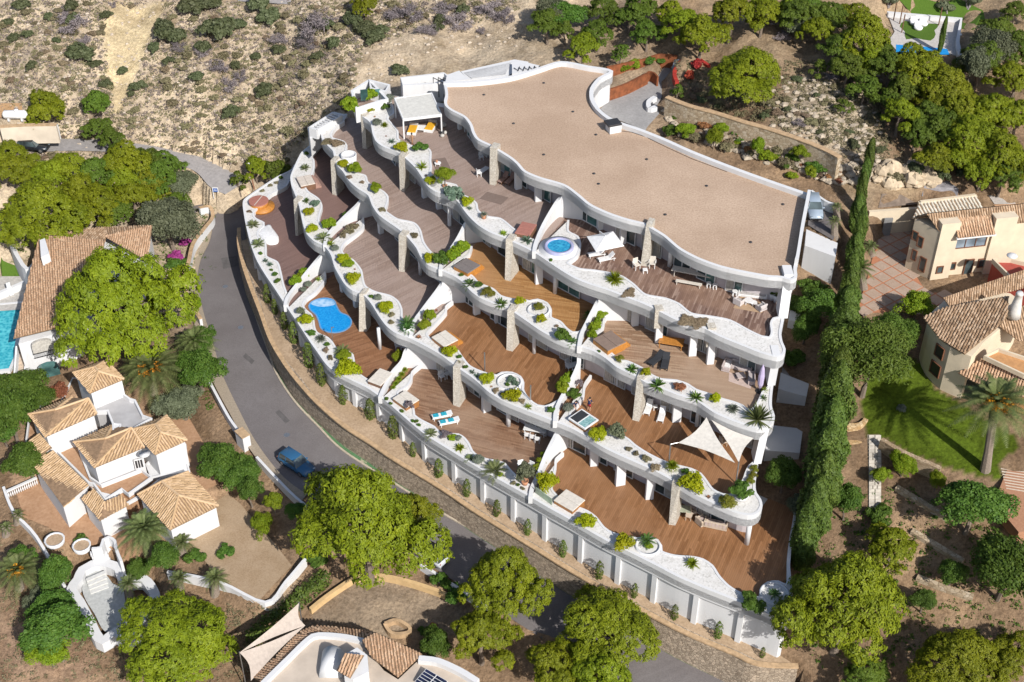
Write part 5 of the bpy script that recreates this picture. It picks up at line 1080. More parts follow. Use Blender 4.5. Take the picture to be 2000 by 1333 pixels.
# pergola roof of pale tiles behind, and cream yard wall with a gate
pg = empty('tiled_pergola', P(1880, 430, 17)); tag(pg, 'pale tiled pergola roof with open ribs behind the cream villa', 'pergola')
p = [pxb((1190,250), 19.4), pxb((1620,195), 19.4), pxb((1690,320), 18.3)]; tiled([p[0], p[1], p[2], onplane(Zr(1130,375), p)], p[2]-p[1], WHT_T, pg, pitch=.42)
mb = MB(); mb.wall([p[0], p[1]], 16, 19.55, .35); mb.build('beam', CREAM, pg)
for q in p[:2]:
    mb = MB(); mb.box((q.x, q.y, 17.4), (.4, .4, 4)); mb.build('post', CREAM, pg)
yw = gwall('yard_wall', [Zr(790,320), Zr(1165,292)], 14.5, 18.2, .4, CREAM, 'cream yard wall with grey gate left of the tiled pergola')
c = P(*Zr(925,445), 16.0); mb = MB(); mb.box((c.x, c.y-.2, 16.2), (1.0, .2, 2.4), .05); mb.build('gate', plain('grey_gate', (.2,.2,.2), .6), yw)
# ---- right villa, low round block
V2 = empty('villa', P(1900, 720, 13.5)); tag(V2, 'cream villa with low spreading tile roof and round corner beside the lawn', 'house')
e1, e2 = 18.6, 20.6
# two big planes of old tiles
a, b_, c = P(*Zr(1215,1140), e1-.6), P(*Zr(1395,1060), e1), P(*Zr(1890,1110), e2)
pl = [P(1804,617,18.9), P(1883,689,18.7), P(1960,585,20.9)]
tiled([onplane((1803,619), pl), onplane((1847,600), pl), onplane((1970,578), pl), onplane((1968,616), pl), onplane((1945,642), pl), onplane((1884,692), pl), onplane((1835,662), pl)], Vector((-.55, -.8, 0)), OLD_T, V2)
pl2 = [P(*Zr(1370,995), 20.0), P(*Zr(1420,1065), 19.2), P(*Zr(2000,790), 20.0)]
tiled([onplane(Zr(1370,995), pl2), onplane(Zr(1420,1065), pl2), onplane(Zr(2000,920), pl2), onplane(Zr(2140,860), pl2), onplane(Zr(2140,730), pl2)], Vector((.1, -1, 0)), OLD_T, V2)
pl3 = [P(*Zr(1880,1100), 19.8), P(*Zr(2000,1040), 20.2), P(*Zr(2000,1270), 18.0)]
tiled([onplane(Zr(1810,1220), pl3), onplane(Zr(1890,1100), pl3), onplane(Zr(2140,1000), pl3), onplane(Zr(2140,1330), pl3), onplane(Zr(1960,1333), pl3)], Vector((.3, -1, 0)), OLD_T, V2)
Zs = lambda X, Y: (1500+X/3.992, 666+Y/3.992)
rw = [P(*Zs(1205,-5), 18.2), P(*Zs(1170,150), 13.2)]
foot = smooth_path(PZ([Zs(1170,150), Zs(1230,270), Zs(1340,370), Zs(1440,415), Zs(1500,440), Zs(1590,330), Zs(1780,170), Zs(1900,60), Zs(1800,-60), Zs(1400,-60), Zs(1230,60)], 12.9), 1.0, True)
mb = MB(); mb.prism([(p.x, p.y) for p in foot], 12.4, 18.35); mb.build('wall', CREAM, V2)
for q_, zz, w_2, h_2 in ((Zs(1380,45), 17.0, 1.1, 1.3), (Zs(1338,222), 14.7, 1.3, 1.4)):
    c = P(*q_, zz); i_ = nearest(foot, c); t_ = foot[(i_+1) % len(foot)]-foot[i_-1]; nn_ = Vector((t_.y, -t_.x)).normalized()
    if nn_.dot(Vector((0, -1))) < 0: nn_ = -nn_
    opening((foot[i_].x+nn_.x*.06, foot[i_].y+nn_.y*.06, zz), w_2, h_2, math.atan2(nn_.y, nn_.x)+math.pi/2, V2, DARK, MATS['brown_frame'], 0)
pl4 = [P(*Zs(1480,250), 16.2), P(*Zs(1680,130), 17.4), P(*Zs(2000,300), 17.4)]
tiled([onplane(Zs(1480,250), pl4), onplane(Zs(1680,130), pl4), onplane(Zs(2150,330), pl4), onplane(Zs(2150,460), pl4), onplane(Zs(1750,400), pl4)], Vector((-.5, -.85, 0)), PEACH_T, V2)
flatroof([Zs(1690,115), Zs(1800,60), Zs(2200,190), Zs(2200,320), Zs(2000,260)], 17.9, 13, V2, plain('orange_floor', (.46,.24,.10), .8, world=True, var=.15), .4, 'roof_terrace', CREAM)
mb = MB(); c = P(*Zr(1925,1110), 20.0); mb.lathe([(.75, -.5), (.62, .3), (.42, 1.6), (.36, 2.3), (.42, 2.35), (.3, 2.6)], (c.x, c.y, c.z), 14); mb.build('chimney', plain('chimney_white', (.55,.53,.5), .8), V2, True)
mb = MB(); c = P(*Zs(1590,395), 13.4); mb.box((c.x, c.y, 13.6), (2.4, .6, 2.4), -.6); mb.build('dark_doorway', DARK, V2)
# ---- courtyard of separate slabs with terracotta joints
CT = link('courtyard', MB().sheet(PZ(COURT, COURT_Z-.02)).mesh('courtyard', plain('terracotta_joint', (.40,.17,.09), .9, world=True))); tag(CT, kind='structure')
slabm = speck('courtyard_stone', [(.3, (.33,.24,.185)), (.7, (.46,.36,.29))], 4, bump=.15, big=(.85,.8,.75), bigscale=.5)
cx = [P(*q, COURT_Z) for q in COURT]; ax = Vector((math.cos(.62), math.sin(.62))); ay = Vector((-ax.y, ax.x)); oo = Vector((cx[6].x, cx[6].y)); sl = MB(); sl.box((0, 0, 0), (1.42, 1.42, .04), .62); slme = sl.mesh('slab', slabm)
for i in range(-12, 14):
    for j in range(-8, 16):
        p = oo+ax*i*1.6+ay*j*1.6
        ins = inside(cx, np.array([p.x]), np.array([p.y]))[0]
        if ins: s_ = link('slab', slme, CT); s_.location = (p.x, p.y, COURT_Z)
# ---- driveway at the back with rust-red walls
tag(MB().sheet(PZ(DRIVE, DRIVE_Z)).build('entrance_drive', speck('concrete_drive', [(.3, (.26,.255,.25)), (.7, (.36,.35,.345))], 3, bump=.1, big=(.8,.8,.8), bigscale=.3)), kind='structure')
CORT = plain('rust_steel', (.20,.065,.025), .7, world=True, var=.4, scale=1.5)
Zd = lambda X, Y: (1000+X/4, Y/4)
gwall('rust_wall', [Zd(755,700), Zd(900,650), Zd(1060,570)], DRIVE_Z-.3, DRIVE_Z+1.6, .3, CORT, 'rust-brown steel wall on the left of the entrance drive')
gwall('rust_wall', [Zd(740,525), Zd(900,490), Zd(1030,462), Zd(1150,425), Zd(1290,435)], DRIVE_Z-.6, DRIVE_Z+1.9, .3, CORT, 'long rust-red wall behind the hedge at the back of the drive')
gwall('rust_gate', [Zd(1040,590), Zd(1070,560), Zd(1110,570), Zd(1140,600)], DRIVE_Z-.3, DRIVE_Z+1.4, .25, CORT, 'bent rust-steel gate panel at the bend of the drive', 'gate')
gwall('rust_wall', [Zd(1290,640), Zd(1270,560), Zd(1330,470), Zd(1420,430), Zd(1480,470), Zd(1540,510)], DRIVE_Z-.6, DRIVE_Z+2.2, .5, plain('bright_red_panel', (.33,.03,.02), .7, world=True, var=.4, scale=2), 'bright red curved panel fence under the bright pine', 'fence')
gwall('curved_kerb_wall', [Zd(1130,830), Zd(1075,840), Zd(1070,790), Zd(1120,755)], DRIVE_Z-.3, DRIVE_Z+.6, .6, WHITE, 'white curved kerb wall at the drive entrance', 'kerb')
rock = empty('boulder', P(*Zd(1410,500), 21.5)); tag(rock, 'large pale boulder against the red fence', 'boulder'); b = MB(); b.blob((0, 0, .3), (1.3, 1.0, .9), 10, 7, .12); b.build('stone', plain('pale_rock', (.44,.42,.39), .9, var=.2), rock, True, False)
rock = empty('boulder', P(*Zd(1340,530), 21.3)); tag(rock, 'wide blue-grey boulder left of the pale boulder', 'boulder'); b = MB(); b.blob((0, 0, .2), (1.7, 1.4, .8), 10, 7, .15); b.build('stone', plain('bluish_rock', (.30,.33,.36), .9, var=.25), rock, True, False)
# stone wall above the rockery
SW = stonewall('tan_wall_stone', [(.34,.26,.17), (.45,.36,.25), (.52,.44,.33)], 2.2, (.22,.16,.1), zs=1.4)
gwall('hillside_wall', [(1302,190),(1345,207),(1400,222),(1450,238),(1500,252),(1560,272),(1610,292),(1640,308)], 17.5, 22.9, .6, SW, 'long tan stone wall on the slope above the flat roof', cap=OCHRE)
# side passage and retaining blocks by the right end
SP = empty('side_steps', P(1590, 520, 14)); tag(SP, 'white stepped retaining walls between the roof end and the cypress row', 'stairs')
for px, z0, z1 in [([(1575,448),(1636,475),(1632,502),(1572,480)], 12, 18.4), ([(1545,590),(1590,612),(1588,640),(1540,625)], 10, 13.8), ([(1525,728),(1580,750),(1575,775),(1520,760)], 8, 12.6), ([(1500,830),(1568,838),(1562,885),(1494,880)], 6, 10.6)]:
    mb = MB(); mb.prism(PZ(px, z1), z0, z1); mb.build('retaining_block', WHITE, SP)
for px, z in [([(1572,490),(1630,505),(1622,560),(1560,560)], 14.4), ([(1540,640),(1590,640),(1570,745),(1525,740)], 11.6), ([(1520,770),(1572,775),(1560,838),(1505,832)], 9.6)]:
    mb = MB(); mb.prism(PZ(px, z), z-3, z); mb.build('landing', plain('landing_%d' % int(z), (.30,.29,.29), .9, world=True), SP)
for i in range(4):
    c = P(1585+i*11, 495+i*2, 15.8); mb = MB(); mb.box((c.x, c.y-.1, 15.6), (.55, .12, 2.3), -.25); mb.build('door_panel', plain('dark_door', (.06,.065,.07), .5), SP)
gwall('car_park_wall', [(1585,372),(1612,392),(1634,400)], PARK_Z-.5, PARK_Z+1.2, .3, WHITE, 'white wall behind the car at the roof corner')
tag(MB().sheet(PZ(PARK, PARK_Z)).build('car_park', ASPHALT), kind='structure')
# ---- terraced soil with orange stone walls and the stone path
for i, (px, z, lab) in enumerate([([(1632,822),(1655,829),(1680,828),(1692,818)], 12.0, 'uppermost'), ([(1624,856),(1655,862),(1680,862),(1697,852)], 11.0, 'middle'), ([(1618,908),(1650,908),(1680,900),(1698,888)], 10.0, 'lowest')]):
    gwall('terrace_wall', px, z-1.6, z, .45, stonewall('orange_stone_%d' % i, [(.42,.27,.13), (.54,.38,.2), (.6,.46,.28)], 2.6, (.3,.19,.1), zs=1.2), '%s of three short orange stone terrace walls beside the cypress row' % lab)
PATH = link('stone_path', MB().sheet([G(*q)+Vector((0, 0, .05)) for q in [(1694,850),(1719,850),(1722,900),(1721,1005),(1697,1005),(1696,900)]]).mesh('stone_path', plain('path_mortar', (.30,.26,.2), .9))); tag(PATH, kind='structure')
stm = plain('path_stone', (.50,.46,.40), .9, var=.2, world=True, scale=1.0); r = random.Random(3)
for i in range(22):
    y0 = 852+i*7.0; n = r.choice((2, 2, 3)); xs = [1696+25*j/n for j in range(n+1)]
    for j in range(n):
        a, b2 = xs[j]+.8, xs[j+1]-.8; q = [G(a, y0+.7), G(b2, y0+.7), G(b2, y0+6.2), G(a, y0+6.2)]; mb = MB()
        z = max(p.z for p in q); mb.prism([(p.x, p.y) for p in q], [p.z-.1 for p in q], [p.z+.14+r.uniform(0, .05) for p in q]); mb.build('paving_stone', stm, PATH)
gwall('lawn_edge_wall', [(1722,857),(1760,880),(1800,898),(1838,914)], 10.5, 12.3, .5, stonewall('edge_stone', [(.33,.24,.15), (.45,.35,.24)], 3.0, (.2,.14,.09)), 'rough stone edge along the lower side of the lawn')
BP = empty('brick_patio', P(1985, 950, 11.7)); tag(BP, 'curved terracotta patio with pale stripes at the right edge', 'patio')
mb = MB(); pz_ = PZ([(1950,985),(1952,955),(1968,915),(2000,880),(2060,870),(2060,1030),(1990,1040),(1965,1010)], 11.75); mb.prism(pz_, 10.5, 11.75); mb.build('patio_floor', speck('patio_brick', [(.3, (.30,.15,.09)), (.7, (.42,.23,.14))], 5, bump=.2), BP)
for i in range(8):
    a, c = P(1955+i*1.5, 925+i*5.5-10, 11.78), P(2030, 962+i*5.5-10-26, 11.78); mb = MB(); mb.wall([a, c], 11.7, 11.756, .14); mb.build('stripe', plain('stripe_%d' % i, (.55,.47,.38), .9), BP)
# ---- garden at the top right
TG = [(1735,105),(1830,40),(1880,38),(1878,80),(1862,100),(1830,105),(1745,100)]
GZ = 24.4
grd = empty('garden_terrace', P(1800, 80, GZ)); tag(grd, 'pale garden terrace with kidney lawn patch behind the upper right pines', 'terrace')
ZG = lambda X, Y: (1500+X/4, Y/4)
mb = MB(); mb.prism(PZ([ZG(*q) for q in [(930,100),(1510,150),(1480,330),(1500,440),(1420,420),(1000,390),(940,320),(990,250)]], GZ), GZ-3, GZ); mb.build('terrace_floor', plain('pale_paving', (.46,.43,.40), .9, world=True, var=.15), grd)
mb = MB(); mb.sheet(smooth_path(PZ([ZG(*q) for q in [(1030,210),(1070,165),(1200,190),(1330,190),(1300,240),(1310,270),(1270,320),(1160,300),(1080,310),(1070,250)]], GZ), .8, True), GZ+.02); mb.build('turf_patch', MATS['turf'], grd)
mb = MB(); mb.wall(PZ([ZG(930,100), ZG(1510,150), ZG(1480,330), ZG(1500,440)], GZ+.5), GZ-1, GZ+.6, .5); mb.build('rim_wall', WHITE, grd)
mb = MB(); mb.sheet(PZ([ZG(*q) for q in [(1000,350),(1200,365),(1400,385),(1420,430),(1000,420)]], GZ), GZ+.015); mb.build('pool_water', POOLW, grd)
mb = MB(); mb.sheet([G(*ZG(*q))+Vector((0,0,.1)) for q in [(1020,0),(1160,0),(1500,0),(1680,90),(1700,190),(1600,240),(1510,230),(1500,150),(1120,110)]]); tag(mb.build('upper_lawn', MATS['turf']), kind='structure')
for i, (x, y) in enumerate([(1785,48),(1795,46),(1803,50),(1793,58)]):
    c = P(x, y, GZ); o = empty('lounge_chair', c); reg(o, 'white round lounge chair{n} on the kidney lawn patch', x, 'chair', 'white lounge chairs on the garden patch'); b = MB(); b.lathe([(.5, 0), (.62, .35), (.45, .4), (.1, .38)], (0, 0, 0), 10); b.build('seat', WHITEP, o, True, False); b = MB(); b.box((0, .45, .6), (1.0, .15, .7), 0, .05); b.build('backrest', WHITEP, o, False, False)
for i, (x, y0, y1) in enumerate([(1745,40,12),(1757,47,18),(1761,64,35),(1833,50,20)]):
    a = P(x, y0, GZ); o = empty('garden_pole', a); reg(o, 'tall thin pole{n} around the garden terrace', x, 'pole', 'poles of the garden terrace'); b = MB(); b.tube([(0, 0, 0), (0, 0, 2.6)], .08, 6); b.build('shaft', WOODD, o, False, False)
gwall('path_wall', [ZG(1480,270), ZG(1560,265), ZG(1680,240)], 22.5, 24.4, .5, WHITE, 'white low wall leading right from the garden terrace')
oc = empty('rock_outcrop', G(1765, 350)); tag(oc, 'pale sandy rock outcrop above the cream yard wall', 'rock'); rk = random.Random(5)
for i in range(26):
    p = G(1765+rk.uniform(-50, 60), 348+rk.uniform(-22, 16)); b = MB(); w_ = rk.uniform(.5, 1.5); b.blob((p.x, p.y, p.z+w_*.15), (w_, w_*.8, w_*rk.uniform(.4, .8)), 8, 6, .18); b.build('rock', plain('sandy_rock', (.46,.37,.26), .95, world=True, var=.25, scale=1.5, bump=.5) if 'sandy_rock' not in MATS else MATS['sandy_rock'], oc)
# ---- yards behind the right villa
tag(MB().sheet([G(*q)+Vector((0, 0, .08)) for q in [(1900,340),(1930,336),(2030,385),(2030,402),(1942,400)]]).build('back_drive', plain('grey_gravel', (.34,.31,.28), .95, world=True, var=.2, scale=4)), kind='structure')
tag(MB().sheet([G(*q)+Vector((0, 0, .12)) for q in [(1940,402),(2030,398),(2030,440),(1985,436)]]).build('tile_terrace', TILEFLOOR), kind='structure')
tr_ = MB().sheet([G(*q)+Vector((0, 0, .1)) for q in [(1800,385),(1805,365),(1850,355),(1872,370),(1870,384)]]).build('tarpaulin', plain('grey_tarp', (.20,.19,.20), .7, var=.3, scale=1.5)); tag(tr_, 'grey tarpaulin spread behind the tiled pergola', 'tarpaulin')
tr_ = MB().sheet([G(*q)+Vector((0, 0, .1)) for q in [(1715,408),(1722,380),(1760,382),(1792,400)]]).build('tarpaulin', plain('brown_tarp', (.17,.13,.10), .8, var=.35, scale=1.5)); tag(tr_, 'brown tarpaulin left of the grey one above the yard wall', 'tarpaulin')
for i, pts in enumerate([[(1750,955),(1800,985),(1850,1015)], [(1780,1040),(1830,1070),(1880,1100)], [(1790,1130),(1840,1150),(1900,1170)]]): gwall('dry_stone_row', pts, 0, 0, .6, SW, '%s low dry-stone row on the lower right soil slope' % ('upper', 'middle', 'lower')[i], ground=True, h=.35)
# ---- top left walls with the gas tank
gwall('long_wall', [(0,248),(52,245),(110,244)], 11.3, 14.0, .5, plain('cream_wall', (.58,.50,.40), .85, world=True, scale=.5), 'long cream wall along the upper left road', cap=OCHRE)
tag(MB().sheet(PZ([(-40,202),(42,202),(45,228),(-40,232)], 14.2)).build('tank_yard', plain('orange_earth', (.46,.28,.14), .95, world=True, var=.15)), kind='structure')
tk = empty('gas_tank', P(29, 226, 14.2)); tag(tk, 'white cylindrical gas tank on the orange ground behind the cream wall', 'tank')
b = MB(); c = P(29, 224, 14.9); L = 1.35; pr = [(.05, -L-.35), (.4, -L-.2), (.58, -L), (.58, L), (.4, L+.2), (.05, L+.35)]; V = []
for r_, x in pr:
    for k in range(12): t = 2*math.pi*k/12; V.append((c.x+x, c.y+r_*math.cos(t), c.z+r_*math.sin(t)))
b.add(V, [(i*12+k, (i+1)*12+k, (i+1)*12+(k+1) % 12, i*12+(k+1) % 12) for i in range(5) for k in range(12)]); b.build('tank_body', WHITEP, tk, True)
b = MB(); b.lathe([(.3, 0), (.3, .2), (.1, .25)], (c.x+.3, c.y, c.z+.55), 10); b.build('tank_valve', WHITEP, tk, True)
for s in (-1, 1):
    b = MB(); b.box((c.x+s*.9, c.y, c.z-.6), (.25, .8, .5)); b.build('tank_foot', WHITEP, tk)
gt = empty('sliding_gate', P(107, 257, 11.6)); tag(gt, 'pale sliding gate with grey window panels at the end of the cream wall', 'gate')
for i, (x, w) in enumerate([(103,8),(112,9)]):
    c = P(x, 258, 12.4); b = MB(); b.box((c.x, c.y, c.z), (w/15, .2, 2.2)); b.build('gate_panel', FRAME if i else BLUEGLASS, gt)
tag(MB().sheet([G(*q)+Vector((0, 0, .12)) for q in [(465,-8),(560,-8),(705,-8),(700,6),(640,9),(560,10),(465,4)]]).build('top_road', MATS['pale_asphalt']), kind='structure')
# street sign
sg = empty('street_sign', G(423, 388)); tag(sg, 'blue street sign in a white frame at the road junction', 'sign'); b = MB(); c = G(423, 388); zb_ = c.z
for s in (-1, 1): b.tube([(c.x+s*.36, c.y, zb_), (c.x+s*.36, c.y, zb_+1.7)], .06, 6)
b.tube([(c.x-.36, c.y, zb_+1.7), (c.x+.36, c.y, zb_+1.7)], .06, 6); b.build('sign_frame', WHITEP, sg)
b = MB(); b.box((c.x, c.y, zb_+1.35), (.62, .05, .55)); b.build('sign_plate', plain('sign_blue', (.03,.11,.36), .4), sg)
b = MB()
for q in (-.1, .05): b.box((c.x, c.y-.032, zb_+1.35+q), (.42, .008, .05))
b.build('sign_lettering', WHITEP, sg)
lp = empty('street_lamp', G(497, 370)); tag(lp, 'rusty leaning utility pole with white lamp at the bend', 'lamp post'); p = G(497, 370); b = MB(); b.tube([(p.x, p.y, p.z-.2), (p.x-.35, p.y+.1, p.z+3.9)], .09, 6); b.build('pole', plain('rust_pole', (.28,.13,.08), .8), lp); b = MB(); b.blob((p.x-.4, p.y+.1, p.z+4.05), .22, 8, 6); b.build('lamp_globe', WHITEP, lp, True)
# ================================================================ VEGETATION
def leafmesh(name, centers, normals, size, mat, aspect=1.0, jitter=0.6, seed=0, tri=False):
    """many small leaf-sized faces, each its own island"""
    r = np.random.default_rng(seed); n = len(centers); C_ = np.asarray(centers, float); N = np.asarray(normals, float)
    N = N+r.normal(0, jitter, (n, 3)); N /= np.linalg.norm(N, axis=1, keepdims=True)+1e-9
    T = np.cross(N, r.normal(0, 1, (n, 3))); T /= np.linalg.norm(T, axis=1, keepdims=True)+1e-9; B = np.cross(N, T)
    s = (size*r.uniform(0.6, 1.3, n))[:, None] if np.isscalar(size) else (np.asarray(size)*r.uniform(0.7, 1.25, n))[:, None]
    a = C_-T*s*0.5*aspect; b = C_+T*s*0.5*aspect
    k = r.uniform(0.5, 1.0, (n, 1))
    if tri:
        V = np.stack([a-B*s*0.4, b-B*s*0.4*k, C_+B*s*0.7], 1).reshape(-1, 3); m = 3
    else:
        V = np.stack([a-B*s*0.35*k, b-B*s*0.5, b*0.6+a*0.4+B*s*0.55, a+B*s*0.4*k], 1).reshape(-1, 3); m = 4
    me = bpy.data.meshes.new(name); me.vertices.add(n*m); me.vertices.foreach_set('co', V.ravel()); me.loops.add(n*m); me.loops.foreach_set('vertex_index', np.arange(n*m))
    me.polygons.add(n); me.polygons.foreach_set('loop_start', np.arange(0, n*m, m)); me.polygons.foreach_set('loop_total', np.full(n, m)); me.update(calc_edges=True); me.materials.append(mat); return me
def sph(n, r):
    v = r.normal(0, 1, (n, 3)); return v/np.linalg.norm(v, axis=1, keepdims=True)
def crown_points(R, rz, nl, per, seed, lobe=(0.12, 0.2), flat=0.62, low=-0.35, shape=None):
    """lobes spread through a crown volume; leaves sit on the skin of every lobe"""
    r = np.random.default_rng(seed); cs = []; ns = []
    d = sph(nl, r); d[:, 2] = np.where(d[:, 2] < low, -d[:, 2]*0.6, d[:, 2]); rad = r.uniform(0.45, 0.92, nl)**0.6
    bump_ = 1+0.22*np.sin(3*np.arctan2(d[:, 1], d[:, 0])+r.uniform(0, 6))+0.12*np.sin(5*np.arctan2(d[:, 1], d[:, 0])+r.uniform(0, 6))
    ctr = d*rad[:, None]*np.array([R, R, rz])*np.stack([bump_, bump_, np.ones(nl)], 1)*0.88
    for c in ctr:
        lr = R*r.uniform(*lobe); m = int(per*(lr/(R*np.mean(lobe)))**2); v = sph(m, r); v[:, 2] = np.where(v[:, 2] < -0.45, -v[:, 2], v[:, 2])
        p = c+v*np.array([lr, lr, lr*flat])*r.uniform(0.72, 1.06, (m, 1)); cs.append(p); ns.append(v+np.array([0, 0, 0.45]))
    return np.concatenate(cs), np.concatenate(ns), ctr
def pine_points(R, rz, n1, n2, per, seed):
    """branch pads, each carrying many needle tufts; clefts stay open between the pads"""
    r = np.random.default_rng(seed); d = sph(n1, r); d[:, 2] = np.where(d[:, 2] < -0.25, -d[:, 2], d[:, 2]); d[0] = (0, 0, 1); ang = np.arctan2(d[:, 1], d[:, 0])
    bump_ = (1+0.2*np.sin(2*ang+r.uniform(0, 6))+0.16*np.sin(5*ang+r.uniform(0, 6)))*(1-.3*np.clip(d[:, 2], 0, 1)); ctr = d*r.uniform(0.45, 0.88, (n1, 1))*np.array([R, R, rz])*np.stack([bump_, bump_, np.ones(n1)], 1)
    lr = R*r.uniform(0.17, 0.36, n1); fl = r.uniform(.55, .85, n1); cs = []; ns = []
    for i in range(n1):
        m = int(n2*(lr[i]/(R*.33))**2); v = sph(m, r); v[:, 2] = np.where(v[:, 2] < -0.3, -v[:, 2], v[:, 2]); p = ctr[i]+v*np.array([lr[i], lr[i], lr[i]*fl[i]])*r.uniform(.86, 1.1, (m, 1))
        q = (p[:, None, :]-ctr[None])/np.stack([lr, lr, lr*fl], 1)[None]; dd = np.sqrt((q**2).sum(-1)); dd[:, i] = 9; keep = dd.min(1) > .82; p, v = p[keep], v[keep]
        for c, n in zip(p, v):
            tr = R*.066*r.uniform(.6, 1.35); w = sph(per, r); w[:, 2] = np.where(w[:, 2] < -.35, -w[:, 2], w[:, 2]); cs.append(c+w*np.array([tr, tr, tr*1.05])*r.uniform(.75, 1.1, (per, 1))); ns.append(w*.8+n*.7+np.array([0, 0, .25]))
    return np.concatenate(cs), np.concatenate(ns), ctr
def trunk_mb(h, r0, ctr, seed, lean=0.5, nlimb=7, zc=None):
    r = random.Random(seed); b = MB(); top = Vector((r.uniform(-lean, lean), r.uniform(-lean, lean), h)); mid = Vector((top.x*0.2+r.uniform(-.3, .3), top.y*0.2+r.uniform(-.3, .3), h*0.5))
    b.tube([(0, 0, -.4), mid*0.5, mid, (mid+top)/2, top], [r0*1.3, r0, r0*.85, r0*.7, r0*.35], 7)
    cc = list(ctr); r.shuffle(cc)
    for c in cc[:nlimb]:
        c = Vector(c); s = mid+(top-mid)*r.uniform(0.1, 0.8); b.tube([s, (s+c)/2+Vector((0, 0, r.uniform(-.2, .4))), c], [r0*.4, r0*.25, r0*.08], 5)
    return b
# ---- pine kinds: crown radius about 1 unit * R; hc = height of crown centre above ground
PINES = {}
def make_pine(key, R, rz, n1, n2, per, leafsz, hc, seed, mat):
    c, n, ctr = pine_points(R, rz, n1, n2, per, seed); k_ = R/np.percentile(np.hypot(c[:, 0], c[:, 1]), 97); c[:, :2] *= k_; ctr[:, :2] *= k_; zc_ = (np.percentile(c[:, 2], 97)+np.percentile(c[:, 2], 3))/2; c[:, 2] += hc-zc_; ctr[:, 2] -= zc_; ctr = ctr+np.array([0, 0, hc])
    me = leafmesh('pine_crown_%s' % key, c, n, leafsz, mat, 0.42, 0.4, seed); tb = trunk_mb(hc*0.95, R*0.05+0.06, ctr, seed, R*0.08, 14)
    PINES[key] = (me, tb.mesh('pine_trunk_%s' % key, BARK), R, hc)
for i in range(3): make_pine('L%d' % i, 7.0, 5.2, 46, 76, 40, 0.32, 7.0, 20+i, PINE)
for i in range(3): make_pine('M%d' % i, 4.2, 3.9, 34, 54, 34, 0.26, 5.2, 40+i, PINE)
for i in range(3): make_pine('D%d' % i, 4.2, 4.1, 34, 54, 34, 0.26, 5.2, 60+i, PINED)
for i in range(2): make_pine('S%d' % i, 2.4, 2.6, 18, 36, 28, 0.2, 3.4, 80+i, PINED)
def pine(key, px, py, w, phrase, hk=1.0, group='pine trees', yk=1.0):
    me, tr, R, hc = PINES[key]; s = 1.0
    for _ in range(3):
        p = above(px, py, hc*s*hk*yk); s = (w/2/pxm(p))/R*1.03
    g = H(p.x, p.y); o = empty('pine_tree', (p.x, p.y, g), random.uniform(0, 6.28), (s, s, s*hk*yk)); link('crown', me, o); link('trunk', tr, o)
    return reg(o, phrase, px, 'tree', group)
ZL = 'pine tree with a dense rounded crown{n} '
# foreground
pine('L0', 712, 1002, 290, 'huge bright green pine{n} overhanging the road and the parked cars', 1.0, yk=1.3); pine('M0', 800, 1000, 130, 'bright pine{n} growing against the right side of the huge road pine')
pine('L1', 990, 1120, 165, 'tall narrow bright pine{n} between the road and the bottom villa', 1.15, yk=1.2); pine('M1', 940, 1235, 150, 'bright pine{n} right of the bottom villa')
pine('L2', 1180, 1215, 225, 'broad round pine{n} at the bottom centre by the white base wall', 0.9); pine('M2', 1090, 1300, 130, 'shaded pine{n} at the bottom edge left of the broad round pine'); pine('M1', 1180, 1320, 160, 'low pine{n} at the bottom edge under the broad round pine')
pine('L1', 1655, 1160, 265, 'very large pine{n} at the lower right corner of the white building', 1.0, yk=1.3); pine('M0', 1745, 1060, 110, 'loose green pine{n} behind the very large lower right pine')
pine('L0', 1870, 1285, 205, 'round dense pine{n} at the bottom right edge', 0.85); pine('M2', 1985, 1270, 110, 'pine{n} cut off by the right edge at the bottom')
pine('D0', 1690, 1318, 110, 'dark green pine{n} below the very large lower right pine', .8)
pine('L2', 345, 1250, 270, 'large round pine{n} in front of the drained pool', 0.85)
pine('L1', 228, 566, 270, 'huge broad pine{n} covering the peach tile roof', 1.0, yk=1.25)
# left wood
for q in [('M0',85,205,100),('D0',188,195,66),('D1',190,250,66)]: pine(q[0], q[1], q[2], q[3], 'round pine{n} on the slope by the cream wall')
for q in [('L0',70,405,200),('M1',25,330,95),('M2',130,320,80),('D2',215,268,60),('D0',185,330,80),('M0',240,305,100),('M2',185,395,110),('D1',285,312,80),('M1',260,380,95),('D2',305,338,90),('M0',240,345,80),('L2',20,300,90),('M1',150,365,90),('M2',95,335,80),('D0',318,318,84),('M0',292,352,84),('D2',345,392,64),('M1',55,335,70),('M2',140,420,70),('D1',225,410,70)]: pine(q[0], q[1], q[2], q[3], 'pine{n} in the wood above the peach-roofed villa')
for q in [('M1',498,322,64),('D1',540,330,60),('S0',465,350,50)]: pine(q[0], q[1], q[2], q[3], 'pine{n} between the upper road and the white end block')
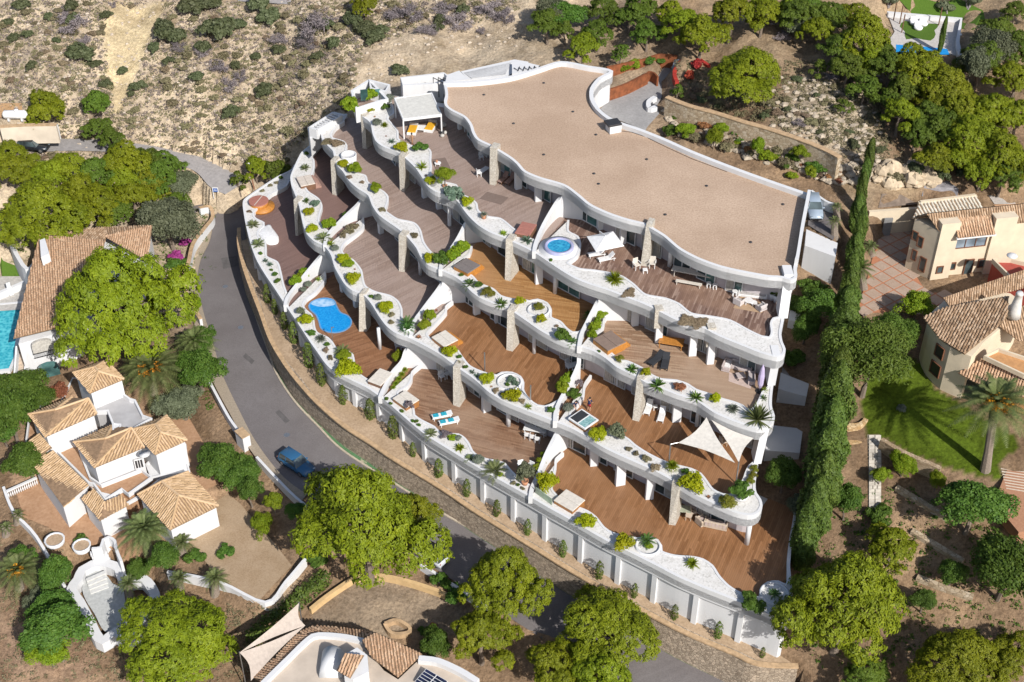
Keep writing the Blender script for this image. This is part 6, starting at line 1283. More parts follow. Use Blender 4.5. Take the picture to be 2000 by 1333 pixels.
# top
pine('M0', 712, 2, 62, 'pine{n} at the top edge beside the upper road')
for q in [('D0',1070,40,80),('M1',1140,85,80),('D2',1170,60,70),('S1',1212,100,46),('D1',1230,30,60),('D1',1265,60,70),('S0',1105,55,50),('D0',1180,15,80),('D2',1250,10,80)]: pine(q[0], q[1], q[2], q[3], 'pine{n} behind the roof and left of the drive')
for q in [('M2',1335,40,80),('M0',1370,60,100),('M1',1430,20,110),('M2',1490,20,90),('D1',1560,25,90),('M0',1310,20,70)]: pine(q[0], q[1], q[2], q[3], 'pine{n} in the grove behind the red fence')
pine('L0', 1465, 130, 175, 'large bright umbrella pine{n} right of the red fence', .8)
for q in [('M1',1600,55,80),('M0',1690,60,125),('D0',1640,90,80),('D1',1740,125,90),('M2',1790,120,110),('L1',1850,170,150),('M0',1700,115,80),('D2',1760,170,80),('M1',1940,215,120),('M2',1985,150,100),('L2',1900,260,130),('M0',1960,290,110),('D0',1950,60,90),('D1',1985,20,60),('D2',1920,110,100),('M1',1880,300,70),('D1',1620,25,80),('M2',1665,25,70),('D0',1720,90,70),('D2',1815,225,90),('M0',1870,215,110),('D0',1990,85,90),('M1',1990,225,110),('D1',1690,165,70),('D2',1655,125,80),('M0',1545,10,70),('D1',1960,340,80),('M2',2000,320,80),('M1',1760,215,90),('D2',1790,255,70),('M0',1830,300,80),('D1',1735,190,60),('M2',1920,330,80),('D0',1585,15,70),('S1',1650,205,40),('S0',1600,130,44),('D2',1845,245,90)]: pine(q[0], q[1], q[2], q[3], 'pine{n} in the upper right wood')
pine('S0', 1325, 176, 36, 'small bright pine{n} beside the curved drive')
# ---- broadleaf and shrubs: a few shared kinds
KINDS = {}
def kind(key, R, rz, nl, per, leafsz, mat, seed, flat=0.8, lobe=(0.25, 0.4), hc=None, aspect=1.0, stem=None, jitter=0.6, low=-.2, name='foliage', bark=BARK):
    c, n, ctr = crown_points(R, rz, nl, per, seed, lobe, flat, low); hc = rz*0.75 if hc is None else hc; c[:, 2] = np.maximum(c[:, 2]+hc, 0.02)
    me = leafmesh('foliage_%s' % key, c, n, leafsz, mat, aspect, jitter, seed); tr = None
    if stem: tr = trunk_mb(hc, stem, ctr+np.array([0, 0, hc]), seed, R*.1, 6).mesh('stem_%s' % key, bark)
    KINDS[key] = (me, tr, R, name)
kind('cushion', 1.0, 0.62, 46, 70, 0.11, CUSH, 1, .8, (.22, .32)); kind('cushion2', 1.0, 0.66, 40, 75, 0.12, CUSH, 2, .8, (.24, .36)); kind('ball', 1.0, 0.95, 46, 70, 0.13, CUSH, 3, .9, (.2, .3)); kind('oball', 1.0, 0.9, 40, 60, 0.13, leaf('olive_green_leaves', (.09,.10,.012), (.155,.16,.016), (.21,.21,.03), .2), 4, .9)
kind('greyball', 1.0, 0.85, 40, 60, 0.15, GREYG, 5, .9); kind('olive', 1.0, 1.0, 26, 60, .2, OLIVE, 6, .8, stem=.06, hc=1.0); kind('bush', 1.0, 0.8, 30, 70, 0.2, GREEN, 7); kind('lime', 1.0, 0.85, 30, 70, .2, LIME, 8); kind('dry', 1.0, .45, 26, 60, .16, DRY, 9); kind('rust', 1.0, .6, 30, 60, .16, RUST, 10)
kind('scrub', 1.0, .55, 26, 46, .2, SCRUB, 11); kind('scrub2', 1.0, .5, 24, 46, .2, SCRUB, 12); kind('dscrub', 1.0, .75, 28, 60, .2, DSCRUB, 13, stem=.05); kind('dscrub2', 1.0, .65, 28, 60, .2, DSCRUB, 14, stem=.05)
kind('magenta', 1.0, .8, 26, 50, .2, MAGENTA, 15); kind('red', 1.0, .8, 26, 50, .2, REDF, 16); kind('purple', 1.0, 1.0, 20, 40, .22, PURPLE, 17, stem=.05, hc=.9)
kind('tree', 1.0, 1.0, 70, 230, .075, GREEN, 18, stem=.08, hc=1.5); kind('ltree', 1.0, 1.0, 60, 210, .075, LIME, 19, stem=.07, hc=1.3); kind('otree', 1.0, .85, 70, 230, .065, OLIVE, 20, stem=.08, hc=1.2); kind('ptree', 1.0, 1.0, 70, 240, .08, leaf('pepper_leaves', (.05,.09,.012), (.10,.16,.02), (.16,.22,.04), .3), 21, stem=.07, hc=1.3, aspect=.4)
kind('smallgreen', 1.0, .7, 12, 40, .35, GREEN, 22); kind('succ', 1.0, .5, 16, 40, .3, AGAVE, 23)
# dead grey trees: twigs as thin slivers round bent limbs
def dead(key, seed):
    r = np.random.default_rng(seed); rr = random.Random(seed); b = MB(); tips = []
    for i in range(9):
        a = i*.7+rr.uniform(0, .5); e = rr.uniform(.3, 1.1); d = Vector((math.cos(a)*math.cos(e), math.sin(a)*math.cos(e), math.sin(e))); m = d*.5+Vector((rr.uniform(-.1, .1), rr.uniform(-.1, .1), .05)); t = d*rr.uniform(.85, 1.1)
        b.tube([(0, 0, 0), m, t], [.05, .03, .008], 4)
        for j in range(60): tips.append(m+(t-m)*rr.random()*1.0+Vector((rr.gauss(0, .13), rr.gauss(0, .13), rr.gauss(0, .1))))
    c = np.array([[*p] for p in tips]); c = np.repeat(c, 3, 0)+r.normal(0, .06, (len(c)*3, 3)); c[:, 2] = np.maximum(c[:, 2], .02); n = r.normal(0, 1, c.shape)
    KINDS[key] = (leafmesh('twigs_%s' % key, c, n, .17, DEADW, .22, .8, seed), b.mesh('limbs_%s' % key, GREYBARK), 1.0, 'twigs')
dead('dead', 31); dead('dead2', 32)
def plant(key, p, s, phrase, px, cat, group, name, rz=None, zs=1.0):
    me, tr, R, nm = KINDS[key]; o = empty(name, p, random.uniform(0, 6.28) if rz is None else rz, (s*random.uniform(.7, 1.3), s*random.uniform(.7, 1.3), s*zs*random.uniform(.75, 1.2)) if key in ('scrub', 'scrub2', 'dscrub', 'dscrub2', 'dead', 'dead2', 'dry', 'tree', 'otree', 'ltree', 'bush', 'lime') else (s, s, s*zs)); link(nm, me, o)
    if tr: link('trunk', tr, o)
    return reg(o, phrase, px, cat, group)
def gplant(key, px, py, w, phrase, cat='shrub', group=None, name='shrub', zs=1.0, hk=.45):
    """px,py = middle of the plant in the photograph, w = its width"""
    p = G(px, py); s = w/2/pxm(p); q = above(px, py, s*hk); g = Vector((q.x, q.y, H(q.x, q.y))); return plant(key, g, s, phrase, px, cat, group or cat+'s on the ground', name, None, zs)
# ---- rosettes: agave, cycad, palm fronds
def blades(n, L, w, rise, droop, seed, fold=0.0, segs=4, spread=(0.1, 1.0)):
    r = random.Random(seed); V = []; Fs = []
    for i in range(n):
        a = 2*math.pi*i*0.381966+r.uniform(-.15, .15); t0 = r.uniform(*spread); e = rise*(1-t0)+.08; l = L*r.uniform(.8, 1.1); d = Vector((math.cos(a), math.sin(a), 0)); sd = Vector((-d.y, d.x, 0)); b0 = len(V)
        for k in range(segs+1):
            t = k/segs; rad = l*t*math.cos(e)*(1-.12*t); z = l*t*math.sin(e)-droop*l*t*t; wd = w*(1-t**2.2)*(.45+.9*min(t*3, 1)*.6)
            c = d*rad+Vector((0, 0, z+.04)); V += [c-sd*wd, c+sd*wd]
        for k in range(segs): Fs.append((b0+2*k, b0+2*k+1, b0+2*k+3, b0+2*k+2))
    return V, Fs
def fronds(n, L, seed, rise=1.2, droop=.75, nl=16, lw=.055, ll=.42, spread=(0, 1)):
    """feather leaves: a rib with two rows of leaflets"""
    r = random.Random(seed); V = []; Fs = []
    for i in range(n):
        a = 2*math.pi*i*0.381966+r.uniform(-.1, .1); t0 = spread[0]+(spread[1]-spread[0])*((i+.5)/n); e = rise*(1-t0)-.15*t0; l = L*r.uniform(.85, 1.08); d = Vector((math.cos(a), math.sin(a), 0)); sd = Vector((-d.y, d.x, 0)); pts = []
        for k in range(nl+1):
            t = k/nl; pts.append(d*(l*t*math.cos(e))+Vector((0, 0, l*t*math.sin(e)-droop*l*t*t*.8)))
        for k in range(1, nl):
            t = k/nl; w = ll*L*(.25+math.sin(math.pi*min(t*1.05, 1))*.75)*.62; T = (pts[k+1]-pts[k-1]).normalized()
            for s in (-1, 1):
                o = (sd*s*.86+T*.55).normalized(); tip = pts[k]+o*w+Vector((0, 0, -.28*w+.12*w)); hw = T*(lw*L); b0 = len(V)
                V += [pts[k]-hw, pts[k]+hw, tip]; Fs.append((b0, b0+1, b0+2))
    return V, Fs
def rosette(key, V, Fs, mat, name='leaves', extra=None):
    b = MB(); b.add(V, Fs); KINDS[key] = (b.mesh('rosette_%s' % key, mat), extra, 1.0, name)
rosette('agave', *blades(34, 1.0, .10, 1.25, .15, 1), AGAVE); rosette('agreen', *blades(40, 1.0, .085, 1.2, .25, 2), GREEN); rosette('aloe', *blades(26, 1.0, .08, 1.2, .1, 3), LIME); rosette('grassy', *blades(150, 1.0, .035, 1.45, .35, 4), LIME); rosette('greygrass', *blades(150, 1.0, .035, 1.4, .45, 5), GREYG); rosette('rosered', *blades(30, 1.0, .12, 1.0, .1, 6), RUST); rosette('yucca', *blades(90, 1.0, .05, 1.45, .12, 7), PALM); rosette('fern', *blades(60, 1.0, .07, 1.3, .4, 8), LIME)
rosette('cycad', *fronds(34, 1.0, 1, 1.1, .35, 14, .028, .34), PALM, 'fronds'); rosette('cycad2', *fronds(30, 1.0, 2, 1.2, .4, 14, .028, .34), leaf('cycad_green', (.025,.06,.012), (.055,.12,.018), (.10,.18,.03), .2), 'fronds')
# ---- bed plants on the terraces: (kind, px, py, width px, row)
NAMES = {'cushion': ('cushion_bush', 'yellow-green cushion bush', 'bush'), 'cushion2': ('cushion_bush', 'yellow-green cushion bush', 'bush'), 'ball': ('ball_bush', 'round yellow-green clipped ball', 'bush'), 'oball': ('ball_bush', 'small olive-green round bush', 'bush'), 'greyball': ('grey_bush', 'grey-green round bush', 'bush'), 'olive': ('olive_shrub', 'small grey-leaved olive shrub', 'shrub'), 'bush': ('leafy_shrub', 'dark green leafy shrub', 'shrub'), 'lime': ('leafy_shrub', 'fresh green leafy shrub', 'shrub'), 'dry': ('dry_shrub', 'low brown dry shrub', 'shrub'), 'rust': ('rust_shrub', 'rust-brown round shrub', 'shrub'),
 'agave': ('agave', 'blue-green agave rosette', 'plant'), 'agreen': ('green_rosette', 'spiky dark green rosette plant', 'plant'), 'aloe': ('aloe', 'yellow-green aloe rosette', 'plant'), 'grassy': ('grass_clump', 'bright tall grass clump', 'plant'), 'greygrass': ('grass_clump', 'grey-green grass clump', 'plant'), 'rosered': ('red_rosette', 'small reddish rosette plant', 'plant'), 'yucca': ('yucca', 'large spiky yucca', 'plant'), 'fern': ('fern', 'upright light green fern', 'plant'), 'cycad': ('cycad', 'feathery dark cycad', 'plant'), 'cycad2': ('cycad', 'feathery fresh green cycad', 'plant'), 'smallgreen': ('small_plant', 'small green plant', 'plant'), 'succ': ('succulent', 'low grey succulent clump', 'plant'), 'purple': ('purple_shrub', 'purple-grey twiggy shrub', 'shrub'), 'scrub': ('olive_bush', 'low olive-green bush', 'bush'), 'magenta': ('flowering_shrub', 'magenta flowering shrub', 'shrub')}
ROWN = {1: 'on the lowest terrace planter', 2: 'on the second planter from the bottom', 3: 'on the third planter from the bottom', 4: 'on the top terrace planter'}
def bed(row, items):
    for it in items:
        key, x, y, w = it[:4]; zs = it[4] if len(it) > 4 else 1.0; lift = it[5] if len(it) > 5 else 0.0
        z = ZD[row]+0.47+lift; hk = {'cushion': .45, 'cushion2': .45, 'ball': .6}.get(key, .4); p = P(x, y, z); s = w/2/pxm(p)*(1.42 if key in ('agave', 'agreen', 'aloe', 'cycad', 'cycad2', 'fern', 'yucca', 'grassy', 'greygrass') else 1.16); p = P(x, y, z+s*hk*zs); nm, lab, cat = NAMES[key]
        plant(key, (p.x, p.y, z-.02), s, lab+'{n} '+ROWN[row], x, cat, 'planting '+ROWN[row], nm, None, zs)
bed(4, [('cushion',721,214,20),('greyball',759,196,20),('bush',753,211,18),('greyball',736,242,16),('grassy',751,242,18),('agave',765,274,17),('cushion2',784,289,25),('bush',820,290,25),('aloe',824,322,25),('cushion',841,353,22),('succ',884,378,35),('cushion2',912,394,22),('agave',917,406,12),('aloe',983,454,18),('agave',1029,466,25),('grassy',1201,538,40,1.2),('dry',1226,574,28,.3),('dry',1233,567,14),('smallgreen',1076,509,7),('dry',1340,627,34,.3),('dry',1364,630,34,.3),('lime',724,190,25),('lime',684,211,25,1.3),('aloe',808,176,28),('greyball',838,181,12),('rosered',732,228,7),('rosered',754,266,6),('rosered',832,343,7)])
bed(3, [('scrub',640,277,18,.6),('dry',656,280,20,.7),('cushion',670,320,21),('lime',694,334,22),('dry',682,346,12),('dry',707,356,10),('lime',734,370,24),('scrub',746,409,12),('scrub',810,460,12),('cushion2',839,504,22),('bush',862,508,26),('lime',887,502,32,1.2),('lime',902,489,25,1.3),('smallgreen',901,538,8),('cycad2',917,550,26),('smallgreen',935,558,14),('oball',953,575,22),('agreen',979,589,27),('ball',1014,590,19),('oball',1052,602,17),('ball',1057,624,19),('dry',1087,637,8),('bush',1098,658,26),('cycad2',1118,664,22),('lime',1157,655,18,1.3),('lime',1175,616,17,1.3),('lime',1160,643,20,1.2),('lime',1166,632,16,1.2),('smallgreen',1170,687,6),('oball',1210,703,15),('agreen',1235,718,27),('ball',1262,728,18),('agreen',1285,748,34),('rust',1327,757,21),('agreen',1360,772,32),('ball',1397,780,21),('greygrass',1432,794,30,1.1),('yucca',1482,809,60),('aloe',1494,760,15,1.3),('cycad2',1492,775,15,1.5)])
bed(2, [('smallgreen',599,301,9),('cycad',595,325,20),('agreen',598,390,17),('succ',616,397,17),('cushion',603,414,21),('cushion2',610,447,20),('lime',643,441,22),('cycad',631,460,30),('aloe',646,474,18),('greyball',654,487,14),('scrub',690,443,18),('scrub',683,451,16),('scrub',670,459,14),('cushion',671,507,27),('lime',679,519,15),('rosered',693,526,7),('cushion2',689,544,26),('smallgreen',725,580,8),('greyball',738,583,14),('cushion',753,600,30),('scrub',765,616,12),('scrub',764,630,12),('cycad2',795,625,30,1.1,.5),('lime',838,622,22,1.2),('lime',830,640,22,1.2),('rosered',818,658,16),('rosered',852,606,9),('bush',677,420,15),('cushion2',879,688,26),('smallgreen',897,698,9),('scrub',898,709,9),('smallgreen',909,718,9),('agave',922,725,14),('agave',931,732,14),('cushion',951,740,28),('rosered',960,755,8),('dry',968,763,12),('scrub',980,769,8),('agreen',994,744,10),('succ',998,741,16),('succ',1006,748,12),('smallgreen',991,752,9),('cushion2',1002,774,31),('dry',1019,784,12),('aloe',1031,793,18),('bush',1076,802,15),('lime',1112,736,20,1.4),('lime',1104,750,22,1.4),('lime',1098,762,20,1.4),('greyball',1109,799,18),('bush',1122,772,20),('purple',1131,752,14),('cushion',1168,849,35),('olive',1205,851,28),('scrub',1227,877,14),('scrub',1242,887,11),('scrub',1261,896,16),('dry',1279,914,18),('bush',1339,923,15),('cushion2',1351,944,42),('rosered',1384,970,13),('oball',1420,985,28),('oball',1473,917,14),('oball',1470,930,14),('oball',1465,941,14)])
bed(1, [('scrub',512,373,8),('scrub',528,362,8),('scrub',539,357,8),('smallgreen',549,348,8),('dry',487,413,9),('cycad',494,435,25),('cycad',503,472,27),('smallgreen',509,496,8),('agave',518,508,13),('agave',527,515,15),('smallgreen',530,528,6),('smallgreen',537,537,10),('smallgreen',542,550,11),('lime',578,551,18,1.2),('lime',586,543,18,1.2),('lime',594,535,16,1.2),('aloe',622,544,15),('greyball',602,557,13),('greyball',593,567,11),('olive',588,612,14),('cushion',598,625,27),('bush',609,652,16),('greygrass',626,657,26,1.2),('smallgreen',639,674,10),('dry',636,684,11),('cycad',668,682,33,1.1),('lime',672,697,24,.7),('scrub',645,699,12),('cushion2',678,722,40),('grassy',790,720,15),('grassy',785,729,15),('grassy',779,738,15),('grassy',773,747,14),('grassy',768,755,13),('smallgreen',755,780,8),('smallgreen',763,789,7),('smallgreen',785,804,8),('purple',798,797,16,1.2),('smallgreen',806,823,7),('smallgreen',813,824,8),('smallgreen',818,831,7),('cycad',841,843,26),('purple',869,851,20,.6),('lime',883,855,14),('greyball',895,857,12),('fern',898,872,25),('cycad',917,892,20),('greyball',934,901,20),('cycad',967,910,46),('lime',977,928,10),('scrub',1003,944,10),('smallgreen',1012,948,7),('scrub',1021,955,8),('lime',1049,913,13,1.4),('lime',1055,903,13,1.4),('lime',1062,891,12,1.4),('cushion2',1067,945,36,1.5),('cushion',1146,1019,36),('cushion2',1219,1060,35),('cycad2',1265,1049,30,1.2,.4),('lime',1266,1067,18,.7),('fern',1353,1096,32,1.2),('bush',1471,1180,36),('cycad2',1513,1157,26)])
# potted plants
def pot(x, y, z, r, h, mat, lab, key, w, zs=1.0, cat='potted plant'):
    c = P(x, y, z); o = empty('potted_plant', c); tag(o, lab, cat); b = MB(); b.lathe([(r*.7, 0), (r, h), (r*.86, h), (r*.8, h*.85)], (0, 0, 0), 12); b.build('pot', mat, o, True, False)
    me, tr, R, nm = KINDS[key]; s = w/2/pxm(c)*1.25; f = link(nm, me, o); f.location = (0, 0, h*.85); f.scale = (s, s, s*zs)
    if tr: t = link('stem', tr, o); t.location = (0, 0, h*.85); t.scale = (s, s, s*zs)
    return o
pot(945,427,Z4+.47,.35,.55,TERRACOTTA,'blue-green spiky ball plant in a terracotta pot on the top planter','greygrass',20,1.1)
pot(869,366,Z4+.47,.3,.3,TERRACOTTA,'yellow-leaved small tree in a pot on the top planter','ltree',30,.9)
pot(796,652,Z2+.2,.5,.9,WHITEP,'leafy rosette in a tall white pot beside the second dividing wall','cycad2',28)
pot(779,708,Z1,.3,.4,TERRACOTTA,'yellow-green potted shrub in the shade by the lowest dividing wall','lime',20,1.1)
pot(1312,918,Z2+.47,.55,.5,CREAMCLOTH,'bright grass in a square cream pot at the sail post','grassy',34,1.0)
pot(1025,946,Z1+.47,.4,.55,TERRACOTTA,'grey olive bush in a terracotta pot by the white chairs','olive',29,1.1)
pot(1447,974,Z2+.47,.75,.55,WHITE,'dark shrub in a white planter under the sail post','bush',32,1.0)
pot(1150,622,Z3,.28,.4,TERRACOTTA,'small papaya palm in a pot on the orange deck','cycad2',24,1.3)
pot(1515,590,Z4,.36,.9,WHITEP,'tall white pot with thin plant by the top terrace sofa','yucca',14,1.2)
pot(1507,586,Z4,.3,.8,WHITEP,'second white pot behind the tall white pot on the top terrace','smallgreen',8)
# narrow cypress shrubs against the base wall
def cyp_kind(key, R, h, n, sz, mat, seed):
    r = np.random.default_rng(seed); t = r.uniform(0, 1, n); a = r.uniform(0, 6.283, n); rad = R*np.sin(np.pi*np.clip(t*.92+.08, 0, 1))**.55*(1+.18*np.sin(a*3+t*9)+.1*np.sin(a*7+t*23))*r.uniform(.75, 1.05, n)
    c = np.stack([np.cos(a)*rad, np.sin(a)*rad, t*h], 1); nn = np.stack([np.cos(a), np.sin(a), np.full(n, .5)], 1); b = MB(); b.tube([(0, 0, -.2), (0, 0, h*.8)], [R*.12, R*.04], 5)
    KINDS[key] = (leafmesh('foliage_%s' % key, c, nn, sz, mat, .45, .45, seed), b.mesh('stem_%s' % key, BARK), 1.0, 'foliage')
cyp_kind('slim', .34, 2.0, 420, .17, leaf('slim_cypress', (.045,.07,.015), (.09,.125,.02), (.15,.18,.035), .2), 1); cyp_kind('slim2', .36, 2.0, 380, .18, MATS['slim_cypress'], 2)
for x, y0, y1 in [(523,558,590),(543,585,612),(556,610,640),(578,630,668),(604,672,716),(631,714,753),(669,752,786),(716,786,824),(762,814,856),(810,864,891),(860,894,929),(916,931,964),(980,970,1001),(1040,1009,1040),(1109,1043,1076),(1178,1081,1117),(1251,1127,1156),(1328,1165,1195),(1411,1197,1232),(1497,1250,1272)]:
    i = nearest(wl, P(x, y1, float(basez(np.array([P(x, y1, 4).x]), np.array([P(x, y1, 4).y]))[0]))); q = O[1][min(i+n1, len(O[1])-1)]; d = O[1][min(i+n1+1, len(O[1])-1)]-O[1][i+n1-1]; d.normalize(); nn = Vector((d.y, -d.x))
    q = P(x, y1, float(bz[i])); q = Vector((wl[i].x+nn.x*.75, wl[i].y+nn.y*.75, float(bz[i])))
    if x < 640: q = q
    hgt = (y1-y0)/pxm(q)/.72; plant(random.choice(('slim', 'slim2')), (q.x, q.y, float(bz[i])-.05), hgt/2.0, 'slim clipped cypress{n} against the white base wall', x, 'cypress', 'slim cypresses along the base wall', 'slim_cypress', None, 1.0)
# tall cypress row on the right
cyp_kind('tall', 1.25, 7.5, 11000, .27, CYP, 5); cyp_kind('tall2', 1.15, 7.0, 10000, .27, CYP, 6)
for i, (x, y, w, h) in enumerate([(1690,300,22,5),(1684,335,26,5.5),(1678,372,30,6),(1672,408,34,6.5),(1668,445,36,6.5),(1663,482,40,6.5),(1658,520,44,7),(1652,560,48,7),(1645,600,56,7.5),(1635,640,62,7.5),(1625,690,64,8),(1618,740,66,8),(1612,790,70,8.5),(1606,840,70,8.5),(1600,890,68,8),(1590,940,66,8),(1580,985,60,7.5),(1568,1025,54,7)]):
    h *= random.uniform(.82, 1.12)*(1.3 if y > 700 else 1.0); x += random.uniform(-4, 4); p = G(x, y+h*8); s = w/2/pxm(p)/1.2*(random.uniform(.62, .9) if y < 600 else random.uniform(.8, 1.12)); k = ('tall', 'tall2')[i % 2]; me, tr, R, nm = KINDS[k]; o = empty('cypress_tree', p, i*1.3, (s, s, h/7.5)); link('crown', me, o); link('trunk', tr, o); reg(o, 'tall cypress{n} in the dense row right of the white building', y, 'cypress', 'cypress row')
# ---- date palms
def palm_tree(px, py_crown, base, w, seed, lab, dates=True, nf=46, hfix=None, skirt=True):
    g = G(*base); lo = None
    for h in np.arange(.6, 14, .1):
        u, v = PX((g.x, g.y, g.z+h))
        if v <= py_crown: break
    off = (px-u)/pxm(g); o = empty('palm_tree', g, 0); tag(o, lab, 'palm tree'); top = Vector((off, 0, h)); L = w/2/pxm(g)*1.12
    b = MB(); b.tube([(0, 0, -.3), top*.3, top*.65+Vector((0, 0, 0)), top], [.55, .42, .4, .5], 9); b.build('trunk', plain('palm_bark', (.22,.18,.145), .95, var=.35, scale=9, bump=.6) if 'palm_bark' not in MATS else MATS['palm_bark'], o, False, False)
    V, Fs = fronds(int(nf*1.35), 1.0, seed, 1.35, .62, 26, .014, .27); b = MB(); b.add([(p*L+top) for p in V], Fs); b.build('fronds', PALM, o, False, False)
    if dates:
        r = np.random.default_rng(seed); c = []
        for i in range(6):
            a = i*1.05+seed; q = np.array([math.cos(a)*L*.2, math.sin(a)*L*.2-L*.14, .32*L*.5])+np.array([*top]); c.append(q+r.normal(0, L*.045, (110, 3)))
        c = np.concatenate(c); tag(link('date_clusters', leafmesh('dates', c, r.normal(0, 1, c.shape), .16, ORANGEF, 1, .5, seed), o), kind='stuff')
    return o
palm_tree(297, 722, (300,770), 150, 1, 'big date palm with orange fruit above the left villa'); palm_tree(1945, 790, (1925,918), 165, 2, 'tall leaning date palm with orange fruit on the lawn'); palm_tree(35, 1115, (38,1150), 110, 3, 'date palm with orange fruit cut by the left edge'); palm_tree(380, 668, (385,700), 90, 4, 'dark date palm under the huge broad pine', False); palm_tree(283, 1035, (290,1075), 110, 5, 'bushy pale palm in front of the garage of the left villa', False, 60); palm_tree(355, 1060, (356,1080), 55, 6, 'small grey fan palm left of the garage door', False, 30); palm_tree(1680, 525, (1688,565), 62, 7, 'yellow-green palm in a stone ring by the courtyard', False, 36); palm_tree(1700, 482, (1703,500), 40, 8, 'small bright palm behind the courtyard palm', False, 26)
palm_tree(1630, 432, (1630,462), 34, 9, 'small palm{0} beside the parking wall'.replace('{0}', ''), False, 22); palm_tree(1634, 405, (1634,425), 30, 10, 'smaller palm behind the parking wall', False, 20); palm_tree(420, 1130, (420,1160), 60, 11, 'low dark palm by the drive of the left villa', False, 30); palm_tree(350, 1130, (352,1160), 50, 12, 'low fan palm beside the drained pool', False, 28); palm_tree(250, 1140, (255,1180), 50, 13, 'tall narrow palm at the drained pool', False, 28)
palm_tree(35, 1005, (35,1020), 34, 14, 'small palm on the slope left of the terrace', False, 20); palm_tree(12, 1030, (12,1045), 36, 15, 'small palm at the left edge below the balustrade', False, 20)
# ---- trees and shrubs in the gardens
for it in [('otree',330,425,110,'grey-green olive tree{n} above the white boundary wall'),('otree',352,362,56,'grey-green olive tree{n} beside the upper road'),('otree',1080,15,70,'olive tree{n} behind the roof'),
  ('tree',392,725,70,'dark leafy tree{n} between the palm and the road'),('ptree',1700,690,150,'feathery pepper tree{n} right of the cypress row'),('ptree',1745,650,90,'feathery pepper tree{n} beside the courtyard'),('tree',1900,990,110,'leafy green fruit tree{n} below the lawn'),('ltree',1830,940,40,'yellow-green fruit tree{n} below the lawn'),('ltree',1765,905,50,'lemon bush{n} under the lawn edge'),('tree',1965,1110,120,'leafy green tree{n} at the right edge'),('ltree',1790,600,60,'lemon tree{n} beside the courtyard'),('otree',1945,70,95,'grey-green tree{n} in the upper right corner'),('otree',1905,130,80,'grey-green tree{n} under the upper right wood'),('otree',352,785,70,'grey-green tree{n} beside the big date palm'),('otree',1570,985,60,'grey-green tree{n} at the foot of the cypress row'),('tree',1600,610,70,'dark tree{n} beside the side steps'),('tree',1530,930,60,'dark tree{n} beside the dark deck corner'),
  ('otree',75,1165,60,'grey shrub tree{n} beside the left edge palm'),('tree',112,1245,100,'leafy green tree{n} left of the drained pool'),('tree',110,1130,70,'leafy green tree{n} below the terrace wall'),('ltree',95,1270,70,'yellow-green tree{n} at the bottom left'),('tree',20,820,90,'leafy green tree{n} at the left edge beside the villa'),('tree',50,900,80,'leafy green tree{n} left of the tan roofs'),('tree',30,760,80,'leafy green tree{n} under the pool wall'),('tree',430,905,70,'clipped round green tree{n} inside the road by the left villa'),('tree',470,925,66,'clipped round green tree{n} right of the side patio'),('tree',5,840,60,'dense green tree{n} beyond the balustrade'),('tree',70,780,50,'dense green tree{n} behind the grey shrub'),('tree',45,1090,60,'leafy tree{n} along the long low wall'),('tree',108,1195,64,'leafy tree{n} by the drained pool edge'),('tree',395,660,60,'leafy tree{n} between boundary wall and dark palm'),('tree',490,965,50,'leafy tree{n} behind the low garden wall'),('tree',320,1095,60,'dark tree{n} right of the stair enclosure'),('tree',270,1110,50,'dark shrub tree{n} over the drained pool'),('ltree',1720,930,36,'small lemon tree{n} beside the stone path'),('tree',1860,1120,60,'green tree{n} on the lower right soil'),('tree',575,1000,30,'small tree{n} by the low garden wall'),('ltree',510,1020,50,'banana clump{n} left of the drive'),('ltree',535,985,44,'banana clump{n} by the garden wall'),('tree',850,1260,60,'leafy tree{n} beside the bottom villa roof'),('bush',828,1232,26,'dark shrub{n} beside the bottom villa'),
  ('tree',1100,30,60,'dark tree{n} at the top behind the roof'),('ltree',1395,270,34,'young rockery tree{n} with bare trunk'),('ltree',1410,250,28,'young rockery tree{n} with bare trunk'),('ltree',1480,290,34,'young rockery tree{n} with bare trunk'),('ltree',1565,300,30,'young rockery tree{n} with bare trunk'),('ltree',1340,250,34,'young rockery tree{n} with bare trunk'),('otree',1565,40,60,'bare grey tree{n} in the grove')]:
    gplant(it[0], it[1], it[2], it[3], it[4], 'tree', 'garden trees', 'garden_tree', 1.0, 1.4 if it[0].endswith('tree') else .5)
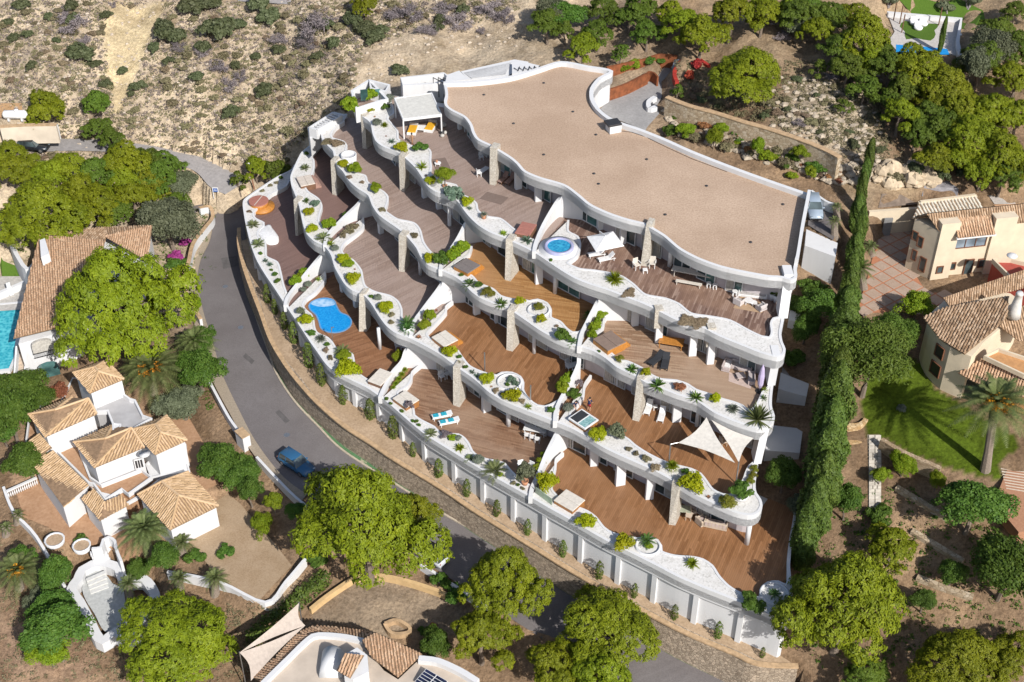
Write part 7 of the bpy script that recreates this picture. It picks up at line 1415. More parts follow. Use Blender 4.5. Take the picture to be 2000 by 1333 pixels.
for it in [('magenta',345,505,30,'magenta bougainvillea{n} on the boundary wall'),('magenta',362,476,24,'magenta bougainvillea{n} on the boundary wall'),('magenta',345,545,26,'magenta bougainvillea{n} on the boundary wall'),('bush',345,515,36,'green shrub{n} beside the bougainvillea'),('red',848,1225,16,'red flowering shrub{n} by the bottom villa'),('red',1360,128,26,'red creeper{n} on the red fence'),('red',1345,150,24,'red creeper{n} on the red fence'),('lime',378,600,36,'bright shrub{n} behind the boundary wall'),('rust',115,765,40,'orange shrub{n} beside the left villa'),('greyball',75,790,50,'grey shrub{n} beside the left villa'),('lime',1240,128,28,'clipped lime hedge bush{n} along the drive'),('lime',1220,135,24,'clipped lime hedge bush{n} along the drive'),('bush',1265,122,26,'dark hedge bush{n} along the drive'),('bush',1290,118,24,'dark hedge bush{n} along the drive'),('agreen',100,1045,30,'spiky plant{n} in the round planter'),('bush',160,1056,30,'green plant{n} in the right round planter'),('rust',1330,225,20,'red creeper{n} on the hillside wall'),('rust',1350,210,20,'red creeper{n} on the hillside wall'),('rust',1440,260,24,'rust-red rockery shrub{n}'),('rust',1372,245,22,'rust-red rockery shrub{n}'),('bush',1310,260,30,'dark rockery shrub{n} near the drive'),('scrub',1350,265,34,'olive rockery shrub{n}'),('scrub',1420,285,36,'olive rockery shrub{n}'),('scrub',1530,320,34,'olive rockery shrub{n}'),('bush',1600,330,36,'dark shrub{n} behind the roof corner'),('lime',1545,345,24,'lime shrub{n} behind the roof edge'),('greyball',1760,800,20,'grey shrub{n} beside the lawn'),('lime',1652,792,14,'tiny lime bush{n} on the upper soil terrace'),('scrub',1690,330,30,'olive bush{n} on the sandy bank by the cypress tip'),('scrub',1745,345,34,'olive bush{n} on the sandy bank by the cypress tip'),('dscrub',1790,330,36,'dark bush{n} under the upper right wood'),('dscrub',1840,345,34,'dark bush{n} under the upper right wood'),('dscrub',1885,340,30,'dark bush{n} under the upper right wood'),('bush',1560,600,40,'dark shrub{n} in the side passage'),('bush',1585,570,44,'dark shrub{n} in the side passage'),('bush',1545,700,44,'dark shrub{n} in the side passage'),('tree',1570,660,60,'dark tree{n} in the side passage'),('tree',1650,1005,70,'grey-green bush{n} at the foot of the stone path'),('bush',1720,1010,50,'bush{n} beside the stone path foot'),
  ('bush',620,1090,40,'dark shrub{n} under the huge road pine'),('bush',860,1140,40,'dark shrub{n} behind the white car wall'),('bush',890,1160,40,'dark shrub{n} behind the white car wall'),('bush',440,1080,34,'shrub{n} beside the gravel drive'),('bush',380,1090,40,'shrub{n} beside the gravel drive'),('tree',1800,1190,40,'grey-green bush{n} right of the very large lower right pine')]:
    gplant(it[0], it[1], it[2], it[3], it[4], 'shrub', 'garden shrubs', 'garden_shrub')
# clipped hedge beside the bottom villa sail
hd = empty('hedge', G(560, 1190)); tag(hd, 'long clipped green hedge behind the taupe shade sail', 'hedge'); a, b_ = G(488, 1262), G(640, 1135); r = np.random.default_rng(4); n = 5200; t = r.uniform(0, 1, n); w = r.uniform(-.7, .7, n); hh = r.uniform(0, 1.7, n); dv = b_-a; nv = Vector((-dv.y, dv.x, 0)).normalized()
edge_ = (np.abs(w) > .5) | (hh > 1.35); t, w, hh = t[edge_], w[edge_], hh[edge_]; c = np.stack([a.x+dv.x*t+nv.x*w, a.y+dv.y*t+nv.y*w, a.z+dv.z*t+hh+.1*np.sin(t*60)], 1)-np.array([*hd.location])
link('foliage', leafmesh('hedge_leaves', c, np.stack([nv.x*w, nv.y*w, hh-.6], 1), .26, CYP, .7, .6, 5), hd)
# bonsai-like cloud trees of the upper garden
for i, (x, y, w) in enumerate([(1735,8,36),(1850,25,44),(1890,12,50)]):
    p = G(x, y+8); o = empty('cloud_tree', p); reg(o, 'cloud-pruned tree{n} on the upper right lawn', x, 'tree', 'cloud-pruned trees'); s = w/2/pxm(p); r = random.Random(i); cs = []; ns = []; rg = np.random.default_rng(i); b = MB()
    for j in range(4):
        q = np.array([r.uniform(-.7, .7)*s, r.uniform(-.5, .5)*s, s*r.uniform(.7, 1.3)]); v = sph(260, rg); cs.append(q+v*np.array([.5, .5, .28])*s); ns.append(v); b.tube([(0, 0, 0), (q[0]*.4, q[1]*.4, q[2]*.6), q], [.14, .1, .05], 5)
    link('crown', leafmesh('cloud_crown', np.concatenate(cs), np.concatenate(ns), .2, OLIVE, 1, .5, i), o); b.build('trunk', GREYBARK, o, False, False)
cn = empty('tall_cypress', G(1834, 104)); tag(cn, 'single thin cypress rising before the garden terrace', 'cypress'); me, tr, R, nm = KINDS['tall2']; f = link('crown', me, cn); f.scale = (.3, .3, .75); f = link('trunk', tr, cn); f.scale = (.3, .3, .75)
# ---- hillside scrub: individual dark bushes, dead trees, then small tufts
for x, y, w in [(145,40,30),(95,35,22),(40,12,34),(25,75,30),(55,70,22),(155,105,46),(185,125,26),(170,110,22),(140,15,30),(320,60,60),(345,75,40),(430,65,54),(375,15,50),(410,10,40),(465,50,34),(505,15,40),(525,35,44),(385,150,26),(450,222,34),(460,130,24),(270,170,30),(255,185,20),(205,165,26),(15,45,20),(60,130,26),(515,180,30),(620,110,24),(650,90,34),(545,100,30),(730,70,44),(690,45,36),(715,60,36),(780,140,30),(640,50,30),(905,20,30),(860,40,30),(855,55,22),(500,110,26),(395,95,30),(205,30,20),(110,80,18),(330,120,24),(300,95,26),(240,140,20)]:
    gplant(random.choice(('dscrub', 'dscrub2')), x, y, w, 'dark green hillside bush{n} on the pale slope', 'bush', 'dark bushes on the hillside', 'hillside_bush', random.uniform(.8, 1.2))
for x, y, w in [(140,45,60),(165,80,40),(620,50,76),(600,85,44),(545,75,40),(800,25,64),(830,60,44),(890,45,60),(960,20,60),(985,35,50),(770,30,50),(425,130,50),(450,165,44),(395,100,40),(1515,40,60),(1530,70,44),(130,20,40),(350,90,36),(220,10,24),(470,150,36),(1560,240,30),(1625,150,30),(940,60,30),(870,15,50)]:
    gplant(random.choice(('dead', 'dead2')), x, y, w, 'leafless grey bush{n} on the dry slope', 'bush', 'leafless grey bushes', 'dead_bush', .8, .3)
rr = random.Random(12); cnt = 0
def HILL(x, y): return y < (320 if x < 560 else 300-(x-560)*.75 if x < 690 else max(200-(x-690)*.55, 100))
def okscrub(p):
    for poly in SCRUBNO:
        if inside(poly, np.array([p.x]), np.array([p.y]))[0]: return False
    return True
SCRUBNO = [[*UL, *reversed(UR)], track, [p for p in PZ([(460,400),(560,300),(600,262),(690,205),(720,160),(870,130),(1100,110),(1210,140),(1200,240),(1000,300)], 15)]]
spots = []
while cnt < 240:
    x, y = rr.uniform(0, 1000), rr.uniform(0, 320)
    if not HILL(x, y): continue
    p = G(x, y)
    if not okscrub(p): continue
    w = rr.uniform(9, 22); gplant(rr.choice(('scrub', 'scrub2', 'scrub', 'dry')), x, y, w, 'low olive-brown scrub tuft{n} on the pale hillside', 'bush', 'low scrub tufts on the hillside', 'scrub_tuft', rr.uniform(.7, 1.1)); cnt += 1
cnt = 0
while cnt < 60:
    x = rr.uniform(1320, 1720); y = rr.uniform(150, 330)
    if y > 190+(x-1300)*.30-8: continue
    gplant(rr.choice(('scrub', 'dry', 'scrub2', 'dscrub')), x, y, rr.uniform(10, 26), 'low scrub bush{n} above the hillside wall', 'bush', 'scrub above the hillside wall', 'scrub_tuft', rr.uniform(.6, 1.0)); cnt += 1
cnt = 0
while cnt < 46:
    x = rr.uniform(1305, 1640); y = 205+(x-1300)*.33+rr.uniform(12, 46)
    gplant(rr.choice(('rust', 'scrub', 'lime', 'scrub2', 'bush', 'dry')), x, y, rr.uniform(9, 24), 'rockery plant{n} on the rocky bank behind the roof', 'shrub', 'plants of the rockery', 'rockery_plant', rr.uniform(.8, 1.6)); cnt += 1
# uncountable small growth and stones
def scatter(name, n, box, size, mat, kind_lab, flatn=False, seed=1, zk=.5, cond=None):
    r = np.random.default_rng(seed); c = []; nn = []; s = []
    k = 0
    while k < n:
        x, y = r.uniform(box[0], box[2]), r.uniform(box[1], box[3])
        if cond and not cond(x, y): continue
        p = G(x, y); k += 1
        if not okscrub(p): continue
        m = int(r.integers(8, 26)); R_ = r.uniform(.15, .55); v = sph(m, r); v[:, 2] = np.abs(v[:, 2]); c.append(np.array([*p])+v*np.array([R_, R_, R_*zk])); nn.append(v+np.array([0, 0, .3]))
    me = leafmesh(name, np.concatenate(c), np.concatenate(nn), size, mat, 1, .6, seed); o = link(name, me); tag(o, kind_lab, 'ground cover', kind='stuff')
scatter('dry_ground_cover', 3600, (0, 0, 1010, 330), .17, SCRUB, 'thin olive scrub growing all over the pale hillside', seed=2, cond=HILL)
scatter('grey_brush', 3200, (0, 0, 1010, 320), .17, leaf('mauve_brush', (.13,.105,.09), (.20,.165,.145), (.28,.235,.205), .1), 'grey brown brush between the hillside stones', seed=3, cond=HILL)
scatter('slope_brush', 1200, (1320, 120, 1740, 330), .17, SCRUB, 'dry brush on the slope above the hillside wall', seed=4, cond=lambda x, y: y < 185+(x-1300)*.3)
scatter('garden_cover', 500, (1580, 950, 1990, 1300), .15, GREEN, 'low green growth on the lower right soil', seed=5)
scatter('villa_weeds', 500, (0, 1060, 520, 1330), .15, SCRUB, 'low olive weeds on the soil around the left villa', seed=6, cond=lambda x, y: y > 1180 or x < 130)
scatter('bank_weeds', 500, (1640, 200, 2000, 420), .15, SCRUB, 'dry weeds on the bank below the upper right wood', seed=7, cond=lambda x, y: y < 340)
scatter('garden_weeds', 400, (20, 400, 420, 900), .15, GREEN, 'green undergrowth between the left villas and the road', seed=8, cond=lambda x, y: (x > 300 and y < 560) or x < 60 or (x > 330 and 650 < y < 800))
def stones(name, n, box, mat, lab, seed, cond=None, size=(.1, .38)):
    r = random.Random(seed); b = MB(); k = 0
    while k < n:
        x, y = r.uniform(box[0], box[2]), r.uniform(box[1], box[3])
        if cond and not cond(x, y): continue
        p = G(x, y); k += 1; s = r.uniform(*size)*r.uniform(.5, 1); b.blob((p.x, p.y, p.z+s*.2), (s, s*r.uniform(.6, 1), s*.6), 6, 4, .2)
    tag(b.build(name, mat), lab, 'stones', kind='stuff')
stones('hillside_stones', 1300, (0, 0, 1010, 330), plain('pale_rock2', (.44,.375,.30), .95, var=.25, world=True, scale=2), 'pale loose stones lying all over the hillside', 5, HILL)
stones('rockery_stones', 420, (1300, 215, 1720, 360), plain('rockery_rock', (.36,.305,.235), .95, var=.3, world=True, scale=1.5), 'jumble of pale rocks on the rockery bank behind the roof', 6, lambda x, y: 200+(x-1300)*.33 < y < 262+(x-1300)*.30, (.2, .8))
stones('slope_stones', 260, (1500, 150, 1720, 360), MATS['rockery_rock'], 'pale rocks on the upper right slope', 8, lambda x, y: y < 190+(x-1300)*.3 or x > 1650, (.15, .6))
# ================================================================ TERRACE FURNITURE
def quadframe(px, z):
    q = PZ(px, z); c = sum(q, Vector())/4; u = ((q[2]-q[1])+(q[3]-q[0]))/2 if False else ((q[1]-q[0])+(q[2]-q[3]))/2; v = ((q[3]-q[0])+(q[2]-q[1]))/2
    return c, u.length, v.length, math.atan2(u.y, u.x)
def hot_tub(px, row, lab, cover, body, h=0.95, deckside=None, open_half=False):
    z = ZD[row]; c, L, W, a = quadframe(px, z+h); o = empty('hot_tub', (c.x, c.y, z), a); tag(o, lab, 'hot tub'); L, W = max(min(L, 2.7), 1.8), max(min(W, 2.4), 1.7)
    b = MB(); b.box((0, 0, h*.45), (L, W, h*.9), 0, .04); b.build('cabinet', body, o, False, False)
    if not open_half:
        for s in (-1, 1):
            b = MB(); b.box((s*L*.255, 0, h*.95), (L*.5, W+.06, .12), 0, .03); b.build('cover_half', cover, o, False, False)
    else:
        b = MB(); b.wall([(-L/2, -W/2), (L/2, -W/2), (L/2, W/2), (-L/2, W/2)], h*.85, h*1.02, .2, 0, True); b.build('rim', WHITEP, o, False, False)
        b = MB(); b.box((0, 0, h*.93), (L-.2, .12, .1)); b.build('divider', WHITEP, o, False, False)
        b = MB(); b.box((0, W*.25, h*1.0), (L-.15, W*.46, .08), 0, .02); b.build('cover_half', BLACKF, o, False, False)
        b = MB(); b.box((0, -W*.25, h*.93), (L-.15, W*.46, .04)); b.build('water', watermat('spa_water', (.10,.24,.24), (.3,.46,.46), scale=5), o, False, False)
    if deckside:
        b = MB()
        for k in range(3): b.box((L/2+.18+.24*k, 0, .42-.14*k), (.26, W*.9, .84-.28*k), 0, .01)
        b.build('wooden_steps', deckside, o, False, False)
    return o
TANC = plain('tan_cover', (.52,.46,.40), .85); BRC = plain('brown_cover', (.20,.145,.115), .85); GRC = plain('grey_cover', (.16,.14,.135), .85); REDC = plain('red_cover', (.32,.135,.105), .85); ORW = plain('orange_wood', (.40,.17,.035), .5, var=.25, scale=5)
hot_tub([(580,346.5),(607.7,341),(614.5,358.5),(586,364.5)], 2, 'tan-covered hot tub with wooden step on the small upper left terrace', TANC, WOODD, .9, plain('pinkish_wood', (.33,.20,.16), .6))
hot_tub([(720.5,743.7),(743,721),(766.8,727.4),(740.5,753.7)], 1, 'cream-covered hot tub below the blue pool', CREAMCLOTH, WOODD)
hot_tub([(767,778.5),(792.5,762),(818.7,781.5),(792.5,796.5)], 1, 'grey-cream hot tub cover near the white loungers with blue cushions', CREAMCLOTH, WOOD)
hot_tub([(842.5,658.5),(869.5,645.7),(895,663),(868,678)], 2, 'beige-covered hot tub with orange wood side in the centre', CREAMCLOTH, WOOD, 1.0, ORW)
hot_tub([(886,519.7),(908.5,504.7),(940,516.7),(913,534)], 3, 'dark grey hot tub cover with bright orange wooden sides', GRC, ORW, 1.0, ORW)
hot_tub([(1004,455.5),(1021,434),(1047.5,438),(1035,460.5)], 4, 'red-covered hot tub at the end of the top grey terrace', REDC, WOODD)
hot_tub([(1158.5,661),(1190,644.5),(1226,668.5),(1187,686.5)], 3, 'large brown-covered hot tub on the teak terrace', BRC, ORW, 1.1, ORW)
hot_tub([(1110.5,817.7),(1136,800.5),(1167.5,820),(1143.5,836.5)], 2, 'open white hot tub half under a black cover beside two people', None, WOOD, 1.0, None, True)
hot_tub([(1082,977.5),(1106,955.7),(1142.7,976.7),(1118,998.5)], 1, 'cream-covered hot tub on the lowest right terrace', CREAMCLOTH, WOOD)
c = P(505, 393, Z1+.9); o = empty('round_hot_tub', (c.x, c.y, Z1)); tag(o, 'round red-covered hot tub with orange wooden side', 'hot tub'); b = MB(); b.lathe([(1.15, 0), (1.25, .85)], (0, 0, 0), 28); b.build('cabinet', ORW, o, True, False); b = MB(); b.lathe([(1.3, .85), (1.28, .97), (.02, 1.02)], (0, 0, 0), 28, cap=False); b.build('cover', REDC, o, False, False); b = MB(); b.box((0, 0, 1.02), (.1, 2.5, .02), -.3); b.build('cover_seam', TANC, o, False, False)
b = MB(); b.lathe([(1.7, 0), (1.7, .3)], (.35, -.25, 0), 24); b.build('round_step', ORW, o, True, False)
c = P(1092, 481, Z4+.75); o = empty('round_hot_tub', (c.x, c.y, Z4)); tag(o, 'round blue whirlpool set in the white platform of the top terrace', 'hot tub')
b = MB(); b.lathe([(2.25, 0), (2.25, .52)], (0, 0, 0), 36); b.build('platform', WHITE, o, True, False); LIL = plain('lilac_rim', (.33,.34,.50), .35)
b = MB(); b.lathe([(1.62, .5), (1.62, .82), (1.5, .88), (1.3, .86), (1.25, .6)], (0, 0, 0), 36, cap=False); b.build('rim', LIL, o, True, False); b = MB(); b.lathe([(.02, .74), (1.3, .74)], (0, 0, 0), 36, cap=False); b.build('water', TUBW, o, False, False)
# pool on the lowest terrace
pz = zoom(560,540,6.667,[(290,380),(330,330),(430,290),(530,285),(610,310),(650,390),(700,470),(790,510),(840,570),(830,640),(760,700),(660,730),(540,725),(450,680),(420,590),(380,500),(310,440)])
o = empty('swimming_pool', P(645, 617, Z1)); tag(o, 'blue kidney-shaped pool on the lower left terrace', 'pool'); pp = smooth_path(PZ(pz, Z1+.05), .3, True)
b = MB(); b.sheet([(p.x, p.y) for p in pp], Z1+.03); b.build('water', POOLW, o); b = MB(); b.wall(pp, Z1-.02, Z1+.06, .16, 0, True); b.build('coping', plain('pool_coping', (.12,.28,.5), .4), o)
b = MB(); c = P(632, 592, Z1+.04); b.sheet([(c.x+1.5*math.cos(t*.4), c.y+.75*math.sin(t*.4)) for t in range(16)], Z1+.036); b.build('shallow_steps', watermat('shallow_water', (.16,.36,.6), (.42,.58,.75), scale=2), o)
b = MB(); c = P(650, 668, Z1); b.tube([(c.x, c.y, Z1), (c.x, c.y, Z1+2.1), (c.x+.3, c.y-.1, Z1+2.2)], .06, 6); q = b.build('shower_pole', METAL); tag(q, 'thin grey shower pole beside the blue pool', 'shower')
ws = zoom(460,360,6.667,[(300,600),(430,512),(475,560),(560,680),(540,740),(440,755),(380,730),(310,660)]); o = empty('white_lounge_pad', P(525, 456, Z1)); tag(o, 'large white rounded cover lying on the lower left terrace', 'cover'); b = MB(); pw = smooth_path(PZ(ws, Z1+.5), .3, True); cc = sum(pw, Vector((0, 0)))/len(pw); n = len(pw)
V = [(p.x, p.y, Z1+.02) for p in pw]+[(p.x, p.y, Z1+.4) for p in pw]+[(cc.x+(p.x-cc.x)*.8, cc.y+(p.y-cc.y)*.8, Z1+.52) for p in pw]; b.add(V, [(k*n+i, k*n+(i+1) % n, (k+1)*n+(i+1) % n, (k+1)*n+i) for k in (0, 1) for i in range(n)]+[tuple(range(2*n, 3*n))]); b.build('pad', WHITEP, o, True)
# ---- prototypes in local coordinates
def lounger(name, frame, cloth, back=.75):
    o = empty(name); b = MB()
    for s in (-1, 1): b.box((0, s*.33, .3), (1.95, .06, .07))
    for x in (-.85, .85): b.box((x, 0, .3), (.06, .66, .06))
    b.build('frame', frame, o, False, False)
    for x in (-.8, .8):
        for s in (-1, 1): b = MB(); b.box((x, s*.31, .14), (.06, .06, .29)); b.build('leg', frame, o, False, False)
    b = MB(); b.box((-.3, 0, .37), (1.25, .62, .08), 0, .02); b.build('seat', cloth, o, False, False)
    b = MB(); ca, sa = math.cos(back), math.sin(back); V = []
    for t, h in ((0, .33), (0, .41), (.75, .33), (.75, .41)):
        for s in (-1, 1): V.append((.33+t*ca-(h-.37)*sa, s*.31, .37+t*sa+(h-.37)*ca))
    b.add(V, [(0, 1, 5, 4), (2, 6, 7, 3), (0, 4, 6, 2), (1, 3, 7, 5), (4, 5, 7, 6), (0, 2, 3, 1)]); b.build('backrest', cloth, o, False, False); return o
def chair(name, frame, cloth, arms=False):
    o = empty(name)
    for x in (-.22, .22):
        for y in (-.22, .22): b = MB(); b.box((x, y, .22), (.05, .05, .44)); b.build('leg', frame, o, False, False)
    b = MB(); b.box((0, 0, .46), (.52, .52, .07), 0, .02); b.build('seat', cloth, o, False, False); b = MB(); b.box((0, .25, .74), (.52, .06, .52), 0, .02); b.build('backrest', cloth, o, False, False)
    if arms:
        for s in (-1, 1): b = MB(); b.box((s*.29, 0, .66), (.06, .52, .05)); b.build('armrest', frame, o, False, False)
    return o
def table(name, L, W, h, top, leg, round_=False):
    o = empty(name); b = MB()
    if round_: b.lathe([(L/2, h-.06), (L/2, h)], (0, 0, 0), 18)
    else: b.box((0, 0, h-.04), (L, W, .08), 0, .015)
    b.build('tabletop', top, o, False, False)
    for x in (-1, 1):
        for y in (-1, 1): b = MB(); k = .32 if round_ else .44; b.box((x*L*k, y*W*k, (h-.08)/2), (.07, .07, h-.08)); b.build('leg', leg, o, False, False)
    return o
def sofa(name, L, body, cush, depth=.85):
    o = empty(name); b = MB(); b.box((0, 0, .18), (L, depth, .3), 0, .03); b.build('base', body, o, False, False); b = MB(); b.box((0, depth/2-.08, .5), (L, .16, .55), 0, .03); b.build('backrest', body, o, False, False)
    for s in (-1, 1): b = MB(); b.box((s*(L/2-.07), 0, .42), (.14, depth, .4), 0, .03); b.build('armrest', body, o, False, False)
    n = max(1, int(L/.75))
    for i in range(n): b = MB(); b.box((-L/2+.14+(L-.28)*(i+.5)/n, -.06, .4), ((L-.3)/n, depth-.22, .16), 0, .04); b.build('cushion', cush, o, False, False)
    return o
def put(o, x, y, row, rz, lab, cat, s=1.0, group=None, first=None):
    c = P(x, y, ZD[row]+.3); o.location = (c.x, c.y, ZD[row]+.005); o.rotation_euler = (0, 0, rz); o.scale = (s,)*3; tag(o, lab, cat, group); return o
LW = lounger('sun_lounger', WHITEP, WHITEP); GC = plain('grey_cloth', (.38,.36,.35), .85); MVC = plain('mauve_cloth', (.40,.36,.36), .85)
put(LW, 1165, 496, 4, .25, 'white reclined lounger left under the white parasol', 'lounger'); put(copy_tree(LW), 1184, 505, 4, .35, 'white lounger with raised back right under the white parasol', 'lounger')
put(copy_tree(LW), 1266, 798, 2, 1.25, 'white lounger beside the stone pillar in the lower right', 'lounger'); put(copy_tree(LW), 1292, 812, 2, 1.3, 'white lounger next to the white column in the lower right', 'lounger')
LBK = lounger('sun_lounger', BLACKF, BLACKF, .5); put(LBK, 1281, 703, 3, .85, 'left black lounger standing askew on the teak terrace', 'lounger', 1.15); put(copy_tree(LBK), 1299, 709, 3, 1.35, 'right black lounger standing straighter on the teak terrace', 'lounger', 1.15)
LBR = lounger('sun_lounger', WOODD, plain('brown_cloth', (.24,.16,.14), .85), .8); put(LBR, 983, 350, 4, 1.0, 'left brown lounger beside the top stone pillar', 'lounger'); put(copy_tree(LBR), 997, 352, 4, 1.0, 'right brown lounger by the top window', 'lounger')
TEALC = plain('teal_cushion', (.02,.30,.40), .8, var=.4, scale=6)
LB = lounger('sun_lounger', WHITEP, WHITEP, .12); put(LB, 862, 812, 1, .3, 'white flat lounger with blue cushions nearer the facade', 'lounger', 1.1)
for x in (-.55, .25): b = MB(); b.box((x, 0, .44), (.55, .5, .08), 0, .03); b.build('cushion', TEALC, LB, False, False)
put(copy_tree(LB), 876, 824, 1, .3, 'white flat lounger with blue cushions nearer the planter', 'lounger', 1.1)
TW = table('side_table', .5, .5, .42, WHITEP, WHITEP); put(TW, 1260, 528, 4, .1, 'small white table between the two white deck chairs', 'table'); put(copy_tree(TW), 1280, 795, 2, .2, 'small white table between the lower right loungers', 'table')
CW = chair('deck_chair', WHITEP, MATS['cream_cover'], True); put(CW, 1243, 521, 4, .5, 'left cream deck chair at the top stone pillar', 'chair', 1.25); put(copy_tree(CW), 1274, 518, 4, -.15, 'right cream deck chair at the top stone pillar', 'chair', 1.25)
PW = chair('plastic_chair', WHITEP, WHITEP, True)
for x, y, r, lb in [(863,738,.6,'white plastic chair in the shade left of the stone pillar'),(874,733,-.9,'second white plastic chair in the shade left of the stone pillar'),(1018,914,.3,'white plastic chair behind the grey olive pot'),(1036,916,-.6,'bluish shaded plastic chair by the dividing wall'),(777,678,.2,'white plastic chair in the shade of the pool terrace'),(790,680,-.3,'right plastic chair in the shade of the pool terrace')]: put(PW if x == 863 else copy_tree(PW), x, y, 2 if False else 1, r, lb, 'chair', 1.15)
T1 = table('dining_table', 2.4, 1.0, .75, WHITEP, WHITEP); put(T1, 1045, 843, 1, -.25, 'white dining table under the edge near the round column', 'table')
for i, (x, y) in enumerate([(1030,852),(1040,856),(1050,860)]): put(copy_tree(PW), x, y, 1, 2.9, '%s white chair along the white dining table' % ('left', 'middle', 'right')[i], 'chair')
put(copy_tree(T1), 1122, 716, 2, .4, 'white table with pale cloth in the shade of the centre terrace', 'table', .8); put(copy_tree(PW), 1110, 712, 2, .8, 'white chair at the shaded white table', 'chair'); put(copy_tree(PW), 1124, 730, 2, 2.2, 'white chair in front of the shaded white table', 'chair')
T2 = table('picnic_table', 6.0, .95, .8, CREAMCLOTH, CREAMCLOTH); put(T2, 1366, 541, 4, -.33, 'very long cream table on the top terrace', 'table'); BN = table('bench', 2.8, .45, .45, CREAMCLOTH, CREAMCLOTH); put(BN, 1345, 554, 4, -.3, 'cream bench in front of the long cream table', 'bench')
ST = table('stool', .45, .45, .55, WHITEP, WHITEP, True)
for i, (x, y) in enumerate([(1384,557),(1396,560)]): put(ST if i == 0 else copy_tree(ST), x, y, 4, 0, '%s small white stool at the long cream table' % ('left', 'right')[i], 'stool', 1.1)
put(copy_tree(ST), 1435, 575, 4, 0, 'white stool at the foot of the round column', 'stool', 1.3)
SF = sofa('sofa', 3.0, WHITEP, GC); put(SF, 1470, 574, 4, -.2, 'grey-cushioned sofa on the top right terrace', 'sofa'); WK = plain('pale_wicker', (.50,.46,.45), .8, var=.25, scale=14)
AC = sofa('armchair', .95, WK, GC); put(AC, 1443, 589, 4, 2.4, 'wicker armchair left of the round coffee tables', 'armchair'); put(copy_tree(AC), 1487, 600, 4, 3.7, 'wicker armchair right of the round coffee tables', 'armchair')
RT = table('coffee_table', .95, .95, .4, WHITEP, WHITEP, True); put(RT, 1462, 588, 4, 0, 'left round white coffee table', 'table'); put(copy_tree(RT), 1472, 591, 4, .4, 'right round white coffee table', 'table', .8)
def rug(px, row, mat, lab, z=.012): b = MB(); b.prism(PZ(px, ZD[row]), ZD[row]+.002, ZD[row]+z); o = b.build('rug', mat); tag(o, lab, 'rug')
RUGM = plain('brown_rug', (.17,.125,.105), .95, var=.1, world=True); rug(zoom(740,300,6.667,[(680,80),(865,55),(935,200),(745,230)]), 4, RUGM, 'square brown rug under the small round table'); rug(zoom(740,300,6.667,[(1310,590),(1410,500),(1690,575),(1590,670)]), 4, RUGM, 'plain brown rug on the open grey deck')
rug([(1432,602),(1446,578),(1500,596),(1488,612)], 4, plain('tan_rug', (.36,.25,.16), .95, world=True), 'tan rug under the round coffee tables'); rug([(1423,745),(1424,727),(1470,745),(1466,760)], 3, plain('pink_rug', (.46,.36,.32), .95, world=True), 'pale pink rug before the mauve sofas')
put(copy_tree(RT), 855, 319, 4, 0, 'small round white table with a pot on the square rug', 'table', .85); b = MB(); c = P(853, 317, Z4+.4); b.lathe([(.08, 0), (.16, .2), (.12, .3)], (c.x, c.y, Z4+.35), 8); tag(b.build('small_pot', TERRACOTTA), 'small terracotta pot on the round table', 'pot')
put(copy_tree(T1), 944, 335, 4, .9, 'shaded grey table beside the top stone pillar', 'table', .7); put(copy_tree(PW), 940, 308, 4, .3, 'grey chair in the shade behind the shaded table', 'chair'); put(copy_tree(PW), 935, 340, 4, 1.8, 'chair left of the shaded grey table', 'chair')
MS = sofa('sofa', 2.2, plain('mauve_wicker', (.42,.36,.35), .85), MVC, .9); put(MS, 1449, 716, 3, -.35, 'mauve sofa against the right end of the teak terrace', 'sofa'); put(sofa('sofa', 1.6, MATS['mauve_wicker'], WHITEP), 1420, 714, 3, 1.2, 'mauve sofa end with white cushion near the round-edged column', 'sofa'); put(copy_tree(MS), 1468, 738, 3, -1.7, 'mauve side sofa beside the folded parasol', 'sofa', .8); put(table('coffee_table', .9, .9, .38, MATS['mauve_wicker'], DARK), 1447, 734, 3, .2, 'mauve square coffee table between the sofas', 'table')
WT = table('wooden_table', 2.6, 1.3, .72, ORW, ORW); put(WT, 1311, 672, 3, -.25, 'orange wooden table in the shade of the teak terrace', 'table')
o = empty('folded_parasol', P(1483, 765, Z3)); tag(o, 'folded mauve parasol standing at the teak terrace end', 'parasol'); b = MB(); b.tube([(0, 0, 0), (0, 0, 3.4)], .05, 6); b.build('pole', METAL, o, False, False); b = MB(); b.lathe([(.08, .35), (.3, 1.0), (.33, 2.0), (.2, 3.0), (.03, 3.5)], (0, 0, 0), 9); b.build('canopy', plain('mauve_canopy', (.42,.36,.52), .8), o, False, False); b = MB(); b.lathe([(.4, 0), (.4, .08)], (0, 0, 0), 12); b.build('base', DARK, o, False, False)
# row 1 dining set and slatted sofa at the lower right
T3 = table('dining_table', 1.5, 1.0, .75, plain('glass_top', (.32,.34,.26), .2), plain('beige_frame', (.46,.38,.30), .7)); put(T3, 1335, 1000, 1, -.2, 'beige dining table with glassy top beside the lower right pillar', 'table'); BC = chair('dining_chair', MATS['beige_frame'], MATS['beige_frame'], True); put(BC, 1345, 1010, 1, 2.9, 'beige chair in front of the glassy dining table', 'chair', 1.1); put(copy_tree(BC), 1354, 1003, 1, 1.6, 'beige chair right of the glassy dining table', 'chair', 1.1)
SL = sofa('slatted_sofa', 2.1, MATS['beige_frame'], plain('pinkish_cushion', (.46,.38,.35), .85)); put(SL, 1398, 1024, 1, 2.85, 'beige slatted sofa seen from behind under the planter edge', 'sofa', 1.1); put(sofa('armchair', .9, MATS['beige_frame'], MATS['pinkish_cushion']), 1370, 1018, 1, 2.2, 'beige armchair left of the slatted sofa', 'armchair', 1.1)
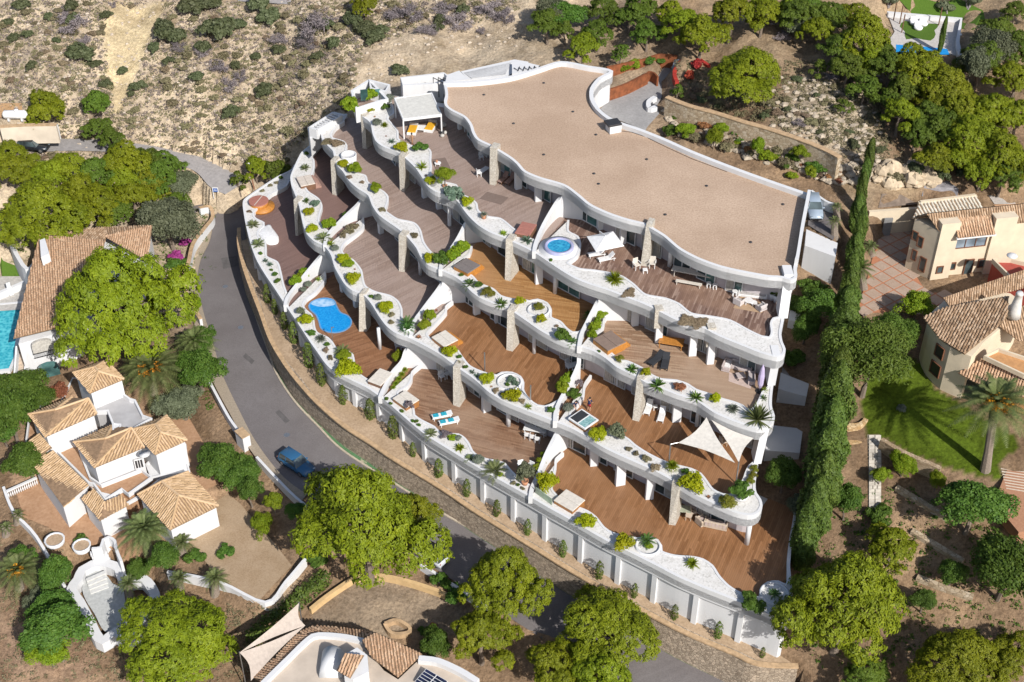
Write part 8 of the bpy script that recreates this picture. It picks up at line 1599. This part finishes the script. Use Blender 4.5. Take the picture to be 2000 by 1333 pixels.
for i in range(6): b = MB(); b.box((-.8+i*.32, .44, .5), (.22, .03, .42)); b.build('slat', MATS['pinkish_cushion'], SL, False, False)
put(copy_tree(BC), 1412, 866, 2, 2.0, 'cream chair under the gap between the two shade sails', 'chair', 1.25)
# parasol over the loungers
o = empty('parasol', P(1176, 505, Z4)); tag(o, 'open white square parasol over the top terrace loungers', 'parasol'); cs = [P(1146,462,Z4+2.5), P(1197.5,452,Z4+2.7), P(1219,480.5,Z4+2.5), P(1164,492,Z4+2.3)]; ap = P(1183, 461, Z4+3.2)
b = MB(); b.add([*cs, ap], [(0, 1, 4), (1, 2, 4), (2, 3, 4), (3, 0, 4)]); b.add([q-Vector((0, 0, .05)) for q in (*cs, ap)], [(4, 1, 0), (4, 2, 1), (4, 3, 2), (4, 0, 3)]); b.build('canopy', WHITEP, o)
b = MB(); m = P(1171, 452, Z4+3.0); b.tube([P(1172,463,Z4), m], .06, 6); b.tube([m, ap], .05, 6); b.build('mast', WHITEP, o)
for q in cs: b = MB(); b.tube([ap-Vector((0, 0, .08)), q-Vector((0, 0, .08))], .025, 4); b.build('rib', WHITEP, o)
# shade sails
S1 = [P(1380,815.5,Z2+3.6), P(1324.5,865,Z2+2.75), P(1435.5,904,Z2+2.8)]; S2 = [P(1389,820,Z2+3.6), P(1471.5,856,Z2+3.3), P(1443,904,Z2+2.8)]; IV = plain('ivory_sail', (.56,.53,.48), .85)
o = empty('shade_sail', P(1380, 870, Z2)); tag(o, 'large ivory triangular shade sail on the left over the lower terrace', 'shade sail'); sailmesh(S1, .15, IV, o); q = P(1310, 868, Z2+2.75)
b = MB(); g = Vector((q.x, q.y, Z2)); b.tube([g, q], .07, 6); b.tube([q, S1[1]], .03, 4); b.build('post', METAL, o)
o = empty('shade_sail', P(1440, 870, Z2)); tag(o, 'smaller ivory triangular shade sail on the right at the building end', 'shade sail'); sailmesh(S2, .15, IV, o); q = S2[2]; b = MB(); b.tube([(q.x, q.y, Z2), (q.x, q.y, q.z+.1)], .07, 6); b.build('post', METAL, o)
for i, (x, y, row) in enumerate([(947,726,2),(1036,790,2)]): c = P(x, y, ZD[row]); b = MB(); b.tube([(0, 0, 0), (0, 0, 2.6)], .07, 6); o = b.build('deck_post', METAL); o.location = c; tag(o, '%s slender metal post on the warm centre deck' % ('left', 'right')[i], 'post')
# pergola with daybeds on the top left terrace
o = empty('pergola', P(815, 250, Z4)); tag(o, 'white flat-roofed pergola on the top left terrace', 'pergola'); tp = [P(771,193,Z4+2.75), P(843,183,Z4+2.75), P(861.7,224.5,Z4+2.75), P(787.5,233.5,Z4+2.75)]
b = MB(); b.prism([(p.x, p.y) for p in tp], Z4+2.6, Z4+2.78); b.build('roof_panel', plain('pergola_roof', (.55,.54,.50), .7), o); b = MB(); b.wall([(p.x, p.y) for p in tp], Z4+2.5, Z4+2.85, .18, 0, True); b.build('roof_frame', WHITEP, o)
for p in tp: b = MB(); b.box((p.x, p.y, Z4+1.25), (.16, .16, 2.5)); b.build('post', WHITEP, o)
YEL = plain('orange_cushion', (.62,.33,.015), .85)
for i, (x, y, r) in enumerate([(806,253,1.45),(841,248,1.3)]):
    c = P(x, y, Z4+.3); o = empty('daybed', (c.x, c.y, Z4), r); tag(o, '%s white daybed with orange cushions under the pergola' % ('left', 'right')[i], 'daybed'); b = MB(); b.box((0, 0, .2), (2.1, 1.15, .36), 0, .03); b.build('base', WHITEP, o, False, False); b = MB(); b.box((-.1, 0, .43), (1.7, 1.0, .14), 0, .04); b.build('cushion', YEL, o, False, False); b = MB(); b.box((.95, 0, .55), (.25, 1.1, .4), 0, .05); b.build('bolster', GC, o, False, False)
put(table('coffee_table', 1.2, 1.0, .35, WHITEP, WHITEP), 823, 250, 4, 1.4, 'low white table between the two daybeds', 'table'); rug([(793,262),(800,240),(856,236),(860,256)], 4, RUGM, 'dark rug under the daybeds')
o = empty('statue', P(805, 283, Z4)); tag(o, 'slender brown wooden figure standing before the pergola', 'statue'); b = MB(); b.lathe([(.2, 0), (.22, .06)], (0, 0, 0), 10); b.tube([(0, 0, 0), (.04, 0, .5), (0, .02, .9), (.02, 0, 1.25), (0, 0, 1.4)], [.1, .12, .16, .18, .06], 8); b.tube([(-.2, 0, 1.2), (-.3, 0, .8)], [.05, .04], 5); b.tube([(.2, 0, 1.2), (.32, -.05, .85)], [.05, .04], 5); b.build('body', plain('carved_wood', (.34,.20,.12), .7), o, True, False); b = MB(); b.blob((0, 0, 1.55), (.12, .13, .16), 8, 6); b.build('head', DARK, o, True, False)
for i, (x, y, s, m) in enumerate([(864,262,.35,DARK),(866,248,.4,MATS['pale_rock']),(869,262,.3,MATS['pale_rock']),(864,268,.3,MATS['pale_rock'])]): c = P(x, y, Z4); b = MB(); b.blob((0, 0, s*.7), (s, s*.9, s*.8), 8, 6, .12); o = b.build('decor_stone', m, None, True); o.location = c; reg(o, 'rounded decorative stone{n} at the pergola leg', x+y*.01, 'stone', 'decorative stones')
c = P(681, 303, Z3+.9); o = empty('round_planter', (c.x, c.y, Z3)); tag(o, 'empty round white planter tub on the upper left planter', 'planter'); b = MB(); b.lathe([(.95, 0), (1.0, 1.0), (.86, 1.0), (.84, .72), (.02, .7)], (0, 0, 0), 26, cap=False); b.build('tub', WHITE, o, True, False)
for (x, y, row, R, lab) in [(1265.5,1066,1,1.25,'round white raised planter ring on the lowest terrace edge'),(1513,1159,1,1.4,'round white raised planter ring at the lower right corner'),(995,745.5,2,1.35,'round white raised planter ring with succulents'),(1052,605,3,1.25,'round white raised planter ring with clipped balls')]:
    c = P(x, y, ZD[row]+.6); b = MB(); b.lathe([(R, 0), (R, .64), (R-.2, .64), (R-.2, .5)], (0, 0, 0), 30, cap=False); o = b.build('planter_ring', WHITE, None, True); o.location = (c.x, c.y, ZD[row]); tag(o, lab, 'planter')
b = MB(); a_, c_ = P(1046,956,Z1+1.0), P(1078,980,Z1+1.0); b.wall([a_, c_], Z1+.5, Z1+1.35, .05); tag(b.build('glass_screen', glassmat('green_glass', (.2,.26,.18), .1)), 'small greenish glass screen below the yellow bush', 'screen')
# ================================================================ CARS AND PEOPLE
def car(name, L, W, Hh, paint, roofm, suv=True):
    """car body lofted from side profile sections; x forward"""
    o = empty(name); xs = [-.5, -.47, -.38, -.25, -.05, .1, .2, .34, .45, .5]
    belt = [.50, .56, .60, .60, .60, .59, .57, .53, .46, .36]; b = MB(); V = []; half = [.40, .46, .49, .5, .5, .5, .5, .48, .44, .34]
    for x, z, h in zip(xs, belt, half):
        w = W*h; V += [(x*L, -w, .26), (x*L, -w*1.0, z*Hh*.62), (x*L, -w*.93, z*Hh), (x*L, w*.93, z*Hh), (x*L, w*1.0, z*Hh*.62), (x*L, w, .26)]
    n = len(xs); Fs = [(6*i+k, 6*i+6+k, 6*i+7+k, 6*i+1+k) for i in range(n-1) for k in range(5)]+[tuple(range(6)), tuple(range(6*n-1, 6*n-7, -1))]+[(6*i, 6*i+5, 6*i+11, 6*i+6) for i in range(n-1)]
    b.add(V, Fs); b.build('body', paint, o, True, False)
    gx = [-.46, -.38, .06, .21]; gz = [.6, .97, .98, .58]; gw = [.42, .36, .36, .43]; b = MB(); V = []
    for x, z, w in zip(gx, gz, gw): V += [(x*L, -W*w, z*Hh), (x*L, W*w, z*Hh)]
    V += [(-.44*L, -W*.47, .58*Hh), (-.44*L, W*.47, .58*Hh), (.2*L, -W*.47, .57*Hh), (.2*L, W*.47, .57*Hh)]
    b.add(V, [(0, 1, 3, 2), (2, 3, 5, 4), (4, 5, 7, 6), (0, 2, 4, 10, 8), (1, 9, 11, 5, 3), (4, 6, 10), (5, 11, 7)]); b.build('windows', GLASS, o, False, False)
    b = MB(); b.add([(-.40*L, -W*.37, .985*Hh), (.07*L, -W*.37, .995*Hh), (.07*L, W*.37, .995*Hh), (-.40*L, W*.37, .985*Hh), (-.39*L, -W*.33, 1.02*Hh), (.05*L, -W*.33, 1.03*Hh), (.05*L, W*.33, 1.03*Hh), (-.39*L, W*.33, 1.02*Hh)], [(4, 5, 6, 7), (0, 1, 5, 4), (1, 2, 6, 5), (2, 3, 7, 6), (3, 0, 4, 7)]); b.build('roof', roofm, o, True, False)
    for s in (-1, 1):
        for x in (-.41, -.18, .1): b = MB(); x2 = x+(.09 if x > 0 else .0); b.tube([(x2*L, s*W*.475, .59*Hh), (x*L*.98, s*W*.37, .98*Hh)], .035, 4); b.build('window_pillar', paint, o, False, False)
        for x in (-.31, .32):
            w = empty('wheel'); w.parent = o; w.location = (x*L, s*W*.44, .33)
            for r, d, m, nm in ((.33, .22, BLACKF, 'tyre'), (.2, .24, METAL, 'rim')):
                b = MB(); Vv = []
                for yy in (-d/2, d/2):
                    for k in range(14): t = 2*math.pi*k/14; Vv.append((r*math.cos(t), yy, r*math.sin(t)))
                b.add(Vv, [(k, (k+1) % 14, 14+(k+1) % 14, 14+k) for k in range(14)]+[tuple(range(13, -1, -1)), tuple(range(14, 28))]); b.build(nm, m, w, False, False)
        b = MB(); b.box((.475*L, s*W*.33, .40*Hh), (.1, .3, .12), -s*.4, .02); b.build('headlight', BLUEGLASS, o, False, False); b = MB(); b.box((-.485*L, s*W*.37, .50*Hh), (.08, .24, .16), s*.3, .02); b.build('tail_light', MATS['red_cover'], o, False, False)
        b = MB(); b.box((.14*L, s*W*.54, .60*Hh), (.16, .22, .13), 0, .02); b.build('mirror', paint, o, False, False)
    for x in (-.495, .495): b = MB(); b.box((x*L, 0, .36), (.1, W*.7, .2), 0, .03); b.build('bumper', DARK, o, False, False)
    return o
def paintm(name, c): 
    m = plain(name, c, .25, 0.1, var=.03, spec=.6); return m
def park(o, x, y, x2, y2, z, lab):
    a, b_ = P(x, y, z+.6), P(x2, y2, z+.6); c = (a+b_)/2; o.location = (c.x, c.y, z+.02); o.rotation_euler = (0, 0, math.atan2(b_.y-a.y, b_.x-a.x)); tag(o, lab, 'car')
BP_ = paintm('blue_paint', (.03,.11,.22)); rz_ = along([(a+b_)/2 for a, b_ in zip(RL, RR)])
def roadz(x, y): q = P(x, y, 1); return float(rz_(np.array([q.x]), np.array([q.y]))[0])
park(car('parked_car', 4.5, 1.85, 1.55, BP_, BP_), 553, 888, 605, 921, roadz(578, 905), 'blue parked car on the road in the shade of the huge pine')
WP_ = paintm('silver_white_paint', (.52,.54,.58)); park(car('parked_car', 4.3, 1.8, 1.6, WP_, paintm('black_roof', (.02,.02,.025))), 868, 1098, 812, 1062, roadz(845, 1085), 'white parked car with dark roof half under the huge pine')
KP = paintm('black_paint', (.015,.017,.02)); park(car('parked_car', 4.4, 1.8, 1.5, KP, KP), 44, 283, 84, 286, 10.3, 'black car on the upper left road')
SP_ = paintm('pale_blue_paint', (.33,.40,.48)); park(car('parked_car', 4.4, 1.8, 1.5, SP_, SP_), 1586, 390, 1594, 420, PARK_Z, 'pale car showing behind the roof corner on the right')
# ---- people by the open hot tub
def person(x, y, row, rz, lab, shirt, legs, hair, lean=0.0, pose='stand'):
    c = P(x, y, ZD[row]+.0); o = empty('person', c, rz); tag(o, lab, 'person')
    J = {'pelvis': (0, 0, .95), 'waist': (0, -.02-lean*.3, 1.12), 'chest': (0, -.03-lean*.7, 1.36), 'neck': (0, -.02-lean, 1.5), 'head': (0, -.05-lean*1.1, 1.62), 'crown': (0, -.04-lean*1.1, 1.72),
         'hl': (.1, 0, .92), 'kl': (.12, -.04, .5), 'al': (.13, .02, .09), 'tl': (.14, -.13, .04), 'hr': (-.1, 0, .92), 'kr': (-.11, -.08, .5), 'ar': (-.12, .05, .09), 'tr': (-.13, -.1, .04),
         'sl': (.19, -.02-lean*.8, 1.43), 'el': (.28, -.1-lean, 1.17), 'wl': (.24, -.32-lean, 1.05), 'sr': (-.19, -.02-lean*.8, 1.43), 'er': (-.29, -.06-lean, 1.16), 'wr': (-.26, -.28-lean, 1.0)}
    R_ = {'pelvis': .155, 'waist': .135, 'chest': .16, 'neck': .06, 'head': .1, 'crown': .085, 'hl': .1, 'kl': .07, 'al': .05, 'tl': .045, 'hr': .1, 'kr': .07, 'ar': .05, 'tr': .045, 'sl': .075, 'el': .05, 'wl': .036, 'sr': .075, 'er': .05, 'wr': .036}
    E_ = [('pelvis', 'waist'), ('waist', 'chest'), ('chest', 'neck'), ('neck', 'head'), ('head', 'crown'), ('pelvis', 'hl'), ('hl', 'kl'), ('kl', 'al'), ('al', 'tl'), ('pelvis', 'hr'), ('hr', 'kr'), ('kr', 'ar'), ('ar', 'tr'), ('chest', 'sl'), ('sl', 'el'), ('el', 'wl'), ('chest', 'sr'), ('sr', 'er'), ('er', 'wr')]
    for s, w in ((1, 'wl'), (-1, 'wr')):          # five fingers each
        for i, (dx, l) in enumerate(((-.03, .085), (-.01, .095), (.01, .09), (.03, .075))):
            k = w+str(i); J[k] = (J[w][0]+dx, J[w][1]-.07, J[w][2]-.02); R_[k] = .012; E_.append((w, k)); J[k+'t'] = (J[w][0]+dx*1.2, J[w][1]-.07-l*.7, J[w][2]-.06); R_[k+'t'] = .009; E_.append((k, k+'t'))
        k = w+'th'; J[k] = (J[w][0]-s*.05, J[w][1]-.05, J[w][2]-.01); R_[k] = .012; E_.append((w, k))
    ks = list(J); me = bpy.data.meshes.new('body'); me.from_pydata([J[k] for k in ks], [(ks.index(a), ks.index(b_)) for a, b_ in E_], []); ob = link('body', me, o)
    sk = ob.modifiers.new('skin', 'SKIN'); sl_ = me.skin_vertices[0].data
    for i, k in enumerate(ks): sl_[i].radius = (R_[k],)*2
    for i in range(len(ks)): sl_[i].use_root = (ks[i] == 'pelvis')
    sb = ob.modifiers.new('sub', 'SUBSURF'); sb.levels = 1; sb.render_levels = 1; me.materials.append(MATS['skin'])
    h = Vector(J['head']); b = MB(); b.blob((h.x, h.y+.02, h.z+.05), (.115, .125, .12), 10, 7); b.build('hair', hair, o, True, False)
    b = MB()
    for s in (-1, 1): b.blob((s*.035, h.y-.1, h.z+.01), .012, 6, 4)
    b.build('eyes', DARK, o, False, False); b = MB(); b.blob((0, h.y-.115, h.z-.025), (.016, .02, .025), 6, 4); b.build('nose', MATS['skin'], o, True, False)
    def wrap(ks2, rad, mat, nm): b = MB(); b.tube([J[k] for k in ks2], rad, 10); return b.build(nm, mat, o, True, False)
    wrap(['pelvis', 'waist', 'chest'], [.17, .16, .185], shirt, 'shirt'); b = MB()
    for s, sh, el in ((1, 'sl', 'el'), (-1, 'sr', 'er')): m = (Vector(J[sh])*.45+Vector(J[el])*.55); b.tube([J['chest'], J[sh], m], [.11, .095, .075], 8)
    b.build('sleeves', shirt, o, True, False); b = MB()
    for hk, kk in (('hl', 'kl'), ('hr', 'kr')): b.tube([J['pelvis'], J[hk], Vector(J[hk])*.25+Vector(J[kk])*.75], [.15, .125, .095], 8)
    b.build('shorts', legs, o, True, False); return o
plain('skin', (.42,.24,.16), .6, var=.05); HAIR = plain('dark_hair', (.02,.014,.01), .7); NAVY = plain('navy_shirt', (.015,.02,.06), .85); REDS = plain('red_shorts', (.36,.035,.04), .85); GREYS = plain('grey_shorts', (.18,.18,.2), .85)
person(1150, 803, 2, 2.6, 'standing person in navy shirt and red shorts behind the open hot tub', NAVY, REDS, HAIR, .1)
person(1122, 803, 2, .4, 'bending person in navy shirt beside the black hot tub cover', NAVY, GREYS, HAIR, .35)
# ================================================================ LABELS: ordinals where things share a phrase
ORD = ['first', 'second', 'third', 'fourth', 'fifth', 'sixth', 'seventh', 'eighth', 'ninth', 'tenth', '11th', '12th']
def ordinal(i):
    if i < 12: return ORD[i]
    n = i+1; return '%d%s' % (n, 'th' if 10 < n % 100 < 20 else {1: 'st', 2: 'nd', 3: 'rd'}.get(n % 10, 'th'))
for ph, lst in REG.items():
    lst.sort(key=lambda t: t[0]); n = len(lst); side = 'from the back' if 'cypress{n} in the dense row' in ph else 'from the left'
    for i, (x, o) in enumerate(lst): o['label'] = ph.replace('{n}', '' if n == 1 else ', %s %s,' % (ordinal(i), side))
